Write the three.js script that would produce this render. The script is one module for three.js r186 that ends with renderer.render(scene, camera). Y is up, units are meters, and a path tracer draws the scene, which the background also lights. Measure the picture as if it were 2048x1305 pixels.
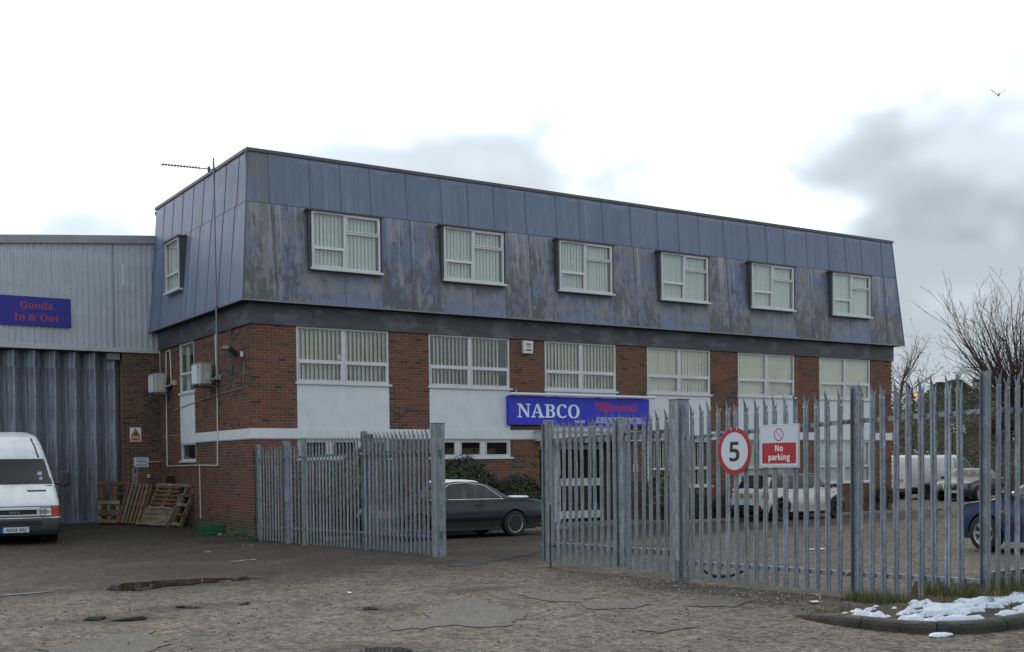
import * as THREE from 'three';
import { mergeGeometries } from 'three/addons/utils/BufferGeometryUtils.js';
import { RoundedBoxGeometry } from 'three/addons/geometries/RoundedBoxGeometry.js';

const V = (x, y, z) => new THREE.Vector3(x, y, z);
const scene = new THREE.Scene();

// ---------------------------------------------------------------- camera (shift lens: verticals kept upright)
const YAW = 0.5787, PITCH = -0.0273, ROLL = -0.0114, FPX = 2314.19, CYPX = 992.034;
const camera = new THREE.PerspectiveCamera(2 * Math.atan(CYPX / FPX) * 180 / Math.PI, 2048 / (2 * CYPX), 0.1, 900);
const CAM = V(-10.1333, 1.8032, 27.0076);
{
  const fw = V(Math.sin(YAW) * Math.cos(PITCH), Math.sin(PITCH), -Math.cos(YAW) * Math.cos(PITCH));
  const rt = V(Math.cos(YAW), 0, Math.sin(YAW)), up0 = rt.clone().cross(fw);
  const up = rt.clone().multiplyScalar(-Math.sin(ROLL)).addScaledVector(up0, Math.cos(ROLL));
  camera.position.copy(CAM);
  camera.up.copy(up);
  camera.lookAt(CAM.clone().add(fw));
  camera.setViewOffset(2048, 2 * CYPX, 0, 0, 2048, 1305);
  camera.updateProjectionMatrix();
}

// ---------------------------------------------------------------- seeded random and noise
function rng(seed) { let s = seed >>> 0; return () => { s = (s + 0x6d2b79f5) | 0; let t = Math.imul(s ^ (s >>> 15), 1 | s); t = (t + Math.imul(t ^ (t >>> 7), 61 | t)) ^ t; return ((t ^ (t >>> 14)) >>> 0) / 4294967296; }; }
const hash2 = (x, y, s = 0) => { let h = Math.imul(x | 0, 374761393) + Math.imul(y | 0, 668265263) + Math.imul(s | 0, 974634777); h = Math.imul(h ^ (h >>> 13), 1274126177); return ((h ^ (h >>> 16)) >>> 0) / 4294967296; };
const mod = (a, n) => ((a % n) + n) % n;
function vnoise(x, y, s = 0, px = 0, py = 0) {     // value noise, 0..1, periodic when px / py are given
  const x0 = Math.floor(x), y0 = Math.floor(y), fx = x - x0, fy = y - y0, u = fx * fx * (3 - 2 * fx), v = fy * fy * (3 - 2 * fy);
  const X = (i) => (px ? mod(i, px) : i), Y = (i) => (py ? mod(i, py) : i);
  const a = hash2(X(x0), Y(y0), s), b = hash2(X(x0 + 1), Y(y0), s), c = hash2(X(x0), Y(y0 + 1), s), d = hash2(X(x0 + 1), Y(y0 + 1), s);
  return a + (b - a) * u + (c - a) * v + (a - b - c + d) * u * v;
}
function fbm(x, y, oct = 4, s = 0, px = 0, py = 0) { let a = 0, w = 0.5, n = 0; for (let i = 0; i < oct; i++) { a += w * vnoise(x, y, s + i * 17, px, py); n += w; x *= 2; y *= 2; px *= 2; py *= 2; w *= 0.5; } return a / n; }
const clamp = (x, a = 0, b = 1) => Math.min(b, Math.max(a, x));
const lerp = (a, b, t) => a + (b - a) * t;
const smooth = (a, b, x) => { const t = clamp((x - a) / (b - a)); return t * t * (3 - 2 * t); };
const mix3 = (a, b, t) => [lerp(a[0], b[0], t), lerp(a[1], b[1], t), lerp(a[2], b[2], t)];

// ---------------------------------------------------------------- sky: bright broken overcast, the sun veiled behind the roof
{
  const w = 1024, h = 512, d = new Float32Array(w * h * 4);
  for (let j = 0; j < h; j++) for (let i = 0; i < w; i++) {
    const el = ((j + 0.5) / h - 0.5) * Math.PI;                 // row 0 is straight down
    const az = ((i + 0.5) / w - 0.5) * 2 * Math.PI;             // three.js: u = atan2(z, x) / 2pi + 0.5
    const x = Math.cos(az) * Math.cos(el), z = Math.sin(az) * Math.cos(el), y = Math.sin(el);
    let a = Math.atan2(x, -z) - YAW; a = Math.atan2(Math.sin(a), Math.cos(a));   // degrees right of the view
    const A = a * 57.2958, E = el * 57.2958;
    const sx = x / (Math.abs(y) + 0.35), sz = z / (Math.abs(y) + 0.35);
    const n = fbm(sx * 2.2 + 7, sz * 2.2 + 3, 5, 5);
    const glow = Math.exp(-((A + 8) ** 2 / (2 * 62 ** 2) + (E - 34) ** 2 / (2 * 36 ** 2)));
    let L = 0.80 + 0.72 * glow + 0.18 * (n - 0.5);
    // grey cloud banks: a tall one rising to the right, a low one above the roof, a scrap at the left
    const cn = fbm(A * 0.13 + 3, E * 0.26 + 1, 5, 77), c2 = fbm(A * 0.30 + 9, E * 0.55, 4, 91);
    const right = smooth(-1.5, 5.0, (A - 9.5) * 0.8 - (E - 12) * 0.8 + 15 * (cn - 0.5) + 8 * (c2 - 0.5)) * smooth(20, 14.5, E + 7 * (c2 - 0.5)) * smooth(95, 45, A);
    const mid = smooth(-0.3, 0.9, 1 - ((A + 2.2) / 11.5) ** 2 - ((E - 13.0) / 4.2) ** 2 + 2.4 * (cn - 0.5) + 2.0 * (c2 - 0.5));
    const left = smooth(-0.2, 0.8, 1 - ((A + 19.2) / 3.6) ** 2 - ((E - 9.8) / 2.6) ** 2 + 1.8 * (cn - 0.5));
    const tone = lerp(0.72 + 0.34 * (c2 - 0.5), 0.46 + 0.36 * (c2 - 0.5) + 0.20 * smooth(0.52, 0.70, cn) + 0.014 * clamp(E - 7, 0, 14), smooth(0.0, 0.5, right));
    const bank = clamp(Math.max(right * 0.95, 0.95 * mid, 0.85 * left));
    L = lerp(L, tone, bank);
    const blue = (0.62 + 0.04 * right) * bank + 0.85 * smooth(1.25, 0.8, L) * (1 - bank);
    let c = [L * (1 - 0.22 * blue), L * (1 - 0.06 * blue), L * (1 + 0.09 * blue)];
    if (E < 0) c = mix3(c, [0.16, 0.15, 0.14], smooth(0, -4, E));
    const o = (j * w + i) * 4; d[o] = c[0]; d[o + 1] = c[1]; d[o + 2] = c[2]; d[o + 3] = 1;
  }
  const t = new THREE.DataTexture(d, w, h, THREE.RGBAFormat, THREE.FloatType);
  t.mapping = THREE.EquirectangularReflectionMapping; t.magFilter = THREE.LinearFilter; t.minFilter = THREE.LinearFilter; t.needsUpdate = true;
  scene.background = t; scene.environment = t;
}
// ---------------------------------------------------------------- veiled sun, behind the building
const sun = new THREE.DirectionalLight(new THREE.Color(1, 0.95, 0.87), 0.8);
{
  const az = YAW - 0.14, el = 34 / 57.2958;
  sun.position.set(Math.sin(az) * Math.cos(el) * 120, Math.sin(el) * 120, -Math.cos(az) * Math.cos(el) * 120);
  sun.castShadow = true; sun.shadow.radius = 26; sun.shadow.mapSize.set(2048, 2048);
  Object.assign(sun.shadow.camera, { left: -70, right: 70, top: 70, bottom: -70, near: 1, far: 320 });
  scene.add(sun, sun.target);
}
const renderer = new THREE.WebGLRenderer({ antialias: true });
renderer.setSize(1024, 652);
renderer.toneMapping = THREE.LinearToneMapping;
renderer.toneMappingExposure = 1.12;
renderer.shadowMap.enabled = true;

// ---------------------------------------------------------------- building blocks
const taken = new Map();
const numbered = (n) => { const k = taken.get(n) ?? 0; taken.set(n, k + 1); return k ? `${n}_${String(k).padStart(3, '0')}` : n; };
function thing(name, label, category, pos = [0, 0, 0], turn = 0, group) {
  const o = new THREE.Group(); o.name = numbered(name); scene.add(o);
  o.position.set(...pos); o.rotation.y = turn; o.userData = { label, category };
  if (group) o.userData.group = group;
  return o;
}
function part(name, geo, mat, parent) {
  const m = new THREE.Mesh(Array.isArray(geo) ? join(geo) : geo, mat); m.name = name; m.castShadow = m.receiveShadow = true;
  parent.add(m); return m;
}
function structure(name, geo, mat, label) {
  const m = part(numbered(name), geo, mat, scene); m.userData.kind = 'structure'; if (label) m.userData.label = label; return m;
}
function solo(name, geo, mat, label, category, group) {
  const m = part(numbered(name), geo, mat, scene); m.userData = { label, category }; if (group) m.userData.group = group; return m;
}
function join(list) {
  const l = list.map((g) => { let q = g.index ? g.toNonIndexed() : g; q = q.clone(); for (const k of Object.keys(q.attributes)) if (!['position', 'normal', 'uv'].includes(k)) q.deleteAttribute(k); if (!q.attributes.uv) q.setAttribute('uv', new THREE.BufferAttribute(new Float32Array(q.attributes.position.count * 2), 2)); if (!q.attributes.normal) q.computeVertexNormals(); return q; });
  return l.length === 1 ? l[0] : mergeGeometries(l);
}
function triUV(g) {                                  // uv in metres, by the way each face points
  const p = g.attributes.position, n = g.attributes.normal, uv = new Float32Array(p.count * 2);
  for (let i = 0; i < p.count; i++) {
    const ax = Math.abs(n.getX(i)), ay = Math.abs(n.getY(i)), az = Math.abs(n.getZ(i));
    if (ay > ax && ay > az) { uv[2 * i] = p.getX(i); uv[2 * i + 1] = p.getZ(i); }
    else if (ax > az) { uv[2 * i] = p.getZ(i); uv[2 * i + 1] = p.getY(i); }
    else { uv[2 * i] = p.getX(i); uv[2 * i + 1] = p.getY(i); }
  }
  g.setAttribute('uv', new THREE.BufferAttribute(uv, 2)); return g;
}
const box = (w, h, d, x = 0, y = 0, z = 0) => triUV(new THREE.BoxGeometry(w, h, d).translate(x, y, z));
const box2 = (x0, x1, y0, y1, z0, z1) => box(Math.abs(x1 - x0), Math.abs(y1 - y0), Math.abs(z1 - z0), (x0 + x1) / 2, (y0 + y1) / 2, (z0 + z1) / 2);
const rbox = (w, h, d, r, x = 0, y = 0, z = 0) => triUV(new RoundedBoxGeometry(w, h, d, 2, r).translate(x, y, z));
const cyl = (r0, r1, h, x = 0, y = 0, z = 0, n = 12) => new THREE.CylinderGeometry(r1, r0, h, n).translate(x, y, z);
const tube = (pts, r, n = 6, seg = 0) => new THREE.TubeGeometry(pts.length === 2 ? new THREE.LineCurve3(V(...pts[0]), V(...pts[1])) : new THREE.CatmullRomCurve3(pts.map((p) => V(...p)), false, 'catmullrom', 0.15), seg || Math.max(1, (pts.length - 1) * 4), r, n);
function rod(a, b, r0, r1 = r0, n = 6) {             // tapered bar between two points
  const A = V(...a), B = V(...b), d = B.clone().sub(A), g = new THREE.CylinderGeometry(r1, r0, d.length(), n, 1, true);
  g.applyQuaternion(new THREE.Quaternion().setFromUnitVectors(V(0, 1, 0), d.normalize())); return g.translate((A.x + B.x) / 2, (A.y + B.y) / 2, (A.z + B.z) / 2);
}
function prism(points, depth, bevel = 0) {           // outline in x/y extruded along +z
  const g = new THREE.ExtrudeGeometry(new THREE.Shape(points.map((p) => new THREE.Vector2(...p))), { depth, bevelEnabled: bevel > 0, bevelSize: bevel, bevelThickness: bevel, bevelSegments: 2, curveSegments: 8 });
  return triUV(g);
}
function sheetWithHoles(outline, holes, depth) {
  const s = new THREE.Shape(outline.map((p) => new THREE.Vector2(...p)));
  for (const [x0, x1, y0, y1] of holes) s.holes.push(new THREE.Path([[x0, y0], [x0, y1], [x1, y1], [x1, y0]].map((p) => new THREE.Vector2(...p))));
  return triUV(new THREE.ExtrudeGeometry(s, { depth, bevelEnabled: false }));
}
// ---------------------------------------------------------------- textures
function tex(w, h, fn, srgb = true) {
  const d = new Uint8Array(w * h * 4);
  for (let j = 0; j < h; j++) for (let i = 0; i < w; i++) { const c = fn(i, j, i / w, j / h), o = (j * w + i) * 4; for (let k = 0; k < 3; k++) d[o + k] = clamp(Array.isArray(c) ? c[k] : c) * 255; d[o + 3] = 255; }
  const t = new THREE.DataTexture(d, w, h); t.wrapS = t.wrapT = THREE.RepeatWrapping; t.magFilter = THREE.LinearFilter; t.minFilter = THREE.LinearMipmapLinearFilter; t.generateMipmaps = true;
  if (srgb) t.colorSpace = THREE.SRGBColorSpace; t.needsUpdate = true; return t;
}
const toS = (c) => (c <= 0.0031308 ? 12.92 * c : 1.055 * c ** (1 / 2.4) - 0.055);
const lin3 = (c) => [toS(c[0]), toS(c[1]), toS(c[2])];
const C = (r, g, b) => new THREE.Color().setRGB(r, g, b);
function canvasTex(w, h, draw) {
  const c = document.createElement('canvas'); c.width = w; c.height = h; draw(c.getContext('2d'), w, h);
  const t = new THREE.CanvasTexture(c); t.colorSpace = THREE.SRGBColorSpace; return t;
}
const mat = (r, g, b, rough = 0.8, extra = {}) => new THREE.MeshStandardMaterial({ color: C(r, g, b), roughness: rough, ...extra });
const sized = (t, s, s2 = s) => { const q = t.clone(); q.repeat.set(1 / s, 1 / s2); q.needsUpdate = true; return q; };

const T = {};
T.grain = tex(256, 256, (i, j) => { const v = 0.80 + 0.22 * fbm(i / 8, j / 8, 3, 3, 32, 32) + 0.16 * (hash2(i, j, 8) - 0.5) - 0.04; return [v, v, v]; });
T.galv = tex(512, 512, (i, j) => {                   // zinc spangle
  const n = fbm(i / 10, j / 16, 3, 31, 51.2, 32), m = fbm(i / 64, j / 128, 3, 41, 8, 4), s = hash2(i >> 1, j >> 2, 3) > 0.985 ? 0.12 : 0; const v = 0.66 + 0.34 * (n - 0.5) + 0.26 * (m - 0.5) + s; return [v * 0.97, v, v * 1.03];
});
T.paintDirt = tex(512, 512, (i, j) => { const n = fbm(i / 90, j / 40, 4, 61, 0, 0), s = fbm(i / 7, j / 60, 3, 71), v = 0.93 + 0.10 * (n - 0.5) + 0.07 * (s - 0.5); return [v, v * 0.997, v * 0.985]; });
T.renderDirt = tex(512, 512, (i, j) => { const n = fbm(i / 70, j / 70, 4, 61), s = fbm(i / 5, j / 140, 4, 71), g = smooth(0.58, 0.8, fbm(i / 18, j / 60, 4, 75)), v = 0.94 + 0.06 * (n - 0.5) + 0.045 * (s - 0.5); return [v * (1 - 0.025 * g), v * (0.997 - 0.02 * g), v * (0.985 - 0.035 * g)]; });
T.wood = tex(256, 256, (i, j) => { const n = fbm(i / 80, j / 3.2, 4, 91), k = fbm(i / 40, j / 22, 3, 97), v = 0.62 + 0.5 * (n - 0.5) + 0.5 * (k - 0.5); return [v, v * 0.97, v * 0.93]; });

const MAT = {
  white: mat(0.72, 0.74, 0.76, 0.5, { map: sized(T.paintDirt, 2.1) }),
  render: mat(0.78, 0.81, 0.85, 0.85, { map: sized(T.renderDirt, 2.3), bumpMap: sized(T.grain, 0.35), bumpScale: 0.0012 }),
  galv: mat(0.62, 0.655, 0.675, 0.52, { metalness: 0.35, map: sized(T.galv, 0.5) }),
  galvDark: mat(0.36, 0.40, 0.44, 0.55, { metalness: 0.35, map: sized(T.galv, 0.6) }),
  dark: mat(0.02, 0.02, 0.022, 0.7), rubber: mat(0.018, 0.018, 0.019, 0.85), blackPlastic: mat(0.022, 0.023, 0.025, 0.5),
  glass: new THREE.MeshPhysicalMaterial({ color: C(0.93, 0.96, 0.95), roughness: 0.02, transmission: 1, thickness: 0, ior: 1.52 }),
  carGlass: new THREE.MeshPhysicalMaterial({ color: C(0.62, 0.72, 0.72), roughness: 0.02, transmission: 1, thickness: 0, ior: 1.5 }),
  chrome: mat(0.7, 0.7, 0.7, 0.18, { metalness: 1 }),
  interior: mat(0.16, 0.15, 0.14, 0.95), carpet: mat(0.10, 0.10, 0.11, 0.95),
  blind: mat(0.84, 0.78, 0.56, 0.9, { map: sized(T.grain, 0.4) }), blindPale: mat(0.86, 0.85, 0.78, 0.9, { map: sized(T.grain, 0.4) }),
};
// height of the tarmac: a gentle fall from the road to the building, a slight rise to the goods door
const groundY = (x, z) => 0.0125 * clamp(z, 0, 22) + 0.033 * clamp(-z, 0, 8) * (1 - smooth(1, 4, x));
// ================================================================ office building
const Lb = 23.65, Db = 7.6, YBB = 2.51, YBT = 2.75, YS = 5.30, BX0 = 1.167, BP = 3.754, BW = 2.553;
const WIN_Y0 = 3.91, WIN_Y1 = 5.285;
const bays = [0, 1, 2, 3, 4, 5].map((k) => BX0 + k * BP);
const office = thing('office_building', 'three storey brick office block with grey lead mansard roof and white window bands', 'office building');

// slab with four free corners (bottom left, bottom right, top right, top left as seen from outside), softly buckled face
function slab(bl, br, tr, tl, thick, uvOf, buckle = 0, n = 1, seed = 0) {
  const P = [bl, br, tr, tl].map((p) => V(...p)), N = P[1].clone().sub(P[0]).cross(P[3].clone().sub(P[0])).normalize();
  const pos = [], uv = [], at = (u, v) => P[0].clone().multiplyScalar((1 - u) * (1 - v)).addScaledVector(P[1], u * (1 - v)).addScaledVector(P[2], u * v).addScaledVector(P[3], (1 - u) * v);
  const f = (u, v) => { const p = at(u, v), b = buckle * Math.sin(Math.PI * u) * Math.sin(Math.PI * v) * (2 * fbm(u * 2.3 + seed * 7.1, v * 2.7 + seed * 3.3, 2, 9) - 0.7); return p.addScaledVector(N, b); };
  const tri = (...l) => { for (const [p, q] of l) { pos.push(p.x, p.y, p.z); uv.push(...uvOf(q)); } };
  for (let i = 0; i < n; i++) for (let j = 0; j < n; j++) {
    const c = [[i, j], [i + 1, j], [i + 1, j + 1], [i, j + 1]].map(([a, b]) => { const p = f(a / n, b / n); return [p, p]; });
    tri(c[0], c[1], c[2], c[0], c[2], c[3]);
  }
  const B = P.map((p) => p.clone().addScaledVector(N, -thick));
  for (let k = 0; k < 4; k++) { const a = P[k], b = P[(k + 1) % 4], c = B[(k + 1) % 4], d = B[k]; tri([a, a], [d, d], [c, c], [a, a], [c, c], [b, b]); }
  tri([B[0], B[0]], [B[2], B[2]], [B[1], B[1]], [B[0], B[0]], [B[3], B[3]], [B[2], B[2]]);
  const g = new THREE.BufferGeometry();
  g.setAttribute('position', new THREE.Float32BufferAttribute(pos, 3)); g.setAttribute('uv', new THREE.Float32BufferAttribute(uv, 2)); g.computeVertexNormals(); return g;
}
// ---------------------------------------------------------------- bricks
const brickTints = [[0.240, 0.090, 0.056], [0.212, 0.083, 0.054], [0.185, 0.080, 0.054], [0.165, 0.090, 0.060], [0.122, 0.080, 0.060], [0.070, 0.055, 0.048], [0.270, 0.114, 0.066], [0.205, 0.110, 0.072], [0.098, 0.088, 0.056]];
const brickMats = brickTints.map((c) => mat(...c, 0.9, { map: T.grain }));
const brickMass = mat(1, 1, 1, 0.9, { map: T.grain });
const brickGeo = new THREE.BoxGeometry(1, 1, 1);
MAT.mortar = mat(0.52, 0.375, 0.235, 0.95, { map: sized(T.grain, 0.5) });
function courses(list, spans, y0, y1, place, seed, algae = () => 0) {   // spans(y) -> [[a, b], ...] along the wall
  const r = rng(seed); let k = 0;
  for (let y = y0; y < y1 - 0.03; y += 0.075, k++) for (const [a, b] of spans(y + 0.037)) {
    for (let s = a - (k % 2 ? 0.1125 : 0); s < b - 0.02; s += 0.225) {
      const s0 = Math.max(s, a) + 0.005, s1 = Math.min(s + 0.215, b) - (s + 0.215 > b ? 0.002 : 0); if (s1 - s0 < 0.03) continue;
      const h = Math.min(0.065, y1 - y - 0.002), cluster = fbm(s * 0.9 + seed, y * 1.3, 3, seed);
      let q = r(), c = q < 0.30 ? 0 : q < 0.52 ? 1 : q < 0.68 ? 2 : q < 0.78 ? 3 : q < 0.86 ? 4 : q < 0.90 ? 5 : q < 0.93 ? 6 : 7;
      if (cluster < 0.42 && r() < 0.5) c = 3 + Math.floor(r() * 3);
      if (algae(s, y) > r()) c = 8;
      list.push({ ...place((s0 + s1) / 2, y + 0.005 + h / 2, (r() - 0.5) * 0.004), w: s1 - s0, h, c });
    }
  }
}
function layBricks(list, wall, most) {
  list.forEach((b) => { b.d = CAM.distanceTo(V(b.x, b.y, b.z)); }); list.sort((a, b) => a.d - b.d);
  const put = (o, b) => { o.position.set(b.x, b.y, b.z); o.rotation.y = b.turn; o.scale.set(b.w, b.h, 0.1); };
  list.slice(0, most).forEach((b) => put(part('brick', brickGeo, brickMats[b.c], wall), b));
  const rest = list.slice(most), im = new THREE.InstancedMesh(brickGeo, brickMass, rest.length), o = new THREE.Object3D(), rr = rng(77);
  rest.forEach((b, i) => { put(o, b); o.updateMatrix(); im.setMatrixAt(i, o.matrix); const t = brickTints[b.c], k = 0.92 + 0.16 * rr(); im.setColorAt(i, C(t[0] * k, t[1] * k, t[2] * k)); });
  im.name = 'brickwork'; im.userData.kind = 'stuff'; im.castShadow = im.receiveShadow = true; wall.add(im);
}
const subtract = (a, b, holes) => { let out = [[a, b]]; for (const [h0, h1] of holes) out = out.flatMap(([p, q]) => (h1 <= p || h0 >= q ? [[p, q]] : [[p, h0], [h1, q]].filter(([m, n]) => n - m > 0.01))); return out; };
const STRIP = [2.005, 2.49], FULL = [1.06, 2.49], ENT = [8.45, 11.72];
const lowHoles = [[bays[0], bays[0] + BW, ...STRIP], [bays[1], bays[1] + BW, ...STRIP], [...ENT, -0.2, 2.45], [bays[3], bays[3] + BW, ...FULL], [bays[4], bays[4] + BW, ...FULL], [bays[5], bays[5] + BW, ...FULL]];
const upHoles = bays.map((x) => [x, x + BW, WIN_Y0, WIN_Y1]);
const SW = [-5.66, -4.37];                           // the window column of the end wall (z)
{
  const front = new THREE.Group(); front.name = 'front_wall'; office.add(front);
  part('mortar_backing', sheetWithHoles([[0.012, -0.3], [Lb - 0.012, -0.3], [Lb - 0.012, 5.9], [0.012, 5.9]], [...lowHoles.filter((h) => h[2] > 0), [...ENT, -0.2, 2.45], ...upHoles], 0.2).translate(0, 0, -0.2075), MAT.mortar, front);
  const list = [], place = (s, y, j) => ({ x: s, y, z: -0.05 + j, turn: 0 });
  courses(list, () => subtract(0, Lb, bays.map((x) => [x, x + BW])), YBT, YS, place, 11);
  courses(list, (y) => subtract(0, Lb, lowHoles.filter((h) => y > h[2] - 0.02).map((h) => [h[0], h[1]])), YBB - 36 * 0.075, YBB, place, 12, (s, y) => smooth(0.5, 0.05, y) * 0.7);
  layBricks(list, front, 190);
  const side = new THREE.Group(); side.name = 'end_wall'; office.add(side);
  part('mortar_backing', sheetWithHoles([[-Db, -0.3], [-0.22, -0.3], [-0.22, 5.9], [-Db, 5.9]], [[...SW, WIN_Y0, WIN_Y1], [...SW, ...STRIP]], 0.2).rotateY(-Math.PI / 2).translate(0.2075, 0, 0), MAT.mortar, side);
  const l2 = [], pl2 = (s, y, j) => ({ x: 0.05 + j, y, z: s, turn: Math.PI / 2 });
  courses(l2, () => subtract(-Db, -0.1025, [SW]), YBT, YS, pl2, 13);
  courses(l2, () => [[-Db, SW[0]]], YBB, YBT - 0.01, pl2, 15);
  courses(l2, (y) => subtract(-Db, -0.1025, y > STRIP[0] - 0.02 ? [SW] : []), YBB - 36 * 0.075, YBB, pl2, 14, (s, y) => smooth(0.75, 0.1, y + 0.8 * (fbm(s * 1.6, y * 2, 3, 8) - 0.5)) * 0.9);
  layBricks(l2, side, 110);
  // inside: closed shell, floors
  part('rear_wall', box2(0.2, Lb - 0.2, -0.3, 9.3, -Db + 0.02, -Db - 0.2), MAT.interior, office);
  part('right_wall', box2(Lb - 0.215, Lb - 0.012, -0.3, 5.9, -Db + 0.02, -0.215), MAT.mortar, office);
  part('floor_slab', [box2(0.22, Lb - 0.22, 2.5, 2.78, -Db + 0.03, -0.22), box2(0.22, Lb - 0.22, 5.45, 5.80, -Db + 0.03, -0.22)], MAT.carpet, office);
  for (const x of [bays[1] - 0.6, bays[2] - 0.6, bays[3] - 0.6, bays[4] - 0.6]) part('partition', [box2(x - 0.05, x + 0.05, 2.79, 5.44, -Db + 0.03, -0.9), box2(x - 0.05, x + 0.05, 0, 2.49, -Db + 0.03, -0.9)], MAT.interior, office);
  // white rendered panels and the band round the building
  for (const x of bays) part('rendered_panel', box2(x, x + BW, YBT - 0.002, WIN_Y0 - 0.03, -0.12, 0.006), MAT.render, office);
  part('white_band', [box2(-0.016, 8.28, YBB, YBT, -0.1, 0.016), box2(8.28, 11.95, YBB, YBT, -0.1, 0.016), box2(11.95, Lb + 0.016, YBB, YBT, -0.1, 0.016)], MAT.render, office);
  part('white_band', box2(-0.016, 0.09, YBB, YBT, -0.1005, SW[1]), MAT.render, office);
  part('rendered_panel', box2(-0.010, 0.1, YBB - 0.02, WIN_Y0 - 0.03, SW[1] + 0.001, SW[0]), MAT.render, office);
  part('band_drip', [box2(-0.022, Lb + 0.022, YBB - 0.03, YBB - 0.001, -0.05, 0.022), box2(-0.022, 0.05, YBB - 0.03, YBB - 0.001, -0.051, SW[1])], mat(0.30, 0.31, 0.33, 0.7), office);
}
// ---------------------------------------------------------------- windows
function windowUnit(w, h, o) {                       // local: x 0..w, y 0..h, outer face z = 0
  const g = new THREE.Group(); g.name = 'window'; office.add(g);
  const F = 0.044, bars = [box2(0, w, 0, F, -0.07, -0.004), box2(0, w, h - F, h, -0.07, -0.004), box2(0, F, F, h - F, -0.07, -0.006), box2(w - F, w, F, h - F, -0.07, -0.006)];
  for (const [x0, x1, y0, y1] of o.bars) bars.push(box2(x0, x1, y0, y1, -0.066, -0.008 - 0.002 * (x1 - x0 > y1 - y0)));
  part('frame', bars, MAT.white, g);
  for (const [x0, x1, y0, y1] of o.sash ?? []) part('sash', [box2(x0, x1, y0, y0 + 0.026, -0.05, 0.006), box2(x0, x1, y1 - 0.026, y1, -0.05, 0.006), box2(x0, x0 + 0.026, y0 + 0.026, y1 - 0.026, -0.05, 0.004), box2(x1 - 0.026, x1, y0 + 0.026, y1 - 0.026, -0.05, 0.004)], MAT.white, g);
  for (const [x0, x1, y0, y1] of o.panes) part('pane', box2(x0, x1, y0, y1, -0.044, -0.040), MAT.glass, g);
  if (o.sill !== 0) part('sill', box2(-0.05, w + 0.07, -0.055, -0.002, -0.1, 0.05), MAT.white, g);
  if (o.slats) {
    const [x0, x1, pitch, ang, mt, skip] = o.slats, r = rng(o.seed ?? 1), sg = new THREE.BoxGeometry(pitch * 1.04, h - 0.06, 0.002);
    for (let x = x0 + pitch / 2; x < x1; x += pitch) { if (skip && skip(x)) { r(); continue; } const s = part('blind_slat', sg, mt, g); s.position.set(x + (r() - 0.5) * 0.01, h / 2, -0.108); s.rotation.y = ang + (r() - 0.5) * 0.10; }
    part('blind_rail', box2(x0, x1, h - 0.035, h - 0.005, -0.15, -0.10), MAT.white, g);
  }
  return g;
}
bays.forEach((x, k) => {                              // first floor
  const h = WIN_Y1 - WIN_Y0, m0 = 1.225, m1 = 1.325, t0 = 0.50, t1 = 0.565;
  const g = windowUnit(BW, h, { bars: [[m0, m1, 0.05, h - 0.05], [0.05, m0, t0, t1], [m1, BW - 0.05, t0, t1]], sash: [[0.055, m0 - 0.005, 0.04, t0 - 0.003], [m1 + 0.005, BW - 0.055, 0.04, t0 - 0.003]],
    panes: [[0.05, m0, 0.05, t0], [m1, BW - 0.05, 0.05, t0], [0.05, m0, t1, h - 0.05], [m1, BW - 0.05, t1, h - 0.05]], seed: k + 3,
    slats: [k === 1 ? 0.16 : 0.05, BW - 0.05, 0.118, k === 0 ? 0.56 : k === 1 ? 0.66 : k === 2 ? 0.44 : 0.10 - 0.05 * (k - 3), MAT.blind, k === 1 ? ((q) => q > 2.33) : null] });
  g.position.set(x, WIN_Y0, 0);
});
{ // sticker in the first window
  const s = part('window_sticker', box2(1.11, 1.22, 0.60, 0.73, -0.039, -0.037), mat(0.5, 0.52, 0.52, 0.8), office.children.filter((c) => c.name === 'window')[0]); s.userData.label = 'small pale paper notice behind the glass';
}
lowHoles.forEach(([x0, x1, y0, y1], k) => {            // ground floor
  if (k === 2) return;
  const w = x1 - x0, h = y1 - y0; let g;
  if (k < 2) {
    const ms = k === 0 ? [[0.80, 0.94], [1.62, 1.74]] : [[0.80, 0.94], [1.61, 1.74]], edges = [0.05, ...ms.flat(), w - 0.06];
    g = windowUnit(w, h, { bars: ms.map(([a, b]) => [a, b, 0.05, h - 0.05]), panes: [0, 1, 2].map((i) => [edges[2 * i], edges[2 * i + 1], 0.05, h - 0.05]), sash: [0, 1, 2].map((i) => [edges[2 * i] + 0.01, edges[2 * i + 1] - 0.01, 0.045, h - 0.055]), seed: 20 + k });
  } else {
    const m0 = 1.15, m1 = 1.25, t0 = 0.51, t1 = 0.575;
    g = windowUnit(w, h, { bars: [[m0, m1, 0.05, h - 0.05], [0.05, m0, t0, t1], [m1, w - 0.05, t0, t1]], sash: [[m1 + 0.005, w - 0.055, t1 + 0.004, h - 0.04]], panes: [[0.05, m0, 0.05, t0], [m1, w - 0.05, 0.05, t0], [0.05, m0, t1, h - 0.05], [m1, w - 0.05, t1, h - 0.05]], seed: 30 + k,
      slats: [0.05, w - 0.05, 0.118, k === 3 ? 0.45 : 0.02, k === 3 ? MAT.blind : MAT.blindPale] });
  }
  g.position.set(x0, y0, 0);
});
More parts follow.
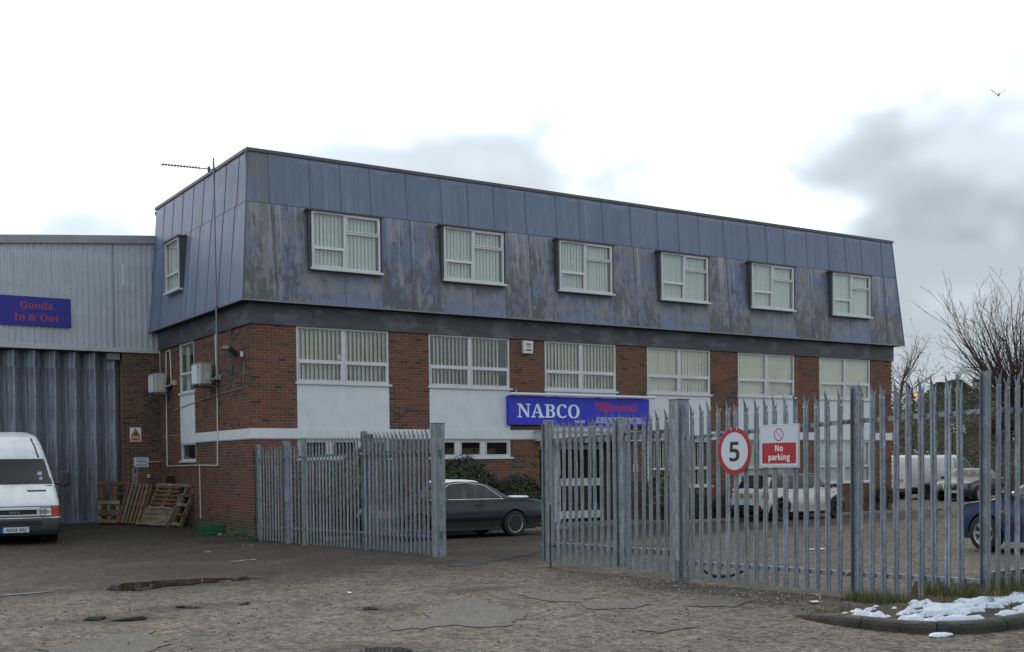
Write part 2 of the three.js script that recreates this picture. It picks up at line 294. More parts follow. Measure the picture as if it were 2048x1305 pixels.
{ // end wall: tall window and small window
  const w = SW[1] - SW[0], h = WIN_Y1 - WIN_Y0, place = (g, y) => { g.rotation.y = -Math.PI / 2; g.position.set(0, y, SW[0]); };
  place(windowUnit(w, h, { bars: [[0.05, w - 0.05, 0.50, 0.565]], panes: [[0.05, w - 0.05, 0.05, 0.50], [0.05, w - 0.05, 0.565, h - 0.05]] }), WIN_Y0);
  place(windowUnit(w, STRIP[1] - STRIP[0], { bars: [], panes: [[0.05, w - 0.05, 0.05, STRIP[1] - STRIP[0] - 0.05]] }), STRIP[0]);
  part('curtain', [box2(0.16, 0.17, WIN_Y0 + 0.06, WIN_Y1 - 0.06, SW[1] - 0.08, SW[1] - 0.55), box2(0.17, 0.18, WIN_Y0 + 0.06, WIN_Y1 - 0.06, SW[0] + 0.08, SW[0] + 0.4)], MAT.blindPale, office);
}
// boxes stacked on the sill inside the low window
{
  const r = rng(5), cm = mat(0.34, 0.24, 0.14, 0.9, { map: sized(T.grain, 0.4) });
  for (let k = 0; k < 4; k++) { const b = solo('cardboard_box', box(0.34, 0.24 + 0.08 * r(), 0.3), cm, ['tallest', 'tilted', 'middle', 'small'][k] + ' brown cardboard box stored behind the low strip window, box number ' + (k + 1) + ' from its left end', 'box', 'boxes behind the strip window'); b.position.set(5.95 + k * 0.40, 2.12, -0.55 - 0.15 * r()); b.rotation.y = (r() - 0.5) * 0.5; b.userData.label = ['cardboard box leftmost behind the low strip window beside the entrance', 'second cardboard box from the left behind the low strip window', 'third cardboard box from the left behind the low strip window', 'rightmost cardboard box behind the low strip window beside the entrance'][k]; }
  solo('storage_shelf', box2(4.9, 7.6, 1.93, 1.97, -0.25, -0.85), MAT.interior, 'dark shelf inside the low strip window carrying cardboard boxes', 'shelf');
}
// ---------------------------------------------------------------- entrance
{
  part('entrance_canopy', [box2(8.30, 11.93, 2.445, 2.70, 0.02, 0.30)], MAT.white, office);
  part('canopy_trim', box2(8.26, 11.97, 2.70, 2.735, -0.0, 0.34), mat(0.4, 0.41, 0.42, 0.6), office);
  const zr = -0.62;
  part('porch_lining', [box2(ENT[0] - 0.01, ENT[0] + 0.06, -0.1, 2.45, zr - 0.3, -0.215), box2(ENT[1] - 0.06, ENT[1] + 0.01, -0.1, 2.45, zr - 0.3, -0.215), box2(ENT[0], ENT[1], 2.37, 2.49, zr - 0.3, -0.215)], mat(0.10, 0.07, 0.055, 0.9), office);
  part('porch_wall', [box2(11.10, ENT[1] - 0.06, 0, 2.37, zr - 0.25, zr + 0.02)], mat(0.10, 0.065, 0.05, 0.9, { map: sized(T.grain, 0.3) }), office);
  const d = new THREE.Group(); d.name = 'entrance_door'; office.add(d);
  const wm = MAT.white, bz0 = zr - 0.03, bz1 = zr + 0.03;
  part('door_rail', [box2(9.60, 11.10, 0.18, 0.40, bz0, bz1), box2(9.60, 11.10, 1.14, 1.36, bz0, bz1), box2(8.52, 11.10, 2.22, 2.37, bz0, bz1)], wm, d);
  part('door_stile', [box2(9.38, 9.60, 0.1, 2.22, bz0 - 0.002, bz1 + 0.002)], wm, d);
  part('pane', [box2(9.60, 11.10, 0.40, 1.14, zr - 0.004, zr + 0.004), box2(9.60, 11.10, 1.36, 2.22, zr - 0.004, zr + 0.004)], MAT.glass, d);
  part('pane', [box2(8.52, 9.38, 0.1, 2.22, zr - 0.004, zr + 0.004)], MAT.glass, d);
  part('door_frame', [box2(9.46, 9.50, 0.1, 2.2, bz1 + 0.002, bz1 + 0.03)], mat(0.12, 0.12, 0.12, 0.6), d);
  part('handle', [box2(9.50, 9.56, 1.15, 1.45, bz1 + 0.01, bz1 + 0.06)], MAT.blackPlastic, d);
  part('door_mat', box2(8.6, 11.6, 0.02, 0.06, -2.4, -0.3), MAT.dark, office);
  part('entrance_step', box2(8.3, 12.2, -0.1, 0.10, -0.2, 1.05), mat(0.20, 0.19, 0.175, 0.9, { map: sized(T.grain, 0.6) }), office);
  const n = solo('door_notice', box2(11.86, 12.04, 1.52, 1.76, 0.001, 0.012), new THREE.MeshStandardMaterial({ map: canvasTex(64, 80, (c, w, h) => { c.fillStyle = '#d9dde2'; c.fillRect(0, 0, w, h); c.fillStyle = '#333'; for (let i = 0; i < 6; i++) c.fillRect(8, 10 + i * 11, 44 - (i % 3) * 8, 5); }), roughness: 0.6 }), 'small white printed notice on the brickwork right of the entrance', 'notice');
  n.geometry = new THREE.BoxGeometry(0.18, 0.24, 0.011).translate(11.95, 1.64, 0.0065);
}
// ---------------------------------------------------------------- lead mansard
const YM0 = 5.83, YMJ = 8.21, YM1 = 9.45;
const off = (y) => (y <= YMJ ? lerp(0.308, 0.108, (y - YM0) / (YMJ - YM0)) : lerp(0.108, 0.0085, (y - YMJ) / (YM1 - YMJ)));
const LW = 24.45, LH = YM1 - YM0;
const MW = bays.map((x) => [x + 0.315, x + 0.315 + 1.875]), MY0 = 6.72, MY1 = 8.11;
function leadColour(x, y, sd) {                       // weathered lead sheet: blue bloom, grey oxide, chalky runs and dark mottled grime
  const streak = fbm(x * 8, y * 0.8, 4, sd), fine = fbm(x * 26, y * 9, 3, sd + 7), blot = fbm(x * 1.1, y * 0.9, 4, sd + 13), low = y < YMJ;
  let c = mix3([0.118, 0.150, 0.222], [0.158, 0.192, 0.268], clamp(0.45 * smooth(0.3, 0.7, streak) + 0.75 * (blot - 0.2)));
  if (low) {
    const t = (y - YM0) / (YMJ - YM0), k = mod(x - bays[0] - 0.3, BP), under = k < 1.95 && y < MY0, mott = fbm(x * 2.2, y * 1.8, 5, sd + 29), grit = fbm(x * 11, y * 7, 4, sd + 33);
    c = mix3(c, [0.182, 0.182, 0.188], smooth(0.30, 0.66, mott + (x < 0.55 ? 0.15 : 0)) * (under ? 0.55 : 0.85));
    const dk = 0.40 * fbm(x * 4.5, y * 1.5, 5, sd + 37) + 0.30 * grit + 0.30 * fbm(x * 30, y * 6, 4, sd + 45);
    c = mix3(c, [0.075, 0.075, 0.080], smooth(0.43, 0.60, dk + (under ? -0.08 : 0.20 * (0.40 - t))) * 0.80); c = mix3(c, [0.255, 0.255, 0.262], smooth(0.56, 0.72, fbm(x * 6, y * 2.6, 5, sd + 47)) * 0.6);
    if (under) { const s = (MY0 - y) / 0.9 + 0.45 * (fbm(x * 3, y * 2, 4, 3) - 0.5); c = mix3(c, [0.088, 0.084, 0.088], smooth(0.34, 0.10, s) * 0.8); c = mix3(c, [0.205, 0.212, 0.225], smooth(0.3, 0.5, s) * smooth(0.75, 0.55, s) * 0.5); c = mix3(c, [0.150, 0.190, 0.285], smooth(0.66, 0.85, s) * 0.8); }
    const runs = fbm(x * 15, y * 0.45, 4, sd + 51); c = mix3(c, [0.34, 0.36, 0.40], smooth(0.58, 0.76, runs + 0.10 * (t - 0.6)) * smooth(0.25, 0.8, t) * 0.6);
  } else {
    const runs = fbm(x * 17, y * 0.5, 4, sd + 55), d = YM1 - y + 0.14 * (fbm(x * 2.2, 3, 4, sd + 61) - 0.5);
    c = mix3(c, [0.27, 0.30, 0.36], smooth(0.64, 0.78, runs) * 0.42); c = mix3(c, [0.235, 0.262, 0.315], smooth(0.15, 0.06, d) * smooth(-0.02, 0.03, d) * 0.75);
    if (x < 0.5 && x > -1) c = mix3(c, [0.150, 0.150, 0.155], smooth(0.35, 0.6, fbm(x * 3, y * 1.4, 4, 71)) * 0.85);
  }
  const v = 0.92 + 0.16 * fine; return [c[0] * v, c[1] * v, c[2] * v];
}
T.lead = tex(2048, 640, (i, j, u, v) => lin3(leadColour(u * LW - 0.4, YM0 + v * LH, 100)));
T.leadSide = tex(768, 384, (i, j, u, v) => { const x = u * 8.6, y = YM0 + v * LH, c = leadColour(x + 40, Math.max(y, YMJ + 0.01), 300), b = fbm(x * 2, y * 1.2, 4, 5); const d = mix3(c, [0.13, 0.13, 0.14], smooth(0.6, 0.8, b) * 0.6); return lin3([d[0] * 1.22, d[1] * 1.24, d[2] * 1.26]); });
T.leadFascia = tex(1024, 128, (i, j, u, v) => { const x = u * 24, n = fbm(x * 2, v * 3, 4, 9), s = fbm(x * 1.2, v * 9, 3, 19), k = 0.85 + 0.4 * (s - 0.5); return lin3(mix3([0.085 * k, 0.083 * k, 0.088 * k], [0.125, 0.13, 0.145], smooth(0.5, 0.75, n))); });
const leadProps = { roughness: 0.5, metalness: 0.15, bumpMap: sized(T.grain, 0.02, 0.05), bumpScale: 0.0006 };
MAT.lead = new THREE.MeshStandardMaterial({ map: T.lead, ...leadProps });
MAT.leadSide = new THREE.MeshStandardMaterial({ map: T.leadSide, ...leadProps });
MAT.leadFascia = new THREE.MeshStandardMaterial({ map: T.leadFascia, roughness: 0.6, metalness: 0.1 });
const leadRoll = mat(0.155, 0.175, 0.215, 0.55, { metalness: 0.15, map: sized(T.grain, 0.7) });
MAT.leadPlain = mat(0.10, 0.105, 0.12, 0.55, { metalness: 0.15, map: sized(T.grain, 0.7) });
{
  const roof = new THREE.Group(); roof.name = 'mansard_roof'; office.add(roof);
  const uvF = (p) => [(p.x + 0.4) / LW, (p.y - YM0) / LH], uvS = (p) => [(-p.z + 0.5) / 8.6, (p.y - YM0) / LH];
  const G = 0.006; let sd = 0;
  const front = (x0, x1, y0, y1, xb0 = x0, xb1 = x1) => part('lead_panel', slab([xb0 + G, y0 + G, off(y0)], [xb1 - G, y0 + G, off(y0)], [x1 - G, y1 - G, off(y1)], [x0 + G, y1 - G, off(y1)], 0.012, uvF, 0.012, 5, ++sd), MAT.lead, roof);
  // a lead sheet laps over the one below: upper course sits 8 mm proud
  const seams = [-off(YMJ), 0.5]; for (let k = 0; k < 6; k++) for (const q of [1.57, 2.40, 3.23, 4.28]) seams.push(q + BP * k - (k === 5 && q > 4 ? 0 : 0));
  seams.pop(); seams.push(23.06, Lb + off(YMJ));
  for (let i = 0; i < seams.length - 1; i++) {
    const a = seams[i], b = seams[i + 1], first = i === 0, last = i === seams.length - 2;
    front(first ? -off(YM1) : a, last ? Lb + off(YM1) : b, YMJ, YM1, a, b);
  }
  const lowX = [0.58]; for (let k = 0; k < 5; k++) lowX.push(4.33 + BP * k); lowX.push(23.08);
  front(-off(YMJ), 0.52, YM0, YMJ, -off(YM0), 0.58);
  front(23.08, Lb + off(YMJ), YM0, YMJ, 23.06, Lb + off(YM0));
  for (let k = 0; k < 6; k++) {
    const [w0, w1] = MW[k], a = lowX[k], b = lowX[k + 1], mid = (w0 + w1) / 2 - 0.02;
    front(a - (k ? 0 : 0.06), w0 - 0.06, YM0, YMJ, a, w0 + 0.06); front(w1 + 0.02, b, YM0, YMJ, w1 - 0.06, b);
    front(w0 + 0.0, mid, YM0, MY0 - 0.06, w0 + 0.06, mid); front(mid, w1, YM0, MY0 - 0.06, mid, w1 - 0.06);
  }
  // rolls over the seams
  const rolls = []; for (const x of seams.slice(1, -1)) rolls.push(rod([x, YMJ, off(YMJ) + 0.004], [x, YM1, off(YM1) + 0.004], 0.009));
  for (const x of lowX) rolls.push(rod([x, YM0, off(YM0) + 0.004], [x, YMJ, off(YMJ) + 0.004], 0.009));
  part('seam_roll', rolls, leadRoll, roof);
  // end slope to the left
  const side = (t0, t1, y0, y1, f0 = t0, f1 = t1) => part('lead_panel', slab([-off(y0), y0 + G, -f1 + G], [-off(y0), y0 + G, -f0 - G], [-off(y1), y1 - G, -t0 - G], [-off(y1), y1 - G, -t1 + G], 0.012, uvS, 0.012, 5, ++sd), MAT.leadSide, roof);
  const sx = [-off(YMJ), 0.55, 1.45, 2.35, 3.20, 4.05, 4.95, 5.85, 6.75, Db];
  for (let i = 0; i < sx.length - 1; i++) side(i ? sx[i] : -off(YM1), sx[i + 1], YMJ, YM1, sx[i], sx[i + 1]);
  const SM = [4.50, 5.72];
  for (const [a, b] of [[0.65, 1.5], [1.5, 2.4], [2.4, 3.3], [3.3, 4.1], [4.1, SM[0] - 0.02], [SM[1] + 0.02, 6.5], [6.5, Db]]) side(a, b, YM0, YMJ);
  side(-off(YMJ), 0.65, YM0, YMJ, -off(YM0), 0.65); side(SM[0] - 0.02, SM[1] + 0.02, YM0, MY0 - 0.06);
  const r2 = []; for (const t of sx.slice(1, -1)) r2.push(rod([-off(YMJ) - 0.004, YMJ, -t], [-off(YM1) - 0.004, YM1, -t], 0.009)); for (const t of [0.65, 1.5, 2.4, 3.3, 4.1, 6.5]) r2.push(rod([-off(YM0) - 0.004, YM0, -t], [-off(YMJ) - 0.004, YMJ, -t], 0.009));
  r2.push(rod([-0.308, YM0, 0.308], [-0.108, YMJ, 0.108], 0.02), rod([-0.108, YMJ, 0.108], [-0.0085, YM1, 0.0085], 0.02), rod([Lb + 0.308, YM0, 0.308], [Lb + 0.108, YMJ, 0.108], 0.02), rod([Lb + 0.108, YMJ, 0.108], [Lb + 0.0085, YM1, 0.0085], 0.02));
  part('seam_roll', r2, leadRoll, roof);
  // boarding behind the lead, with the window openings left out
  const back = (x0, x1, y0, y1) => slab([x0, y0, off(y0) - 0.016], [x1, y0, off(y0) - 0.016], [x1, y1, off(y1) - 0.016], [x0, y1, off(y1) - 0.016], 0.06, (p) => [p.x, p.y]);
  const bg = [back(-0.05, Lb + 0.05, YMJ, YM1), back(-0.1, MW[0][0], YM0, YMJ), back(MW[5][1], Lb + 0.1, YM0, YMJ)];
  for (let k = 0; k < 6; k++) { bg.push(back(MW[k][0], MW[k][1], YM0, MY0 - 0.03)); bg.push(back(MW[k][0], MW[k][1], MY1 + 0.02, YMJ)); if (k < 5) bg.push(back(MW[k][1], MW[k + 1][0], YM0, YMJ)); }
  const backS = (t0, t1, y0, y1) => slab([-off(y0) + 0.016, y0, -t1], [-off(y0) + 0.016, y0, -t0], [-off(y1) + 0.016, y1, -t0], [-off(y1) + 0.016, y1, -t1], 0.06, (p) => [p.z, p.y]);
  bg.push(backS(0, Db, YMJ, YM1), backS(-0.05, SM[0], YM0, YMJ), backS(SM[1], Db, YM0, YMJ), backS(SM[0], SM[1], YM0, MY0 - 0.03), backS(SM[0], SM[1], MY1 + 0.02, YMJ));
  part('roof_boarding', bg, MAT.leadPlain, roof);
  part('right_slope', slab([Lb + 0.30, YM0, 0.30], [Lb + 0.30, YM0, -Db], [Lb, YM1, -Db], [Lb, YM1, 0], 0.05, (p) => [p.z, p.y]), MAT.leadPlain, roof);
  part('flat_roof', box2(0, Lb, YM1 - 0.12, YM1 - 0.02, -Db - 0.2, -0.02), MAT.dark, roof);
  // capping strips along the top, drip edge and dark fascia under the slope
  const cap = mat(0.115, 0.13, 0.135, 0.5, { metalness: 0.2, map: sized(T.grain, 0.8) });
  for (let x = -0.05; x < Lb + 0.04; x += 2.97) part('capping', box2(x + 0.004, Math.min(x + 2.966, Lb + 0.05), YM1 - 0.005, YM1 + 0.075, -0.15, 0.05), cap, roof);
  for (let t = 0.155; t < Db; t += 2.5) part('capping', box2(-0.05, 0.15, YM1 - 0.006, YM1 + 0.074, -t, -Math.min(t + 2.494, Db + 0.05)), cap, roof);
  const drip = mat(0.26, 0.28, 0.30, 0.5, { metalness: 0.2, map: sized(T.grain, 0.6) });
  part('drip_edge', [box2(-0.322, Lb + 0.322, YM0 - 0.03, YM0 + 0.012, 0.28, 0.322), box2(-0.322, -0.28, YM0 - 0.03, YM0 + 0.012, 0.279, -Db)], drip, roof);
  part('soffit', [box2(-0.28, Lb + 0.28, YM0 - 0.022, YM0 - 0.002, -0.1, 0.279), box2(-0.279, 0.1, YM0 - 0.022, YM0 - 0.002, -0.101, -Db)], MAT.dark, roof);
  const uvB = (p) => [p.x / 24 + 0.01, (p.y - 5.25) / 0.7], uvB2 = (p) => [-p.z / 24 + 0.53, (p.y - 5.25) / 0.7];
  for (let k = 0, x = -0.045; x < Lb; k++) { const e = Math.min(k ? x + 1.05 : 0.55, Lb + 0.045); part('fascia_panel', slab([x + 0.003, YS - 0.01, 0.05], [e - 0.003, YS - 0.01, 0.05], [e - 0.003, YM0 - 0.025, 0.05], [x + 0.003, YM0 - 0.025, 0.05], 0.03, uvB, 0.006, 3, k), MAT.leadFascia, roof); x = e; }
  for (let t = 0.0; t < Db; t += 1.05) { const e = Math.min(t + 1.05, Db); part('fascia_panel', slab([-0.05, YS - 0.01, -e + 0.003], [-0.05, YS - 0.01, -t - 0.003 + (t ? 0 : 0.048)], [-0.05, YM0 - 0.025, -t - 0.003 + (t ? 0 : 0.048)], [-0.05, YM0 - 0.025, -e + 0.003], 0.03, uvB2, 0.006, 3, t), MAT.leadFascia, roof); }
  part('fascia_end', box2(Lb + 0.02, Lb + 0.05, YS - 0.01, YM0 - 0.025, 0.045, -Db), MAT.leadPlain, roof);
  // dormer windows: upright boxes standing out of the slope
  const dormer = (w, seed, side) => {
    const h = MY1 - MY0, m = w * 0.475, t1 = 0.54, t2 = 0.95;
    const g = side ? windowUnit(w, h, { bars: [[0.05, w - 0.05, 0.44, 0.49]], panes: [[0.05, w - 0.05, 0.05, 0.44], [0.05, w - 0.05, 0.49, h - 0.05]], seed, slats: [0.05, w - 0.05, 0.10, 0.35, MAT.blindPale] })
      : windowUnit(w, h, { bars: [[m - 0.03, m + 0.04, 0.05, h - 0.05], [0.05, m - 0.03, t1 - 0.05, t1], [m + 0.04, w - 0.05, t2 - 0.05, t2]], panes: [[0.05, m - 0.03, 0.05, t1 - 0.05], [0.05, m - 0.03, t1, h - 0.05], [m + 0.04, w - 0.05, 0.05, t2 - 0.05], [m + 0.04, w - 0.05, t2, h - 0.05]],
        sash: [[0.05, m - 0.032, 0.045, t1 - 0.052], [m + 0.042, w - 0.05, t2 + 0.002, h - 0.045]], seed, slats: [0.05, w - 0.05, 0.102, 0.26 - 0.045 * (seed - 40), MAT.blindPale] });
    g.name = 'dormer_window';
    // dark lead lining: cheeks, head with lip
    const zf = -0.02, c0 = off(MY0) - 0.345, c1 = off(MY1) - 0.345;
    const cheek = (x) => slab([x, -0.05, zf], [x, -0.05, c0 - 0.05], [x, h + 0.04, c1 - 0.05], [x, h + 0.04, zf], 0.03, (p) => [p.z, p.y]);
    part('cheek', cheek(-0.035), MAT.leadPlain, g); part('cheek', cheek(w + 0.065), MAT.leadPlain, g);
    part('head_flashing', box2(-0.11, w + 0.09, h + 0.005, h + 0.045, c1 - 0.02, 0.045), MAT.leadPlain, g);
    part('lining', [box2(0, w, -0.03, -0.004, c0 - 0.1, -0.1), box2(-0.03, -0.002, 0, h, -0.4, -0.08), box2(w + 0.002, w + 0.03, 0, h, -0.4, -0.08)], MAT.interior, g);
    return g;
  };
  MW.forEach(([a, b], k) => dormer(b - a, 40 + k).position.set(a, MY0, 0.345));
  const s = dormer(SM[1] - SM[0], 50, true); s.rotation.y = -Math.PI / 2; s.position.set(-0.345, MY0, -SM[1]);
}
// ================================================================ ground
T.gravel = (() => {                                    // exposed aggregate, 1.8 m tile; stones of about a centimetre with dark gaps
  const N = 1024, cells = 170, tone = [[0.52, 0.47, 0.40], [0.66, 0.61, 0.53], [0.40, 0.35, 0.29], [0.58, 0.50, 0.40], [0.78, 0.74, 0.67], [0.33, 0.31, 0.29], [0.47, 0.45, 0.43]];
  const hgt = new Float32Array(N * N);
  const map = tex(N, N, (i, j) => {
    const x = i / N * cells, y = j / N * cells, cx = Math.floor(x), cy = Math.floor(y); let d1 = 9, d2 = 9, id = 0;
    for (let a = -1; a <= 1; a++) for (let b = -1; b <= 1; b++) {
      const gx = mod(cx + a, cells), gy = mod(cy + b, cells), px = cx + a + hash2(gx, gy, 1), py = cy + b + hash2(gx, gy, 2), q = ((x - px) ** 2 + (y - py) ** 2) * (0.6 + 0.9 * hash2(gx, gy, 4));
      if (q < d1) { d2 = d1; d1 = q; id = gx * 512 + gy; } else if (q < d2) d2 = q;
    }
    const e = smooth(0.02, 0.32, Math.sqrt(d2) - Math.sqrt(d1)), t = tone[Math.floor(hash2(id, 3, 5) * tone.length)], m = fbm(i / 64, j / 64, 4, 9, 16, 16), bare = smooth(0.45, 0.62, m);
    hgt[j * N + i] = e * (0.4 + 0.6 * hash2(id, 9, 9)) * (1 - 0.6 * bare);
    const mid = fbm(i / 26, j / 26, 4, 33, 39.385, 39.385), pit = smooth(0.56, 0.72, mid), pale = smooth(0.44, 0.30, mid), f = (0.80 + 0.4 * (m - 0.5) + 0.15 * (hash2(i, j, 3) - 0.5)) * (1 - 0.46 * pit + 0.26 * pale), k = lerp(lerp(0.26, 1, e), 0.74, bare * 0.55), base = mix3(t, [0.47, 0.445, 0.405], 0.15 + 0.40 * bare);
    return [base[0] * k * f * 1.5, base[1] * k * f * 1.5, base[2] * k * f * 1.5];
  });
  const bump = tex(N, N, (i, j) => hgt[j * N + i], false);
  return { map, bump };
})();
T.tarmac = tex(512, 512, (i, j) => { const n = fbm(i / 5, j / 5, 3, 3, 102.4, 102.4), m = fbm(i / 80, j / 80, 4, 13, 6.4, 6.4), s = hash2(i >> 1, j >> 1, 6) > 0.95 ? 0.22 : 0, v = 0.62 + 0.45 * (n - 0.5) + 0.5 * (m - 0.5) + s; return [v, v * 0.985, v * 0.97]; });
{
  const axis = (dense0, dense1, step, ends) => { const a = []; for (let v = dense0; v <= dense1 + 1e-6; v += step) a.push(v); return [...ends.filter((e) => e < dense0), ...a, ...ends.filter((e) => e > dense1)]; };
  const xs = axis(-13, 27, 0.16, [-700, -300, -120, -60, -35, -22, -16, 29, 32, 36, 42, 50, 60, 80, 130, 300, 700]), zs = axis(-9, 24, 0.16, [-700, -300, -140, -90, -60, -40, -30, -22, -16, -12, 26, 30, 36, 45, 60, 90, 160, 350, 700]);
  const damp = [[-5.2, 10.4, 1.35, 0.75], [-7.3, 10.4, 1.0, 0.5], [-4.3, 15.25, 0.35, 0.35], [-5.65, 18.2, 0.45, 0.4], [-7.1, 14.1, 0.5, 0.35], [-5.9, 13.6, 0.55, 0.3], [-6.8, 14.4, 0.4, 0.25], [0.6, 9.8, 1.6, 0.7], [-0.2, 16.6, 0.5, 1.6], [-2.2, 14.2, 0.7, 0.35]];
  const nx = xs.length, nz = zs.length, pos = new Float32Array(nx * nz * 3), uv = new Float32Array(nx * nz * 2), col = new Float32Array(nx * nz * 3), idx = [];
  const gravel = [0.575, 0.565, 0.54], asphalt = [0.20, 0.185, 0.170], dirt = [0.24, 0.205, 0.165], tan = [0.64, 0.61, 0.55], slate = [0.46, 0.465, 0.47];
  for (let j = 0; j < nz; j++) for (let i = 0; i < nx; i++) {
    const x = xs[i], z = zs[j], o = j * nx + i, n = fbm(x * 0.7 + 3, z * 0.7 + 11, 5, 3), m = fbm(x * 0.25, z * 0.25, 4, 23), f = fbm(x * 2.6, z * 2.6, 3, 43);
    pos.set([x, groundY(x, z) + (Math.abs(x) < 30 && Math.abs(z) < 30 ? 0.012 * (n - 0.5) * smooth(0, 3, z) : 0), z], o * 3); uv.set([x, z], o * 2);
    let c;
    if (x < 0.5) {                                     // forecourt: asphalt by the building, worn aggregate towards the road
      const k = smooth(-1.7, 2.4, z - 11.0 + 4.0 * (n - 0.5) + 1.6 * (f - 0.5) - 0.16 * (x + 3)); c = mix3(asphalt, gravel, k);
      c = mix3(c, [0.27, 0.225, 0.20], smooth(0.5, 0.62, m) * (1 - k) * 0.8);
      const strip = smooth(0.9, 0.2, Math.abs(z - 10.5) - 0.25) * smooth(-4.2, -5, x); c = mix3(c, slate, strip * 0.85);
      c = mix3(c, dirt, smooth(0.9, 0.1, 0.45 - x + 1.1 * (f - 0.5)) * 0.7 * smooth(12, 14, z));
    } else {                                           // yard: dark tarmac along the building, pale concrete beyond
      const k = smooth(-0.4, 0.8, z - 6.2 + 1.6 * (n - 0.5) + 0.12 * (x - 10)); c = mix3(asphalt, tan, k * smooth(3.0, 6.5, x + 2 * (n - 0.5)));
      c = mix3(c, slate, smooth(10.2, 11.5, z + 1.4 * (n - 0.5)) * 0.75); c = mix3(c, dirt, smooth(1.0, 0.45, x) * 0.5);
    }
    c = mix3(c, slate, smooth(0.56, 0.70, n) * 0.40); c = mix3(c, dirt, smooth(0.60, 0.74, f) * 0.35);
    let wetness = 0; for (const [px, pz, rx, rz] of damp) wetness = Math.max(wetness, smooth(1.5, 0.7, Math.hypot((x - px) / rx, (z - pz) / rz) + 1.2 * (f - 0.5) + 0.8 * (n - 0.5))); c = mix3(c, [c[0] * 0.42, c[1] * 0.40, c[2] * 0.38], wetness);
    const v = 0.60 + 0.74 * f; col.set([c[0] * v, c[1] * v, c[2] * v], o * 3);
    if (i < nx - 1 && j < nz - 1) idx.push(o, o + nx, o + 1, o + 1, o + nx, o + nx + 1);
  }
  const g = new THREE.BufferGeometry(); g.setAttribute('position', new THREE.BufferAttribute(pos, 3)); g.setAttribute('uv', new THREE.BufferAttribute(uv, 2)); g.setAttribute('color', new THREE.BufferAttribute(col, 3)); g.setIndex(idx); g.computeVertexNormals();
  structure('ground', g, new THREE.MeshStandardMaterial({ vertexColors: true, map: sized(T.gravel.map, 1.8), bumpMap: sized(T.gravel.bump, 1.8), bumpScale: 0.007, roughness: 0.82 }), 'worn asphalt and exposed aggregate forecourt');
}
function flatShape(outline, lift, rough = 0.05, seed = 1) {   // irregular sheet lying on the ground
  const pts = [], n = outline.length;
  for (let k = 0; k < n; k++) for (let s = 0; s < 14; s++) {
    const a = outline[k], b = outline[(k + 1) % n], t = s / 14, x = lerp(a[0], b[0], t), z = lerp(a[1], b[1], t);
    const f1 = fbm(x * 4 + seed, z * 4, 5, seed) - 0.5, f2 = fbm(x * 4, z * 4 + seed * 3, 5, seed + 5) - 0.5; pts.push(new THREE.Vector2(x + rough * 3.4 * f1, z + rough * 3.4 * f2));
  }
  const g = new THREE.ShapeGeometry(new THREE.Shape(pts)), p = g.attributes.position, uv = new Float32Array(p.count * 2);
  for (let i = 0; i < p.count; i++) { const x = p.getX(i), z = p.getY(i); uv.set([x, z], i * 2); const n = fbm(x * 0.7 + 3, z * 0.7 + 11, 5, 3); p.setXYZ(i, x, groundY(x, z) + 0.012 * (n - 0.5) + lift, z); }
  g.setAttribute('uv', new THREE.BufferAttribute(uv, 2)); g.computeVertexNormals();
  if (g.attributes.normal.getY(0) < 0) { const ix = g.index.array; for (let i = 0; i < ix.length; i += 3) [ix[i], ix[i + 1]] = [ix[i + 1], ix[i]]; g.computeVertexNormals(); }
  return g;
}
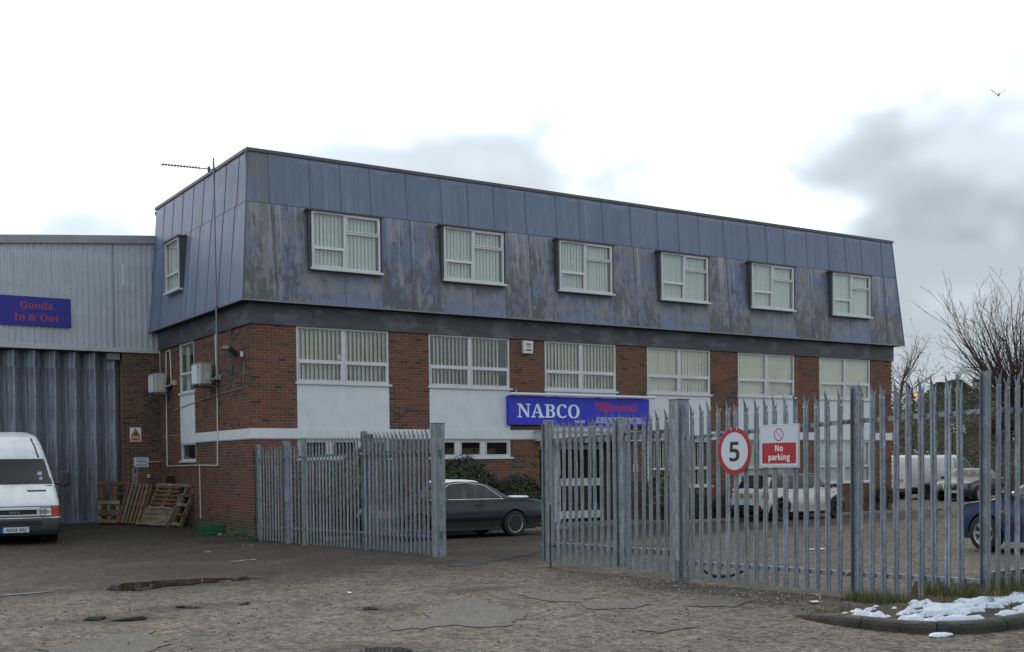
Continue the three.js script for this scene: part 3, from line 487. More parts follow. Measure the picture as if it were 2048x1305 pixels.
{
  const pm = mat(0.245, 0.275, 0.31, 0.75, { map: sized(T.gravel.map, 1.1), bumpMap: sized(T.tarmac, 1.1), bumpScale: 0.002 });
  const patches = [
    [[-5.09, 17.03], [-4.81, 16.69], [-4.34, 16.57], [-4.06, 15.95], [-3.43, 15.4], [-2.99, 15.07], [-3.03, 15.76], [-3.24, 16.49], [-3.51, 17.14], [-3.75, 17.36], [-4.09, 17.52], [-4.28, 17.45], [-4.41, 17.14], [-4.73, 17.16]],
    [[-8.09, 16.09], [-7.71, 15.93], [-7.27, 15.61], [-6.8, 15.5], [-7.0, 15.84], [-6.98, 16.56], [-7.13, 16.75], [-7.32, 16.96], [-7.77, 17.08], [-8.1, 16.75]],
    [[-2.52, 16.7], [-2.16, 16.42], [-1.76, 16.65], [-1.68, 17.0], [-2.16, 17.22], [-2.5, 17.04]], [[-3.27, 18.62], [-2.83, 18.42], [-2.72, 18.81], [-3.21, 18.94]],
    [[-2.26, 15.11], [-1.85, 15.17], [-1.8, 15.94], [-2.25, 16.34], [-2.46, 15.93]], [[-1.6, 17.4], [-0.7, 16.9], [-0.5, 17.5], [-1.3, 17.9]]];
  patches.forEach((o, k) => structure('tarmac_patch', flatShape(o, 0.008, 0.09, k + 3), pm, 'smooth grey tarmac repair patch in the worn aggregate'));
  const wet = new THREE.MeshPhysicalMaterial({ color: C(0.030, 0.025, 0.020), roughness: 0.03, ior: 1.33 });
  const pud = [
    [[-6.16, 10.82], [-5.93, 10.17], [-5.6, 9.86], [-5.05, 9.73], [-4.59, 9.95], [-4.28, 10.15], [-4.54, 10.68], [-4.87, 10.78], [-5.39, 10.88], [-5.84, 11.03]], [[-4.28, 10.38], [-4.04, 10.15], [-3.82, 10.13], [-3.99, 10.43], [-4.26, 10.63]],
    [[-7.6, 10.36], [-7.05, 10.36], [-6.73, 10.40], [-6.93, 10.56], [-7.26, 10.60], [-7.7, 10.56]], [[-4.36, 15.16], [-4.21, 15.1], [-4.19, 15.25], [-4.35, 15.43], [-4.42, 15.36]],
    [[-5.72, 17.98], [-5.48, 18.07], [-5.53, 18.32], [-5.75, 18.42], [-5.84, 18.27]], [[-7.28, 13.97], [-7.1, 13.89], [-6.95, 14.02], [-7.07, 14.21], [-7.25, 14.17]], [[-6.1, 13.58], [-5.92, 13.47], [-5.82, 13.7], [-6.02, 13.79]],
    [[-7.0, 14.4], [-6.7, 14.25], [-6.6, 14.45], [-6.85, 14.6]], [[-5.45, 13.7], [-5.25, 13.6], [-5.2, 13.75], [-5.35, 13.85]]];
  pud.forEach((o, k) => structure('puddle', flatShape(o, 0.011, 0.13, k + 31), wet, 'shallow brown puddle on the forecourt'));
  structure('damp_gully', flatShape([[-0.5, 10.27], [0.24, 9.75], [1.14, 9.45], [2.53, 8.8], [2.35, 9.15], [0.85, 9.95], [-0.06, 10.55], [-0.45, 10.95], [-0.62, 10.6]], 0.007, 0.14, 61), mat(0.055, 0.042, 0.032, 0.35, { map: sized(T.tarmac, 0.7) }), 'dark wet gully line across the gateway');
  // cracks and slab joints: thin dark ribbons of dirt
  const r = rng(17), cr = [];
  const crack = (x, z, dir, len, w) => { let a = dir; const pts = []; for (let s = 0; s < len; s += 0.12) { pts.push([x, z]); x += Math.cos(a) * 0.12; z += Math.sin(a) * 0.12; a += (r() - 0.5) * 0.5; a = lerp(a, dir, 0.15); } for (let i = 0; i < pts.length - 1; i++) { const [x0, z0] = pts[i], [x1, z1] = pts[i + 1], nx = -(z1 - z0), nz = x1 - x0, l = Math.hypot(nx, nz), k0 = w * (0.3 + hash2(i, len * 100, 2)), k1 = w * (0.3 + hash2(i + 1, len * 100, 2)), y = (q, s) => groundY(q, s) + 0.012 * (fbm(q * 0.7 + 3, s * 0.7 + 11, 5, 3) - 0.5) * smooth(0, 3, s) + 0.006;
      const q = [[x0 - nx / l * k0, z0 - nz / l * k0], [x1 - nx / l * k1, z1 - nz / l * k1], [x1 + nx / l * k1, z1 + nz / l * k1], [x0 + nx / l * k0, z0 + nz / l * k0]].map(([a1, b1]) => [a1, y(a1, b1), b1]); const g = new THREE.BufferGeometry(); g.setAttribute('position', new THREE.Float32BufferAttribute([...q[0], ...q[2], ...q[1], ...q[0], ...q[3], ...q[2]], 3)); g.computeVertexNormals(); cr.push(g); } };
  crack(-9, 9.9, 0.05, 4.2, 0.022); crack(-4.2, 15.0, 0.35, 3.0, 0.009); crack(-3.6, 17.5, -0.35, 2.6, 0.009); crack(-2.6, 18.4, -0.2, 2.2, 0.008); crack(-3.0, 13.6, -0.15, 1.6, 0.008); crack(-2.0, 13.2, 0.6, 1.7, 0.008); crack(-1.6, 16.2, 0.9, 1.6, 0.008); crack(-5.6, 15.6, 0.8, 1.4, 0.008); crack(-6.8, 13.2, 0.1, 1.8, 0.008); crack(-2.8, 19.0, 0.5, 1.2, 0.008);
  crack(2, 8.2, -0.35, 7, 0.02); crack(6, 9.6, -0.3, 9, 0.02); crack(1.2, 12.5, -0.2, 7, 0.018); crack(3, 14, 0.1, 4, 0.016); crack(9, 11.5, -0.25, 7, 0.02); crack(12, 6.5, -0.2, 9, 0.02);
  structure('pavement_crack', cr, mat(0.045, 0.04, 0.035, 0.9), 'cracks and dirt lines in the paving');
  // loose chippings
  const st = new THREE.InstancedMesh(new THREE.DodecahedronGeometry(1, 0), mat(0.78, 0.76, 0.74, 0.85), 4200), o = new THREE.Object3D(), rr = rng(23), tones = [[0.34, 0.30, 0.25], [0.40, 0.37, 0.32], [0.20, 0.17, 0.14], [0.12, 0.11, 0.10], [0.36, 0.29, 0.20], [0.46, 0.44, 0.40]];
  for (let i = 0; i < 4200; i++) {
    let x, z; do { x = -10 + 11 * rr(); z = 10.2 + 11 * rr(); } while (fbm(x * 0.9, z * 0.9, 3, 71) < 0.42 || (x > -1.7 && z > 18.3));
    if (i < 700) { x = -0.75 + 1.1 * rr(); z = 12 + 6 * rr(); }
    const s = 0.004 + 0.011 * rr() ** 3; o.position.set(x, groundY(x, z) + 0.012 * (fbm(x * 0.7 + 3, z * 0.7 + 11, 5, 3) - 0.5) + s * 0.4, z); o.rotation.set(rr() * 6, rr() * 6, rr() * 6); o.scale.set(s * 1.3, s * 0.8, s); o.updateMatrix(); st.setMatrixAt(i, o.matrix); const t = tones[Math.floor(rr() ** 1.4 * 6)]; st.setColorAt(i, C(...t));
  }
  st.name = 'loose_chippings'; st.userData = { kind: 'stuff', label: 'loose stone chippings scattered over the forecourt' }; st.castShadow = st.receiveShadow = true; scene.add(st);
}
function smoothed(pos) {                              // share corners so that the surface shades smoothly
  const map = new Map(), P = [], ix = []; for (let i = 0; i < pos.length; i += 3) { const k = pos[i].toFixed(4) + ',' + pos[i + 1].toFixed(4) + ',' + pos[i + 2].toFixed(4); if (!map.has(k)) { map.set(k, P.length / 3); P.push(pos[i], pos[i + 1], pos[i + 2]); } ix.push(map.get(k)); }
  const g = new THREE.BufferGeometry(); g.setAttribute('position', new THREE.Float32BufferAttribute(P, 3)); g.setIndex(ix); g.computeVertexNormals(); return g;
}
// ---------------------------------------------------------------- verge with kerb, soil, grass and old snow at the fence corner
const vergeY = (x, z) => 0.255 + 0.14 + 0.05 * smooth(0.8, -0.1, Math.hypot(x - 1.2, z - 19.4) * 0.4) ;
{
  // kerb line: quarter bend, then along the road
  const foot = [[-1.18, 18.50], [-1.45, 18.9], [-1.60, 19.4], [-1.63, 19.95], [-1.52, 20.42], [-1.22, 20.70], [-0.75, 20.78], [-0.1, 20.74], [0.9, 20.70], [1.8, 20.70], [2.7, 20.70], [3.6, 20.70]];
  const km = mat(0.125, 0.115, 0.10, 0.8, { map: sized(T.tarmac, 0.9), bumpMap: sized(T.tarmac, 0.6), bumpScale: 0.010 });
  const kerbTop = (s) => 0.008 + 0.098 * smooth(-0.1, 1.3, s);
  const kerb = new THREE.Group(); kerb.name = 'kerb'; kerb.userData = { kind: 'structure', label: 'curved concrete kerb round the verge' }; scene.add(kerb);
  const cv = new THREE.CatmullRomCurve3(foot.map(([x, z]) => V(x, 0, z))), len = cv.getLength(), n = Math.round(len / 0.72);
  for (let k = 0; k < n; k++) {
    const rows = [];
    for (let s = 0; s <= 4; s++) {
      const t = (k + 0.008 + (s / 4) * 0.984) / n, p = cv.getPointAt(t), d = cv.getTangentAt(t), nrm = V(d.z, 0, -d.x), y0 = groundY(p.x, p.z), h = kerbTop(t * len) + 0.003 * Math.sin(k * 5.1);
      const prof = [[0, -0.1], [0, h - 0.05], [0.012, h - 0.02], [0.035, h - 0.005], [0.065, h], [0.145, h - 0.004], [0.15, -0.1]];
      rows.push(prof.map(([a, b]) => V(p.x - nrm.x * a * -1, y0 + b, p.z - nrm.z * a * -1)));
    }
    const pos = [], q = (a, b, c, d) => { for (const p of [a, b, c, a, c, d]) pos.push(p.x, p.y, p.z); };
    for (let s = 0; s < 4; s++) for (let i = 0; i < 6; i++) q(rows[s][i], rows[s + 1][i], rows[s + 1][i + 1], rows[s][i + 1]);
    for (const [rw, flip] of [[rows[0], 1], [rows[4], 0]]) for (let i = 1; i < 6; i++) flip ? q(rw[0], rw[i], rw[i + 1], rw[0]) : q(rw[0], rw[i + 1], rw[i], rw[0]);
    const g = new THREE.BufferGeometry(); g.setAttribute('position', new THREE.Float32BufferAttribute(pos, 3)); g.computeVertexNormals(); part('kerb_stone', triUV(g), km, kerb);
  }
  // soil bed inside the kerb
  const samples = cv.getSpacedPoints(240); let nearS = 0; const inside = (x, z) => { let lim = 99; for (let i = 0; i <= 240; i++) { const p = samples[i], d = Math.hypot(x - p.x, z - p.z); if (d < lim) { lim = d; nearS = i / 240 * len; } } return lim; };
  const curve = cv.getSpacedPoints(160), poly = [...curve.map((p) => [p.x, p.z]), [3.6, 18.6], [0.9, 17.9]];
  const inPoly = (x, z) => { let c = false; for (let i = 0, j = poly.length - 1; i < poly.length; j = i++) { const [xi, zi] = poly[i], [xj, zj] = poly[j]; if ((zi > z) !== (zj > z) && x < ((xj - xi) * (z - zi)) / (zj - zi) + xi) c = !c; } return c; };
  const bedY = (x, z) => { const d = inside(x, z), k = kerbTop(nearS); return groundY(x, z) + k * (1 - 0.3 * smooth(1.2, 2.4, d)) - 0.012 + 0.07 * smooth(0.15, 0.9, d) * smooth(0.03, 0.13, k) + 0.03 * (fbm(x * 4, z * 4, 3, 5) - 0.5) * smooth(0.12, 0.35, d); };
  const grid = (step, yf, keep) => { const pos = [], x0 = -1.7, z0 = 17.7, nx = Math.ceil(5.3 / step), nz = Math.ceil(3.1 / step), ok = [], P = []; for (let j = 0; j <= nz; j++) for (let i = 0; i <= nx; i++) { const x = x0 + i * step, z = z0 + j * step; ok.push(inPoly(x, z) && inside(x, z) > 0.05); P.push(V(x, 0, z)); } P.forEach((p, i) => { if (ok[i]) p.y = yf(p.x, p.z); });
    for (let j = 0; j < nz; j++) for (let i = 0; i < nx; i++) { const a = j * (nx + 1) + i, l = [a, a + nx + 1, a + nx + 2, a + 1]; if (l.every((q) => ok[q]) && (!keep || l.some((q) => keep(P[q])))) for (const q of [0, 1, 2, 0, 2, 3]) pos.push(P[l[q]].x, P[l[q]].y, P[l[q]].z); }
    const g = smoothed(pos); return triUV(g); };
  structure('verge_soil', grid(0.055, bedY), mat(0.075, 0.065, 0.035, 0.95, { map: sized(T.grain, 0.25), bumpMap: sized(T.grain, 0.2), bumpScale: 0.012 }), 'earth verge behind the kerb');
  const snowN = (x, z) => { const n = 0.50 * fbm(x * 1.7 + 5, z * 5.0 + 2, 4, 88) + 0.50 * fbm(x * 5.0, z * 12, 5, 89), band = smooth(18.75, 19.3, z + 0.32 * x + 0.1) ; return (n - 0.495) * 2.6 + 0.08 * band - 0.5 * smooth(0.20, 0.06, inside(x, z)) - 0.75 * smooth(0.05, 0.35, x + 0.2 - (z - 19.9) * 2.5) * smooth(20.05, 19.75, z) - 0.6 * (1 - band) + 0.06 * smooth(20.0, 20.3, z); };
  const snowMat = new THREE.MeshPhysicalMaterial({ color: C(0.50, 0.55, 0.635), roughness: 0.75 });
  const sg = grid(0.026, (x, z) => { const n = snowN(x, z); return bedY(x, z) + (n > 0 ? 0.010 + 0.030 * smooth(0, 0.22, n) + 0.022 * (fbm(x * 12, z * 12, 4, 4) - 0.5) : -0.008); }, (p) => snowN(p.x, p.z) > -0.03);
  const sn = part('old_snow', sg, snowMat, scene); sn.userData = { kind: 'stuff', label: 'patches of thawing snow lying on the verge behind the kerb' };
  const r = rng(9), bl = [];
  const blade = (x, z, h, w, lean, dir) => { const y = bedY(x, z) - 0.01, dx = Math.cos(dir), dz = Math.sin(dir), p = [[x - dz * w, y, z + dx * w], [x + dz * w, y, z - dx * w], [x + dx * lean, y + h, z + dz * lean]]; bl.push(...p[0], ...p[1], ...p[2]); };
  const colr = [];
  for (let i = 0; i < 14000; i++) {
    let x, z; if (i < 10500) { x = -0.15 + 3.6 * r(); z = (x < 0.55 ? 18.1 + 2.0 * r() : 19.35 + 0.75 * r()); if (x < 0.55) x = 0.05 + 0.75 * r() * r() + 0.0; } else { x = -1.4 + 4.6 * r(); z = 18.2 + 2.3 * r(); }
    if (!inPoly(x, z) || inside(x, z) < 0.16 || (i >= 10500 && snowN(x, z) > 0)) continue;
    const h = (i < 10500 ? 0.06 + 0.13 * r() : 0.03 + 0.05 * r()), d = r() * 6.28; blade(x, z, h, 0.004, h * (0.3 + 0.7 * r()), d); const t = r() < 0.6 ? [0.10, 0.105, 0.035] : r() < 0.5 ? [0.22, 0.17, 0.08] : [0.07, 0.09, 0.03]; for (let k = 0; k < 3; k++) colr.push(...t);
  }
  const gg = new THREE.BufferGeometry(); gg.setAttribute('position', new THREE.Float32BufferAttribute(bl, 3)); gg.setAttribute('color', new THREE.Float32BufferAttribute(colr, 3)); gg.computeVertexNormals();
  const gm = part('rough_grass', gg, new THREE.MeshStandardMaterial({ vertexColors: true, roughness: 0.9, side: THREE.DoubleSide }), scene); gm.userData = { kind: 'stuff', label: 'rough winter grass along the foot of the fence' };
  // a rim of snow and small lumps in the gutter
  for (const [x, z, s, nm] of [[0.05, 20.86, 1, 'snow sliver lying in the gutter below the kerb bend'], [-1.50, 20.62, 0.45, 'small lump of snow on the road at the kerb foot'], [0.95, 20.9, 1.2, 'snow heap in the gutter at the right edge']]) {
    const g = new THREE.IcosahedronGeometry(1, 4), p = g.attributes.position; for (let i = 0; i < p.count; i++) { const v = V(p.getX(i), p.getY(i), p.getZ(i)), k = 0.7 + 0.7 * fbm(v.x * 2 + s * 9, v.z * 2 + v.y, 3, 5); p.setXYZ(i, v.x * k * 0.26 * s, Math.max(-0.01, v.y * k * 0.022), v.z * k * 0.07); } g.computeVertexNormals();
    const m = solo('snow_lump', g, snowMat, nm, 'snow', 'scraps of snow by the kerb'); m.position.set(x, groundY(x, z) + 0.008, z);
  }
  const rb = solo('red_strip', box(0.34, 0.02, 0.03), mat(0.5, 0.02, 0.03, 0.5), 'red plastic strip in the gutter under the snow', 'litter'); rb.position.set(-0.02, groundY(0, 21) + 0.014, 20.95); rb.rotation.y = 0.25;
}
// ================================================================ warehouse on the left
{
  const ware = thing('warehouse', 'warehouse with pale ribbed cladding, folding steel goods door and brick pier', 'warehouse', [0, 0, -Db]);
  const X0 = -13, roofY = (x) => 8.10 + (x + 4.32) * 0.089, CB = 5.30;
  const clad = mat(0.58, 0.61, 0.66, 0.55, { metalness: 0.1, map: sized(T.paintDirt, 3.1) });
  // ribbed sheets, each about a metre wide
  const pitch = 0.166, prof = [[0, 0], [0.098, 0], [0.112, 0.032], [0.152, 0.032], [0.166, 0]];
  for (let k = 0; k < 13; k++) {
    const x1 = -0.02 - k * pitch * 6, x0 = x1 - pitch * 6, pts = [];
    for (let i = 0; i < 6; i++) for (const [a, b] of prof.slice(0, 4)) pts.push([x0 + 0.004 + i * pitch + a, b]); pts.push([x1 - 0.002, 0]);
    const pos = [], yt = (x) => roofY(x) + 0.02; for (let i = 0; i < pts.length - 1; i++) { const [a, b] = pts[i], [c, d] = pts[i + 1], zl = 0.003 * (k % 2); pos.push(a, CB, b + zl, c, CB, d + zl, c, yt(c), d + zl, a, CB, b + zl, c, yt(c), d + zl, a, yt(a), b + zl); }
    const g = new THREE.BufferGeometry(); g.setAttribute('position', new THREE.Float32BufferAttribute(pos, 3)); g.computeVertexNormals(); part('cladding_sheet', triUV(g), clad, ware);
  }
  const sc = []; for (let x = -0.2; x > -7; x -= pitch * 2) for (const y of [roofY(x) - 0.16, 6.95, CB + 0.12]) sc.push(new THREE.CylinderGeometry(0.014, 0.014, 0.012, 6).rotateX(Math.PI / 2).translate(x + 0.05, y, 0.008));
  const scm = part('cladding_screws', sc, mat(0.06, 0.06, 0.07, 0.5), ware); scm.userData.kind = 'stuff';
  const trim = mat(0.34, 0.36, 0.38, 0.5, { metalness: 0.15, map: sized(T.paintDirt, 1.7) });
  const verge = slab([X0, roofY(X0) - 0.03, 0.09], [0.0, roofY(0) - 0.03, 0.09], [0.0, roofY(0) + 0.20, 0.09], [X0, roofY(X0) + 0.20, 0.09], 0.3, (p) => [p.x, p.y]);
  part('verge_trim', verge, trim, ware);
  part('sheet_lap', [box2(-1.31, -1.295, CB, roofY(-1.3), 0.03, 0.034), box2(-0.03, -0.012, CB, roofY(0), 0, 0.04)], mat(0.12, 0.12, 0.13, 0.6), ware);
  part('bottom_flashing', [box2(X0, -0.005, CB - 0.10, CB + 0.01, -0.05, 0.075)], mat(0.56, 0.58, 0.60, 0.5, { map: sized(T.paintDirt, 1.9) }), ware);
  const shell = mat(0.2, 0.2, 0.21, 0.8);
  part('roof', slab([X0, roofY(X0) + 0.1, -0.02], [0, roofY(0) + 0.1, -0.02], [0, roofY(0) + 0.1, -26], [X0, roofY(X0) + 0.1, -26], 0.12, (p) => [p.x, p.z]), shell, ware);
  part('backing_wall', [box2(X0, -0.2, CB - 0.02, 7.2, -0.12, -0.02)], shell, ware);
  part('rear_wall', [box2(X0, 3, 0, 8.2, -26, -25.9), box2(X0 - 0.1, X0, 0, 7.3, -26, -0.05)], shell, ware);
  // brick pier
  const DX = -1.09, pier = new THREE.Group(); pier.name = 'brick_pier'; ware.add(pier);
  part('mortar_backing', box2(DX + 0.012, 0.19, 0, CB - 0.1, -0.6, -0.008), MAT.mortar, pier);
  const l = []; courses(l, () => [[DX, 0]], 0.1, CB - 0.1, (s, y, j) => ({ x: s, y, z: -0.05 + j, turn: 0 }), 51, (s, y) => 0.10 + smooth(1.2, 0.2, y) * 0.4); l.forEach((b) => { if (b.c < 3 && hash2(b.x * 90, b.y * 90, 4) < 0.55) b.c = [3, 4, 7][Math.floor(hash2(b.x * 50, b.y * 70, 9) * 3)]; });
  // the pier's bricks, the nearest as pieces of their own
  { const put = (o, b) => { o.position.set(b.x, b.y, b.z); o.scale.set(b.w, b.h, 0.1); }, near = l.filter((b) => b.y > 1.3); near.slice(0, 200).forEach((b) => put(part('brick', brickGeo, brickMats[b.c], pier), b));
    const rest = l.filter((b) => !near.slice(0, 200).includes(b)), im = new THREE.InstancedMesh(brickGeo, brickMass, rest.length), o = new THREE.Object3D(); rest.forEach((b, i) => { put(o, b); o.updateMatrix(); im.setMatrixAt(i, o.matrix); im.setColorAt(i, C(...brickTints[b.c])); }); im.name = 'brickwork'; im.userData.kind = 'stuff'; im.castShadow = im.receiveShadow = true; pier.add(im); }
  // folding door: leaves in zigzag, ribbed steel
  const T2 = tex(128, 512, (i, j) => { const n = fbm(i / 20, j / 90, 4, 3), m = fbm(i / 5, j / 40, 3, 9), rust = smooth(0.66, 0.8, fbm(i / 9, j / 14, 4, 77)); const v = 0.62 + 0.4 * (n - 0.5) + 0.25 * (m - 0.5); return mix3([v * 0.96, v, v * 1.05], [0.42, 0.36, 0.30], rust * 0.45); });
  const dm = mat(0.74, 0.755, 0.78, 0.55, { metalness: 0.2, map: sized(T2, 1.1, 4.7) }), ym = 0.27, yt = CB - 0.12;
  const leaf = (w) => { const P = [[0, 0], [0.012, 0.014], [w * 0.30, 0.014], [w * 0.33, 0.0], [w * 0.38, 0.0], [w * 0.41, 0.014], [w * 0.62, 0.014], [w * 0.65, 0], [w * 0.70, 0], [w * 0.73, 0.014], [w - 0.012, 0.014], [w, 0]]; const pos = []; for (let i = 0; i < P.length - 1; i++) { const [a, b] = P[i], [c, d] = P[i + 1]; pos.push(a, ym, b, c, ym, d, c, yt, d, a, ym, b, c, yt, d, a, yt, b); } const g = new THREE.BufferGeometry(); g.setAttribute('position', new THREE.Float32BufferAttribute(pos, 3)); g.computeVertexNormals(); return triUV(g); };
  const door = new THREE.Group(); door.name = 'folding_door'; ware.add(door);
  const lw = 0.56, lg = leaf(lw); let x = DX + 0.06, z = -0.56;
  for (let k = 0; k < 24; k++) { const up = k % 2 === 0, a = 1.06, s = part('door_leaf', lg, dm, door); const nx = x - Math.cos(a) * lw, nz = z + (up ? 1 : -1) * Math.sin(a) * lw; s.position.set(nx, 0, nz); s.rotation.y = Math.atan2(-(z - nz), x - nx); x = nx; z = nz; }
  part('door_track', [box2(X0, DX, CB - 0.14, CB - 0.10, -0.7, -0.05)], MAT.dark, door);
  part('door_bracket', [box2(DX - 0.42, DX - 0.06, 4.98, 5.16, -0.22, -0.02)], mat(0.2, 0.2, 0.2, 0.7), door);
  part('threshold', box2(X0, DX, 0.15, 0.275, -0.9, 0.06), mat(0.22, 0.21, 0.2, 0.9, { map: sized(T.grain, 0.5) }), ware);
  part('inner_wall', box2(X0, 0.5, 0, CB + 0.3, -1.6, -1.5), MAT.dark, ware);
  // goods sign
  const gt = canvasTex(512, 226, (c, w, h) => { c.fillStyle = '#27288c'; c.fillRect(0, 0, w, h); c.fillStyle = '#ae4040'; c.font = 'bold 76px serif'; c.textAlign = 'center'; c.fillText('Goods', w * 0.52, 92); c.fillText('In & Out', w * 0.52, 188); });
  const sg = thing('goods_sign', 'dark blue board lettered in red on the ribbed cladding above the goods door', 'sign', [-3.47, 6.235, -Db + 0.06]);
  part('board', new THREE.BoxGeometry(1.92, 0.82, 0.02), mat(0.03, 0.03, 0.16, 0.5), sg); part('lettering', new THREE.PlaneGeometry(1.90, 0.80).translate(0, 0, 0.0125), new THREE.MeshStandardMaterial({ map: gt, roughness: 0.5 }), sg);
  // small signs on the pier
  const wt = canvasTex(128, 160, (c, w, h) => { c.fillStyle = '#dfe3e8'; c.fillRect(0, 0, w, h); c.fillStyle = '#16130d'; c.beginPath(); c.moveTo(64, 8); c.lineTo(122, 106); c.lineTo(6, 106); c.closePath(); c.fill(); c.fillStyle = '#d68a12'; c.beginPath(); c.moveTo(64, 26); c.lineTo(108, 98); c.lineTo(20, 98); c.closePath(); c.fill(); c.fillStyle = '#16130d'; c.fillRect(42, 78, 42, 12); c.fillRect(60, 58, 20, 22); c.fillRect(48, 52, 5, 34); c.fillStyle = '#c98112'; c.fillRect(8, 116, 112, 36); c.fillStyle = '#221a0c'; c.font = 'bold 18px sans-serif'; c.textAlign = 'center'; c.fillText('Fork lift', 64, 132); c.fillText('trucks', 64, 148); });
  const onPier = (name, x, y, w, h, t, label) => { const s = solo(name, new THREE.BoxGeometry(w, h, 0.012), new THREE.MeshStandardMaterial({ map: t, roughness: 0.5 }), label, 'sign'); s.position.set(x, y, -Db + 0.012); return s; };
  onPier('warning_sign', -0.75, 2.80, 0.33, 0.41, wt, 'white sign with yellow warning triangle on the brick pier');
  const nt = canvasTex(128, 88, (c, w, h) => { c.fillStyle = '#cfd5dc'; c.fillRect(0, 0, w, h); c.fillStyle = '#15171a'; for (let i = 0; i < w; i += 24) { c.fillRect(i, 0, 12, 5); c.fillRect(i + 6, h - 5, 12, 5); } for (let j = 0; j < h; j += 24) { c.fillRect(0, j, 5, 12); c.fillRect(w - 5, j + 6, 5, 12); } c.fillStyle = '#4a4d55'; for (const [y, q] of [[14, 90], [30, 78], [38, 86], [48, 40], [62, 92], [70, 88]]) c.fillRect(64 - q / 2, y, q, 4); });
  onPier('notice_board', -0.60, 1.985, 0.45, 0.31, nt, 'white notice with black notched border low on the brick pier');
  const bt = canvasTex(64, 160, (c, w, h) => { c.fillStyle = '#8f8877'; c.fillRect(0, 0, w, h); c.fillStyle = '#4a3a2c'; c.beginPath(); c.moveTo(32, 6); c.lineTo(50, 28); c.lineTo(32, 52); c.lineTo(14, 28); c.closePath(); c.fill(); for (const y of [76, 96, 116, 140]) c.fillRect(16, y, 34, 8); });
  onPier('hazard_board', -0.785, 1.55, 0.17, 0.52, bt, 'narrow weathered board with dark diamond beside the folding door');
  const so = onPier('outdoor_socket', -0.40, 1.57, 0.085, 0.10, canvasTex(32, 32, (c) => { c.fillStyle = '#c9ccd0'; c.fillRect(0, 0, 32, 32); c.fillStyle = '#555'; c.fillRect(10, 12, 12, 6); }), 'small white socket box under the notched notice'); so.userData.category = 'socket';
}
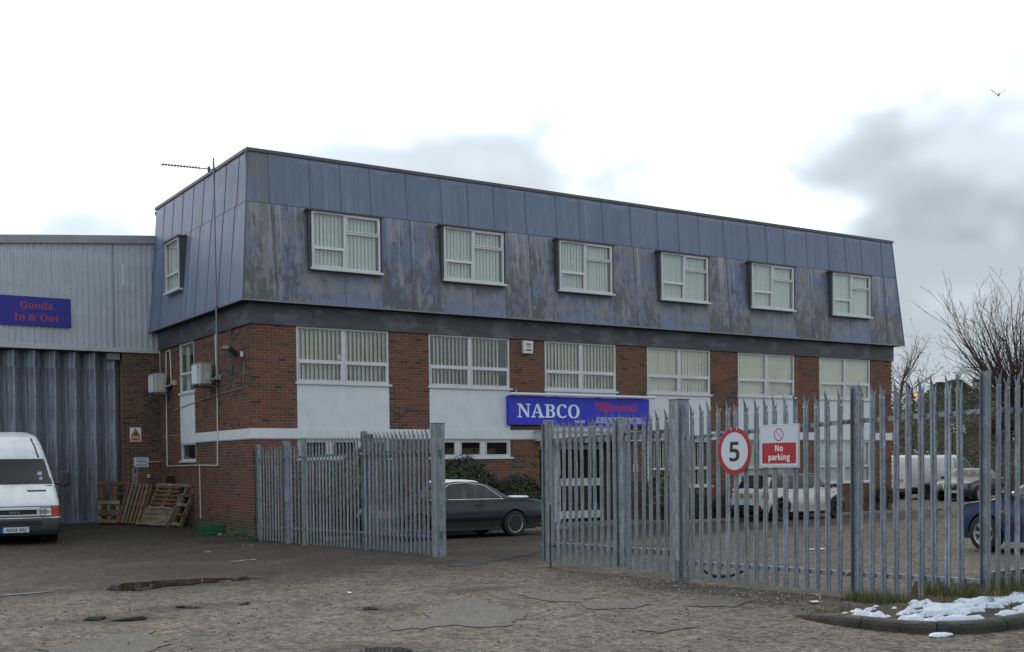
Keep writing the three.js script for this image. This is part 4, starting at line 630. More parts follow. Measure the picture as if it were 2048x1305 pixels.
// ================================================================ fittings on the end wall
{
  const cream = mat(0.52, 0.53, 0.50, 0.5, { map: sized(T.paintDirt, 0.9) }), pipe = mat(0.62, 0.60, 0.56, 0.5);
  const ac = (z, y, label, seed) => {               // outdoor cooling unit on a bracket, fan side to the left
    const g = thing('air_conditioner', label, 'air conditioner', [-0.35, y, z], 0, 'cooling units on the end wall');
    part('casing', rbox(0.30, 0.52, 0.70, 0.02, 0, 0.26, 0), cream, g); part('front_grille', rbox(0.02, 0.48, 0.40, 0.008, -0.158, 0.26, -0.13), mat(0.68, 0.70, 0.73, 0.5), g);
    part('lid', rbox(0.32, 0.025, 0.72, 0.008, 0, 0.532, 0), cream, g); part('valve_cover', rbox(0.12, 0.2, 0.03, 0.008, 0.05, 0.16, 0.36), cream, g);
    part('name_plate', box(0.008, 0.06, 0.03, -0.155, 0.44, 0.20), mat(0.1, 0.12, 0.35, 0.5), g);
    part('bracket', [box(0.5, 0.035, 0.04, 0.08, -0.05, 0.27), box(0.5, 0.035, 0.04, 0.08, -0.05, -0.27), box(0.03, 0.4, 0.04, 0.32, -0.15, 0.27), box(0.03, 0.4, 0.04, 0.32, -0.15, -0.27)], MAT.galvDark, g);
    for (const q of [-0.27, 0.27]) part('foot', box(0.3, 0.03, 0.06, 0, -0.017, q), mat(0.2, 0.2, 0.2, 0.8), g);
    return g;
  };
  ac(-6.68, 3.98, 'cream cooling unit in the corner beside the warehouse cladding'); ac(-2.68, 3.965, 'cream cooling unit nearest the building corner, behind the aerial pole');
  const run = (pts, r, m, label, name = 'conduit') => solo(name, pts.map((p) => tube(p, r, 6)), m, label, 'pipe');
  const bx = (y, z) => box2(-0.09, -0.005, y - 0.07, y + 0.07, z - 0.07, z + 0.07);
  run([[[-0.03, 1.87, -6.92], [-0.03, 3.0, -6.90], [-0.03, 4.2, -6.86], [-0.03, 5.1, -6.83], [-0.03, 5.19, -6.78], [-0.03, 5.21, -6.55], [-0.03, 5.15, -6.42], [-0.03, 4.4, -6.38], [-0.04, 4.22, -6.36], [-0.12, 4.15, -6.33], [-0.3, 4.18, -6.31], [-0.32, 4.28, -6.31]]], 0.022, pipe, 'looped white refrigerant pipe above the cooling unit in the corner');
  run([[[-0.03, 1.85, -2.5], [-0.03, 3.0, -2.45], [-0.03, 4.0, -2.42]], [[-0.05, 4.15, -2.40], [-0.05, 5.1, -2.43], [-0.03, 5.27, -2.50]], [[-0.05, 4.18, -2.40], [-0.14, 4.08, -2.36], [-0.28, 4.10, -2.30], [-0.32, 4.22, -2.29]]], 0.022, pipe, 'white pipe beside the aerial pole serving the nearer cooling unit');
  run([[[-0.02, 1.85, -6.92], [-0.02, 1.87, -4.0], [-0.02, 1.85, -2.5]], [[-0.02, 1.86, -4.0], [-0.02, 0.42, -4.0]]], 0.018, pipe, 'white drain pipe crossing the end wall low down and dropping behind the crate');
  run([[[-0.50, 1.98, -Db + 0.03], [-0.03, 2.0, -Db + 0.03]]], 0.014, pipe, 'short white conduit between the notched notice and the corner');
  run([[[-0.02, 3.40, -6.9], [-0.02, 3.55, -5.0], [-0.02, 3.70, -2.6], [-0.02, 3.76, -0.6], [-0.02, 3.86, -0.47], [-0.02, 4.42, -0.45]]], 0.011, mat(0.32, 0.28, 0.24, 0.7), 'thin sagging cable along the end wall up to the floodlight', 'cable');
  run([[[-0.03, 4.5, -7.45], [-0.03, 5.25, -7.45]]], 0.012, pipe, 'thin vertical conduit in the corner above the farther cooling unit');
  solo('junction_box', bx(4.24, -6.03), cream, 'small cream junction box right of the farther cooling unit', 'junction box'); solo('junction_box', bx(4.14, -2.26), cream, 'small cream junction box right of the nearer cooling unit', 'junction box');
  solo('vent_cover', rbox(0.03, 0.16, 0.22, 0.01, -0.015, 2.75, -7.0), mat(0.2, 0.19, 0.2, 0.7), 'small grey vent on the end wall behind the white pipe', 'vent');
  // floodlight on its arm
  const f = thing('floodlight', 'black floodlight on a grey arm near the brick corner', 'floodlight', [-0.05, 4.70, -0.75]);
  part('wall_plate', box2(0.0, 0.05, -0.08, 0.08, -0.62, -0.46), MAT.galvDark, f); part('arm', slab([-0.02, 0.04, -0.60], [-0.20, -0.02, -0.05], [-0.20, 0.06, -0.05], [-0.02, 0.08, -0.60], 0.04, (p) => [p.x, p.y]), MAT.galvDark, f);
  const hd = part('housing', rbox(0.34, 0.13, 0.34, 0.03), mat(0.02, 0.02, 0.022, 0.45), f); hd.position.set(-0.26, -0.05, 0.12); hd.rotation.set(0.1, 0.25, -0.62);
  const ln = part('lens', rbox(0.24, 0.012, 0.26, 0.005, 0, -0.068, 0), mat(0.25, 0.27, 0.28, 0.15), hd); ln.name = 'lens';
  part('sensor', cyl(0.045, 0.04, 0.13, -0.02, -0.12, 0.30).rotateX(0), mat(0.65, 0.65, 0.63, 0.5), f);
  // aerial on its pole
  const a = thing('television_aerial', 'grey pole with a comb shaped television aerial rising past the lead roof', 'aerial', [-0.38, 4.0, -1.37]);
  part('pole', [cyl(0.028, 0.028, 1.5, 0, 0.75, 0), cyl(0.022, 0.022, 4.05, 0, 3.5, 0)], MAT.galv, a);
  for (const y of [0.25, 1.25]) part('wall_bracket', [box2(-0.02, 0.36, y - 0.02, y + 0.02, -0.02, 0.02), box2(0.34, 0.375, y - 0.09, y + 0.09, -0.06, 0.06)], MAT.galvDark, a);
  part('roof_clip', [box2(-0.03, 0.10, 1.80, 1.84, -0.03, 0.03)], MAT.galvDark, a);
  const al = mat(0.12, 0.12, 0.13, 0.4, { metalness: 0.6 }), by = 5.24, d = [-0.985, 0.17]; // boom points left along the roof line
  const at = (s, e, u) => [d[0] * s - d[1] * e, by + u, d[1] * s * -1 + d[0] * -e];
  const bm = thing; part('boom', rod(at(-0.15, 0, 0), at(1.28, 0, 0.02), 0.015), al, a);
  for (let k = 0; k < 13; k++) { const s = 0.36 + k * 0.072; part('director', [rod(at(s, -0.11, 0.02), at(s, 0.11, 0.02), 0.007, 0.007, 5), rod(at(s, 0, -0.02), at(s, 0, 0.045), 0.017, 0.017, 5)], al, a); }
  part('dipole', [rod(at(0.12, -0.16, 0.03), at(0.12, 0.16, 0.03), 0.008), rod(at(0.12, -0.16, -0.04), at(0.12, 0.16, -0.04), 0.008), box2(at(0.12, 0, 0)[0] - 0.03, at(0.12, 0, 0)[0] + 0.03, by - 0.06, by + 0.06, at(0.12, 0, 0)[2] - 0.03, at(0.12, 0, 0)[2] + 0.03)], al, a);
  const mesh = (sgn) => { const l = []; for (let i = 0; i <= 6; i++) { const e = -0.18 + i * 0.06; l.push(rod(at(-0.02, e, 0.02 * sgn), at(0.22, e, 0.36 * sgn), 0.0025, 0.0025, 4)); } for (let i = 0; i <= 8; i++) { const q = i / 8; l.push(rod(at(-0.02 + 0.24 * q, -0.18, 0.02 * sgn + 0.34 * sgn * q), at(-0.02 + 0.24 * q, 0.18, 0.02 * sgn + 0.34 * sgn * q), 0.0025, 0.0025, 4)); } return l; };
  part('reflector_mesh', mesh(1), MAT.galvDark, a); part('reflector_mesh', mesh(-1), MAT.galvDark, a);
  // alarm box on the front
  const b = thing('alarm_box', 'white burglar alarm box high on the brick pier by the blue sign', 'alarm box', [8.04, 5.07, 0.05]);
  part('casing', prism([[-0.15, -0.17], [0.15, -0.17], [0.17, 0.17], [-0.17, 0.17]], 0.09, 0.006).translate(0, 0, -0.035), mat(0.66, 0.65, 0.60, 0.5), b);
  part('label', new THREE.PlaneGeometry(0.22, 0.26).translate(0.02, 0.0, 0.064), new THREE.MeshStandardMaterial({ roughness: 0.5, map: canvasTex(64, 80, (c, w, h) => { c.fillStyle = '#dcdad2'; c.fillRect(0, 0, w, h); c.fillStyle = '#b04a4a'; c.fillRect(6, 8, 50, 14); c.fillStyle = '#555'; c.fillRect(10, 28, 42, 5); c.fillRect(10, 38, 42, 5); c.fillStyle = '#25304a'; c.fillRect(6, 58, 50, 14); }) }), b);
  // illuminated-style fascia sign with lamp trough
  const s = thing('company_sign', 'long blue fascia sign with white serif lettering above the entrance', 'sign', [9.865, 3.30, 0.07]);
  const st = canvasTex(1536, 236, (c, w, h) => {
    c.fillStyle = '#2a32bd'; c.fillRect(0, 0, w, h); c.fillStyle = '#e9eef8'; c.font = 'bold 158px serif'; c.save(); c.translate(80, 176); c.scale(1.16, 1); c.fillText('NABCO', 0, 0); c.restore();
    c.font = 'bold 34px serif'; c.fillText('SALES', 690, 218);
    c.fillStyle = '#c42a3c'; c.save(); c.translate(912, 112); c.scale(0.98, 1.0); c.font = 'bold 92px sans-serif'; c.fillText('Tegometall', 0, 0); c.fillRect(-4, -70, 190, 12); c.restore();
    c.save(); c.translate(920, 214); c.transform(1, 0, -0.2, 1, 0, 0); c.font = 'bold 62px sans-serif'; c.lineWidth = 7; c.strokeStyle = '#e9eef8'; c.strokeText('SERVICE', 0, 0); c.strokeText('CENTER', 300, 0); c.fillStyle = '#2a32bd'; c.fillText('SERVICE', 0, 0); c.fillText('CENTER', 300, 0); c.restore(); });
  part('panel', box(5.03, 0.80, 0.13), mat(0.024, 0.032, 0.50, 0.45), s); part('lettering', new THREE.PlaneGeometry(5.02, 0.79).translate(0, 0, 0.0665), new THREE.MeshStandardMaterial({ map: st, roughness: 0.4 }), s);
  part('lamp_trough', [new THREE.CylinderGeometry(0.045, 0.045, 5.15, 10).rotateZ(Math.PI / 2).translate(0.0, 0.44, 0.26), box2(-2.55, 2.55, 0.44, 0.475, 0.2, 0.27)], mat(0.66, 0.66, 0.64, 0.5), s);
  for (const q of [-2.4, -0.9, 0.6, 2.1]) part('lamp_bracket', box2(q - 0.02, q + 0.02, 0.40, 0.44, -0.05, 0.24), MAT.galvDark, s);
  part('bulkhead_eye', new THREE.SphereGeometry(0.05, 10, 8).translate(-2.26, 0.53, 0.05), mat(0.2, 0.2, 0.2, 0.4), s);
}
// ================================================================ pallets, crate and litter by the goods door
{
  const planks = [[0.42, 0.31, 0.19], [0.34, 0.23, 0.14], [0.50, 0.42, 0.30], [0.36, 0.18, 0.09], [0.24, 0.18, 0.12]].map((c) => mat(...c, 0.9, { map: sized(T.wood, 0.7, 0.35) }));
  function frame(name, label, bl, br, tl, group) {   // group whose local x runs along the foot, y up the lean, z outwards
    const o = thing(name, label, 'pallet', bl, 0, group), X = V(...br).sub(V(...bl)), w = X.length(); X.normalize(); let Y = V(...tl).sub(V(...bl)); const h = Y.length(); Y.normalize(); const Z = X.clone().cross(Y).normalize(); Y = Z.clone().cross(X).normalize();
    o.quaternion.setFromRotationMatrix(new THREE.Matrix4().makeBasis(X, Y, Z)); return [o, w, h];
  }
  const G = 'broken pallets leaning by the goods door', r = rng(3);
  { // pallet with upright boards, leaning on the goods door and pier
    const [o, w, h] = frame('wooden_pallet', 'grey pallet of upright boards leaning beside the pier, between the two other pallet types', [-1.62, 0.24, -6.55], [-0.98, 0.2, -6.15], [-1.05, 1.34, -7.3], G);
    const n = 7; for (let i = 0; i < n; i++) { const bw = w / n * (0.55 + 0.25 * r()); part('plank', box(bw, h * (0.97 + 0.03 * r()), 0.022, (i + 0.5) * w / n, h / 2, 0.05), planks[i === 6 || i === 0 ? 3 : Math.floor(r() * 3)], o); }
    for (const y of [0.04, h * 0.5, h - 0.05]) part('bearer', box(w, 0.09, 0.09, w / 2, y, -0.01), planks[3], o);
  }
  {
    const [o, w, h] = frame('wooden_pallet', 'reddish pallet frame with open gaps behind the grey one, nearest the folding door', [-1.92, 0.25, -6.95], [-1.1, 0.24, -6.9], [-1.5, 1.36, -7.45], G);
    for (const x of [0.05, w * 0.5, w - 0.05]) part('bearer', box(0.1, h, 0.08, x, h / 2, 0), planks[3], o);
    for (const [y, k] of [[h - 0.06, 3], [h * 0.42, 4], [h * 0.12, 0], [h * 0.72, 4]]) part('plank', box(w, 0.11, 0.022, w / 2, y, k === 3 ? 0.05 : -0.05), planks[k], o);
  }
  {
    const [o, w, h] = frame('wooden_pallet', 'short pale half pallet with two square openings at the left end of the pile', [-2.08, 0.25, -6.72], [-1.50, 0.24, -6.62], [-1.90, 0.86, -6.98], G);
    for (const x of [0.05, w * 0.5, w - 0.05]) part('post', box(0.085, h, 0.06, x, h / 2, 0), planks[2], o);
    for (const [y, hh, k] of [[h - 0.05, 0.11, 2], [h * 0.46, 0.15, 4], [h * 0.08, 0.12, 0]]) part('plank', box(w + 0.02, hh, 0.024, w / 2, y, 0.045), planks[k], o);
  }
  {
    const [o, w, h] = frame('wooden_pallet', 'front pallet with rusty brown crosswise boards and a pale plywood foot', [-1.14, 0.2, -5.85], [-0.62, 0.165, -4.95], [-0.55, 1.33, -6.25], G);
    for (const x of [0.06, w * 0.5, w - 0.06]) part('bearer', box(0.1, h * (x > w * 0.8 ? 0.78 : 1), 0.08, x, h * (x > w * 0.8 ? 0.39 : 0.5), 0), planks[2], o);
    for (let i = 0; i < 6; i++) part('plank', box(w * (0.94 - 0.02 * i), 0.085, 0.024, w * 0.5 - i * 0.012, h * 0.42 + i * 0.135, 0.055), planks[i === 0 ? 2 : 3], o);
    part('plank', box(w * 0.96, 0.10, 0.024, w * 0.46, h - 0.04, 0.055), planks[2], o);
    part('plywood_board', box(w * 0.98, h * 0.34, 0.016, w * 0.48, h * 0.20, 0.06), mat(0.42, 0.35, 0.25, 0.9, { map: sized(T.wood, 0.9, 0.8) }), o);
    part('foot_board', box(w * 1.05, 0.09, 0.05, w * 0.42, 0.03, 0.07), planks[2], o);
  }
  {
    const [o, w, h] = frame('wooden_pallet', 'dark pallet behind the others, leaning on the brick end wall', [-0.62, 0.17, -5.5], [-0.40, 0.15, -4.55], [-0.12, 1.34, -5.75], G);
    for (const x of [0.06, w * 0.5, w - 0.06]) part('bearer', box(0.09, h, 0.09, x, h / 2, 0), planks[0], o);
    for (let i = 0; i < 5; i++) part('plank', box(w, 0.095, 0.022, w / 2, 0.08 + i * (h - 0.14) / 4, 0.055), planks[i % 2 ? 4 : 2], o);
    part('plank', box(w, 0.1, 0.022, w / 2, h - 0.06, -0.055), planks[4], o);
  }
  { // broken air brick lying on top
    const o = thing('hollow_block', 'hollow red clay block resting on top of the leaning pallets', 'block', [-0.16, 1.35, -6.35]), m = mat(0.17, 0.075, 0.05, 0.9, { map: T.grain });
    part('block', [box(0.36, 0.03, 0.2, 0, 0.015, 0), box(0.36, 0.03, 0.2, 0, 0.115, 0), box(0.36, 0.03, 0.2, 0, 0.215, 0), ...[-0.165, -0.055, 0.055, 0.165].map((x) => box(0.03, 0.17, 0.2, x, 0.115, 0))], m, o); o.rotation.y = 0.4;
  }
  { // green crate
    const o = thing('plastic_crate', 'green plastic crate on the ground against the end wall', 'crate', [-0.27, groundY(-0.3, -2.3), -2.35], 0.12), m = mat(0.012, 0.15, 0.06, 0.5), w = 0.40, d = 0.62, h = 0.24;
    part('base', box(w, 0.012, d, 0, 0.02, 0), m, o);
    for (const [sx, sz, lw] of [[0, d / 2, w], [0, -d / 2, w], [w / 2, 0, d], [-w / 2, 0, d]]) { const along = sx === 0, bars = []; for (const y of [0.03, 0.13, h - 0.02]) bars.push(along ? box(lw, 0.03, 0.016, 0, y, sz) : box(0.016, 0.03, lw, sx, y, 0)); for (let q = -lw / 2; q <= lw / 2 + 0.01; q += lw / 8) bars.push(along ? box(0.016, h, 0.012, q, h / 2, sz) : box(0.012, h, 0.016, sx, h / 2, q)); part('side', bars, m, o); }
  }
  const can = solo('drink_can', cyl(0.035, 0.035, 0.12, 0, 0, 0).rotateX(1.4), mat(0.6, 0.62, 0.64, 0.3, { metalness: 0.6 }), 'crushed pale can on the ground beside the green crate', 'can'); can.position.set(-0.28, groundY(0, -1.7) + 0.036, -1.72);
  const lm = mat(0.66, 0.68, 0.72, 0.8);
  [[-2.75, 6.75, 0.55, 0.05, 'white litter strip with a bent end on the asphalt before the folded gate'], [-3.86, 13.6, 0.16, 0.04, 'small torn white paper on the aggregate in the middle of the forecourt'], [-0.95, 2.1, 0.3, 0.05, 'thin white scrap on the asphalt near the foot of the fence'], [-2.4, 3.7, 0.14, 0.06, 'small white scrap on the asphalt before the pallets'], [-0.42, 18.2, 0.16, 0.12, 'crumpled clear plastic scrap by the fence post at the verge'], [-8.2, 5.0, 0.14, 0.08, 'pale scrap on the asphalt in front of the van'], [6.2, 12.3, 0.5, 0.09, 'flat white scrap on the yard behind the fence']].forEach(([x, z, w, d, label], k) => {
    const g = new THREE.PlaneGeometry(w, d, 6, 2).rotateX(-Math.PI / 2), p = g.attributes.position; for (let i = 0; i < p.count; i++) p.setY(i, 0.012 + 0.03 * fbm(p.getX(i) * 9 + k, p.getZ(i) * 9, 2, 7)); g.computeVertexNormals();
    const m = solo('litter_scrap', triUV(g), lm, label, 'litter', 'scraps of litter'); m.position.set(x, groundY(x, z), z); m.rotation.y = 0.3 + k; });
}
// ================================================================ palisade fence and gates
const FX = 0.40;
const paleGeo = (() => {                              // W-section pale, splayed three-point head; local x across, z outwards, y from its foot
  const P = [[-0.035, 0.0], [-0.030, 0.012], [-0.012, 0.012], [0, -0.002], [0.012, 0.012], [0.030, 0.012], [0.035, 0.0]], t = 0.003, H = 2.16, pos = [];
  const q = (a, b, c, d) => { for (const p of [a, b, c, a, c, d]) pos.push(...p); };
  for (let i = 0; i < 6; i++) { const [a, b] = P[i], [c, d] = P[i + 1]; q([a, 0, b], [c, 0, d], [c, H, d], [a, H, b]); q([c, 0, d - t], [a, 0, b - t], [a, H, b - t], [c, H, d - t]); }
  q([-0.035, 0, -t], [-0.035, 0, 0], [-0.035, H, 0], [-0.035, H, -t]); q([0.035, 0, 0], [0.035, 0, -t], [0.035, H, -t], [0.035, H, 0]);
  const prong = (x0, x1, z, tipx, tipz, h) => { const A = [x0, H, z], B = [x1, H, z], M0 = [lerp(x0, tipx, 0.25) - 0.001, H + h * 0.5, lerp(z, tipz, 0.35)], M1 = [lerp(x1, tipx, 0.25), H + h * 0.5, lerp(z, tipz, 0.35)], Tp = [tipx, H + h, tipz], k = (p) => [p[0], p[1], p[2] - t]; q(A, B, M1, M0); pos.push(...M0, ...M1, ...Tp); q(k(B), k(A), k(M0), k(M1)); pos.push(...k(M1), ...k(M0), ...Tp); q(A, M0, k(M0), k(A)); q(M1, B, k(B), k(M1)); };
  prong(-0.024, 0.024, 0.006, 0.0, 0.050, 0.200); prong(-0.035, -0.008, 0.012, -0.030, -0.020, 0.115); prong(0.008, 0.035, 0.012, 0.030, -0.020, 0.115);
  const g = new THREE.BufferGeometry(); g.setAttribute('position', new THREE.Float32BufferAttribute(pos, 3)); g.computeVertexNormals();
  const uv = new Float32Array(pos.length / 3 * 2); for (let i = 0; i < pos.length / 3; i++) { uv[2 * i] = pos[3 * i] * 1.5; uv[2 * i + 1] = pos[3 * i + 1]; } g.setAttribute('uv', new THREE.BufferAttribute(uv, 2)); return g;
})();
const galvMats = [0, 1, 2, 3, 4, 5].map((k) => { const t = T.galv.clone(); t.repeat.set(2, 1.1); t.offset.set(k * 0.17, k * 0.31); t.needsUpdate = true; const v = 0.84 + 0.07 * (k % 4) + 0.02 * k; return new THREE.MeshStandardMaterial({ color: C(0.64 * v, 0.675 * v, 0.71 * v), roughness: 0.5, metalness: 0.3, map: t }); });
const boltGeo = new THREE.SphereGeometry(0.011, 6, 4).scale(1, 1, 0.6);
function pales(group, from, to, y, facing, r, h = 1, yAt) { // pales along a line between two plan points
  const A = new THREE.Vector2(...from), B = new THREE.Vector2(...to), n = Math.max(1, Math.round(A.distanceTo(B) / 0.166));
  for (let i = 0; i <= n; i++) { const p = A.clone().lerp(B, i / n), m = part('pale', paleGeo, galvMats[Math.floor(r() * 6)], group); m.position.set(p.x, yAt(p.x, p.y) + y + (r() - 0.5) * 0.02, p.y); m.rotation.set((r() - 0.5) * 0.012, facing + (r() - 0.5) * 0.06, (r() - 0.5) * (r() < 0.06 ? 0.05 : 0.012)); m.scale.set(1.1, h, 1); }
}
const angleRail = (a, b, y, t = 0.05) => { const A = V(...a), B = V(...b), d = B.clone().sub(A), l = d.length(), ry = -Math.atan2(d.z, d.x), g = join([box(l, t, 0.006, l / 2, 0, 0), box(l, 0.006, t, l / 2, t / 2, -t / 2)]); g.rotateZ(Math.atan2(d.y, Math.hypot(d.x, d.z))); return g.rotateY(ry).translate(A.x, A.y + y, A.z); };
function post(group, x, z, h, w = 0.10, d = 0.055, name = 'post') { // rolled I-section
  const y = groundY(x, z) - 0.05; return part(name, [box(w, h + 0.05, 0.008, x, y + (h + 0.05) / 2, z - d / 2), box(w, h + 0.05, 0.008, x, y + (h + 0.05) / 2, z + d / 2), box(0.008, h + 0.04, d - 0.01, x, y + (h + 0.04) / 2, z)], MAT.galv, group);
}
{
  const out = -Math.PI / 2, r = rng(101), gy = (x, z) => groundY(x, z);
  const bolts = (g, x, zs, ys) => { for (const z of zs) for (const y of ys) { const b = part('bolt', new THREE.SphereGeometry(0.022, 8, 6), MAT.galvDark, g); b.position.set(x, gy(x, z) + y, z); } };
  // 1: from the building corner to the gate post, drifting slightly outwards
  const lx = (z) => 0.05 + 0.35 * (z - 0.1) / 8.3;
  const f1 = thing('palisade_fence', 'galvanised palisade fence from the building corner to the tall gate post', 'fence');
  for (const [z, h, w, d] of [[0.13, 2.34, 0.10, 0.10], [1.75, 2.38, 0.15, 0.12], [5.50, 2.44, 0.12, 0.06]]) post(f1, lx(z) + 0.03, z, h, w, d);
  part('post', [box(0.11, 2.46, 0.11, lx(2.7) + 0.02, 1.21, 2.70), box(0.05, 2.43, 0.05, lx(2.7) - 0.05, 1.19, 2.80)], MAT.galv, f1);
  for (const [a, b, k] of [[0.28, 1.60, 0.985], [1.96, 2.54, 0.985], [2.96, 5.38, 1], [5.68, 8.12, 1]]) pales(f1, [lx(a) - 0.045, a], [lx(b) - 0.045, b], 0.04, out - 0.042, r, k, gy);
  for (const y of [0.36, 1.98]) part('rail', angleRail([lx(0.1) - 0.02, gy(0, 0.1), 0.13], [lx(8.3) - 0.02, gy(0, 8.3), 8.3], y), galvMats[3], f1);
  for (const z of [1.72, 2.76, 5.48]) bolts(f1, lx(z) - 0.07, [z], [0.36, 1.9]);
  part('lock_plate', box2(lx(1.9) - 0.06, lx(1.9) - 0.03, 1.0, 1.28, 1.80, 2.02), mat(0.25, 0.30, 0.42, 0.5, { metalness: 0.3 }), f1);
  // gate leaf folded back behind it
  const g1 = thing('gate_leaf', 'left gate leaf folded back behind the fence beside the gate post', 'gate', [0, 0, 0], 0, 'palisade gate leaves');
  pales(g1, [lx(5.7) + 0.10, 5.62], [lx(8.1) + 0.06, 8.10], 0.05, out - 0.03, r, 1.0, gy); for (const y of [0.42, 1.90]) part('rail', angleRail([lx(5.6) + 0.14, gy(0, 5.6), 5.58], [lx(8.2) + 0.10, gy(0, 8.2), 8.24], y, 0.06), galvMats[1], g1);
  part('stile', box(0.07, 2.2, 0.07, lx(5.6) + 0.15, 1.24, 5.64), MAT.galv, g1); part('lock_box', box(0.05, 0.34, 0.34, lx(5.8) - 0.015, 2.27, 5.78), MAT.galvDark, g1);
  // gate posts: square hollow section with caps
  for (const [z, h, w, label, hz] of [[8.40, 2.46, 0.20, 'tall square galvanised gate post left of the gateway, in front of the dark coupe', 8.51], [15.06, 2.46, 0.20, 'square galvanised gate post carrying the closed leaf, left of the speed sign', 15.0]]) {
    const p = thing('gate_post', label, 'gate post', [FX, gy(FX, z), z], 0, 'gate posts'); part('tube', rbox(w, h + 0.04, w, 0.015, 0, h / 2 - 0.02, 0), MAT.galv, p); part('cap', rbox(w + 0.01, 0.012, w + 0.01, 0.004, 0, h + 0.006, 0), MAT.galvDark, p);
    for (const y of [0.42, 1.92]) part('hinge', [cyl(0.025, 0.025, 0.12, 0, y, z < 10 ? 0.12 : -0.12), box(0.03, 0.04, 0.06, 0, y, z < 10 ? 0.10 : -0.11)], MAT.galvDark, p);
    if (z > 10) part('stop_plate', box2(-0.102, -0.09, -0.02, 0.28, 0.0, 0.1), MAT.galvDark, p);
  }
  // closed right leaf
  const g2 = thing('gate_leaf', 'closed right gate leaf standing across half of the gateway', 'gate', [0, 0, 0], 0, 'palisade gate leaves');
  const LX = FX + 0.10; pales(g2, [LX - 0.045, 11.97], [LX - 0.045, 14.88], 0.09, out, r, 0.97, gy);
  for (const y of [0.36, 1.99]) { part('rail', angleRail([LX - 0.02, gy(0, 11.6), 11.62], [LX - 0.02, gy(0, 14.9), 14.95], y, 0.07), galvMats[4], g2); }
  part('brace_rail', angleRail([LX + 0.05, gy(0, 11.8) + 2.02, 11.75], [LX + 0.05, gy(0, 14.9) + 2.06, 14.95], 0, 0.05), MAT.galvDark, g2);
  part('stile', rbox(0.13, 2.26, 0.13, 0.006, LX + 0.02, gy(0, 11.8) + 1.22, 11.80), MAT.galv, g2); part('stile', rbox(0.10, 2.2, 0.13, 0.006, LX + 0.03, gy(0, 13.7) + 1.20, 13.63), MAT.galv, g2); part('stile', rbox(0.08, 2.2, 0.09, 0.006, LX + 0.02, gy(0, 14.9) + 1.22, 14.88), MAT.galv, g2);
  part('drop_bolt', [rod([LX - 0.06, gy(0, 11.9) - 0.02, 11.93], [LX - 0.06, gy(0, 11.9) + 1.0, 11.93], 0.013), rod([LX - 0.06, gy(0, 11.9) + 0.35, 11.93], [LX - 0.06, gy(0, 11.9) + 0.35, 12.08], 0.010)], mat(0.05, 0.035, 0.03, 0.8), g2);
  part('end_angle', box(0.03, 2.2, 0.05, LX - 0.06, gy(0, 11.7) + 1.2, 11.74), MAT.galvDark, g2);
  // 2: gate post to the corner post
  const f2 = thing('palisade_fence', 'galvanised palisade fence with the two traffic signs, right of the gateway', 'fence');
  pales(f2, [FX - 0.045, 15.21], [FX - 0.045, 17.88], 0.05, out, r, 1, gy); pales(f2, [FX - 0.045, 18.18], [FX - 0.045, 19.50], 0.05, out, r, 1.02, gy);
  post(f2, FX + 0.04, 18.06, 2.42, 0.10, 0.09); post(f2, FX + 0.04, 19.72, 2.46, 0.075, 0.075, 'corner_post');
  for (const [y, y2] of [[0.25, 0.27], [1.93, 2.02]]) { part('rail', angleRail([FX - 0.02, gy(0, 15.2), 15.16], [FX - 0.02, gy(0, 18) + y2 - y, 18.02], y), galvMats[2], f2); part('rail', angleRail([FX - 0.02, gy(0, 18.1) + y2 - y, 18.09], [FX - 0.02, gy(0, 19.7) + y2 - y + 0.02, 19.70], y), galvMats[5], f2); }
  for (let z = 15.21; z < 19.6; z += 0.1665) { const b = part('bolt', boltGeo, MAT.galvDark, f2); b.rotation.y = out; b.position.set(FX - 0.06, gy(0, z) + (z < 18 ? lerp(1.93, 2.02, (z - 15.2) / 2.8) : 2.03), z); }
  bolts(f2, FX - 0.05, [18.0, 19.62], [0.27, 2.02]);
  // 3: along the road to the right
  const f3 = thing('palisade_fence', 'galvanised palisade fence returning to the right behind the snowy verge', 'fence');
  pales(f3, [0.59, 19.76], [3.1, 19.76], 0.09, 0, r, 1.02, gy); for (const y of [0.36, 2.06]) part('rail', angleRail([0.45, gy(0, 19.7), 19.74], [3.2, gy(0, 19.7), 19.74], y), galvMats[0], f3); post(f3, 3.2, 19.72, 2.4);
}
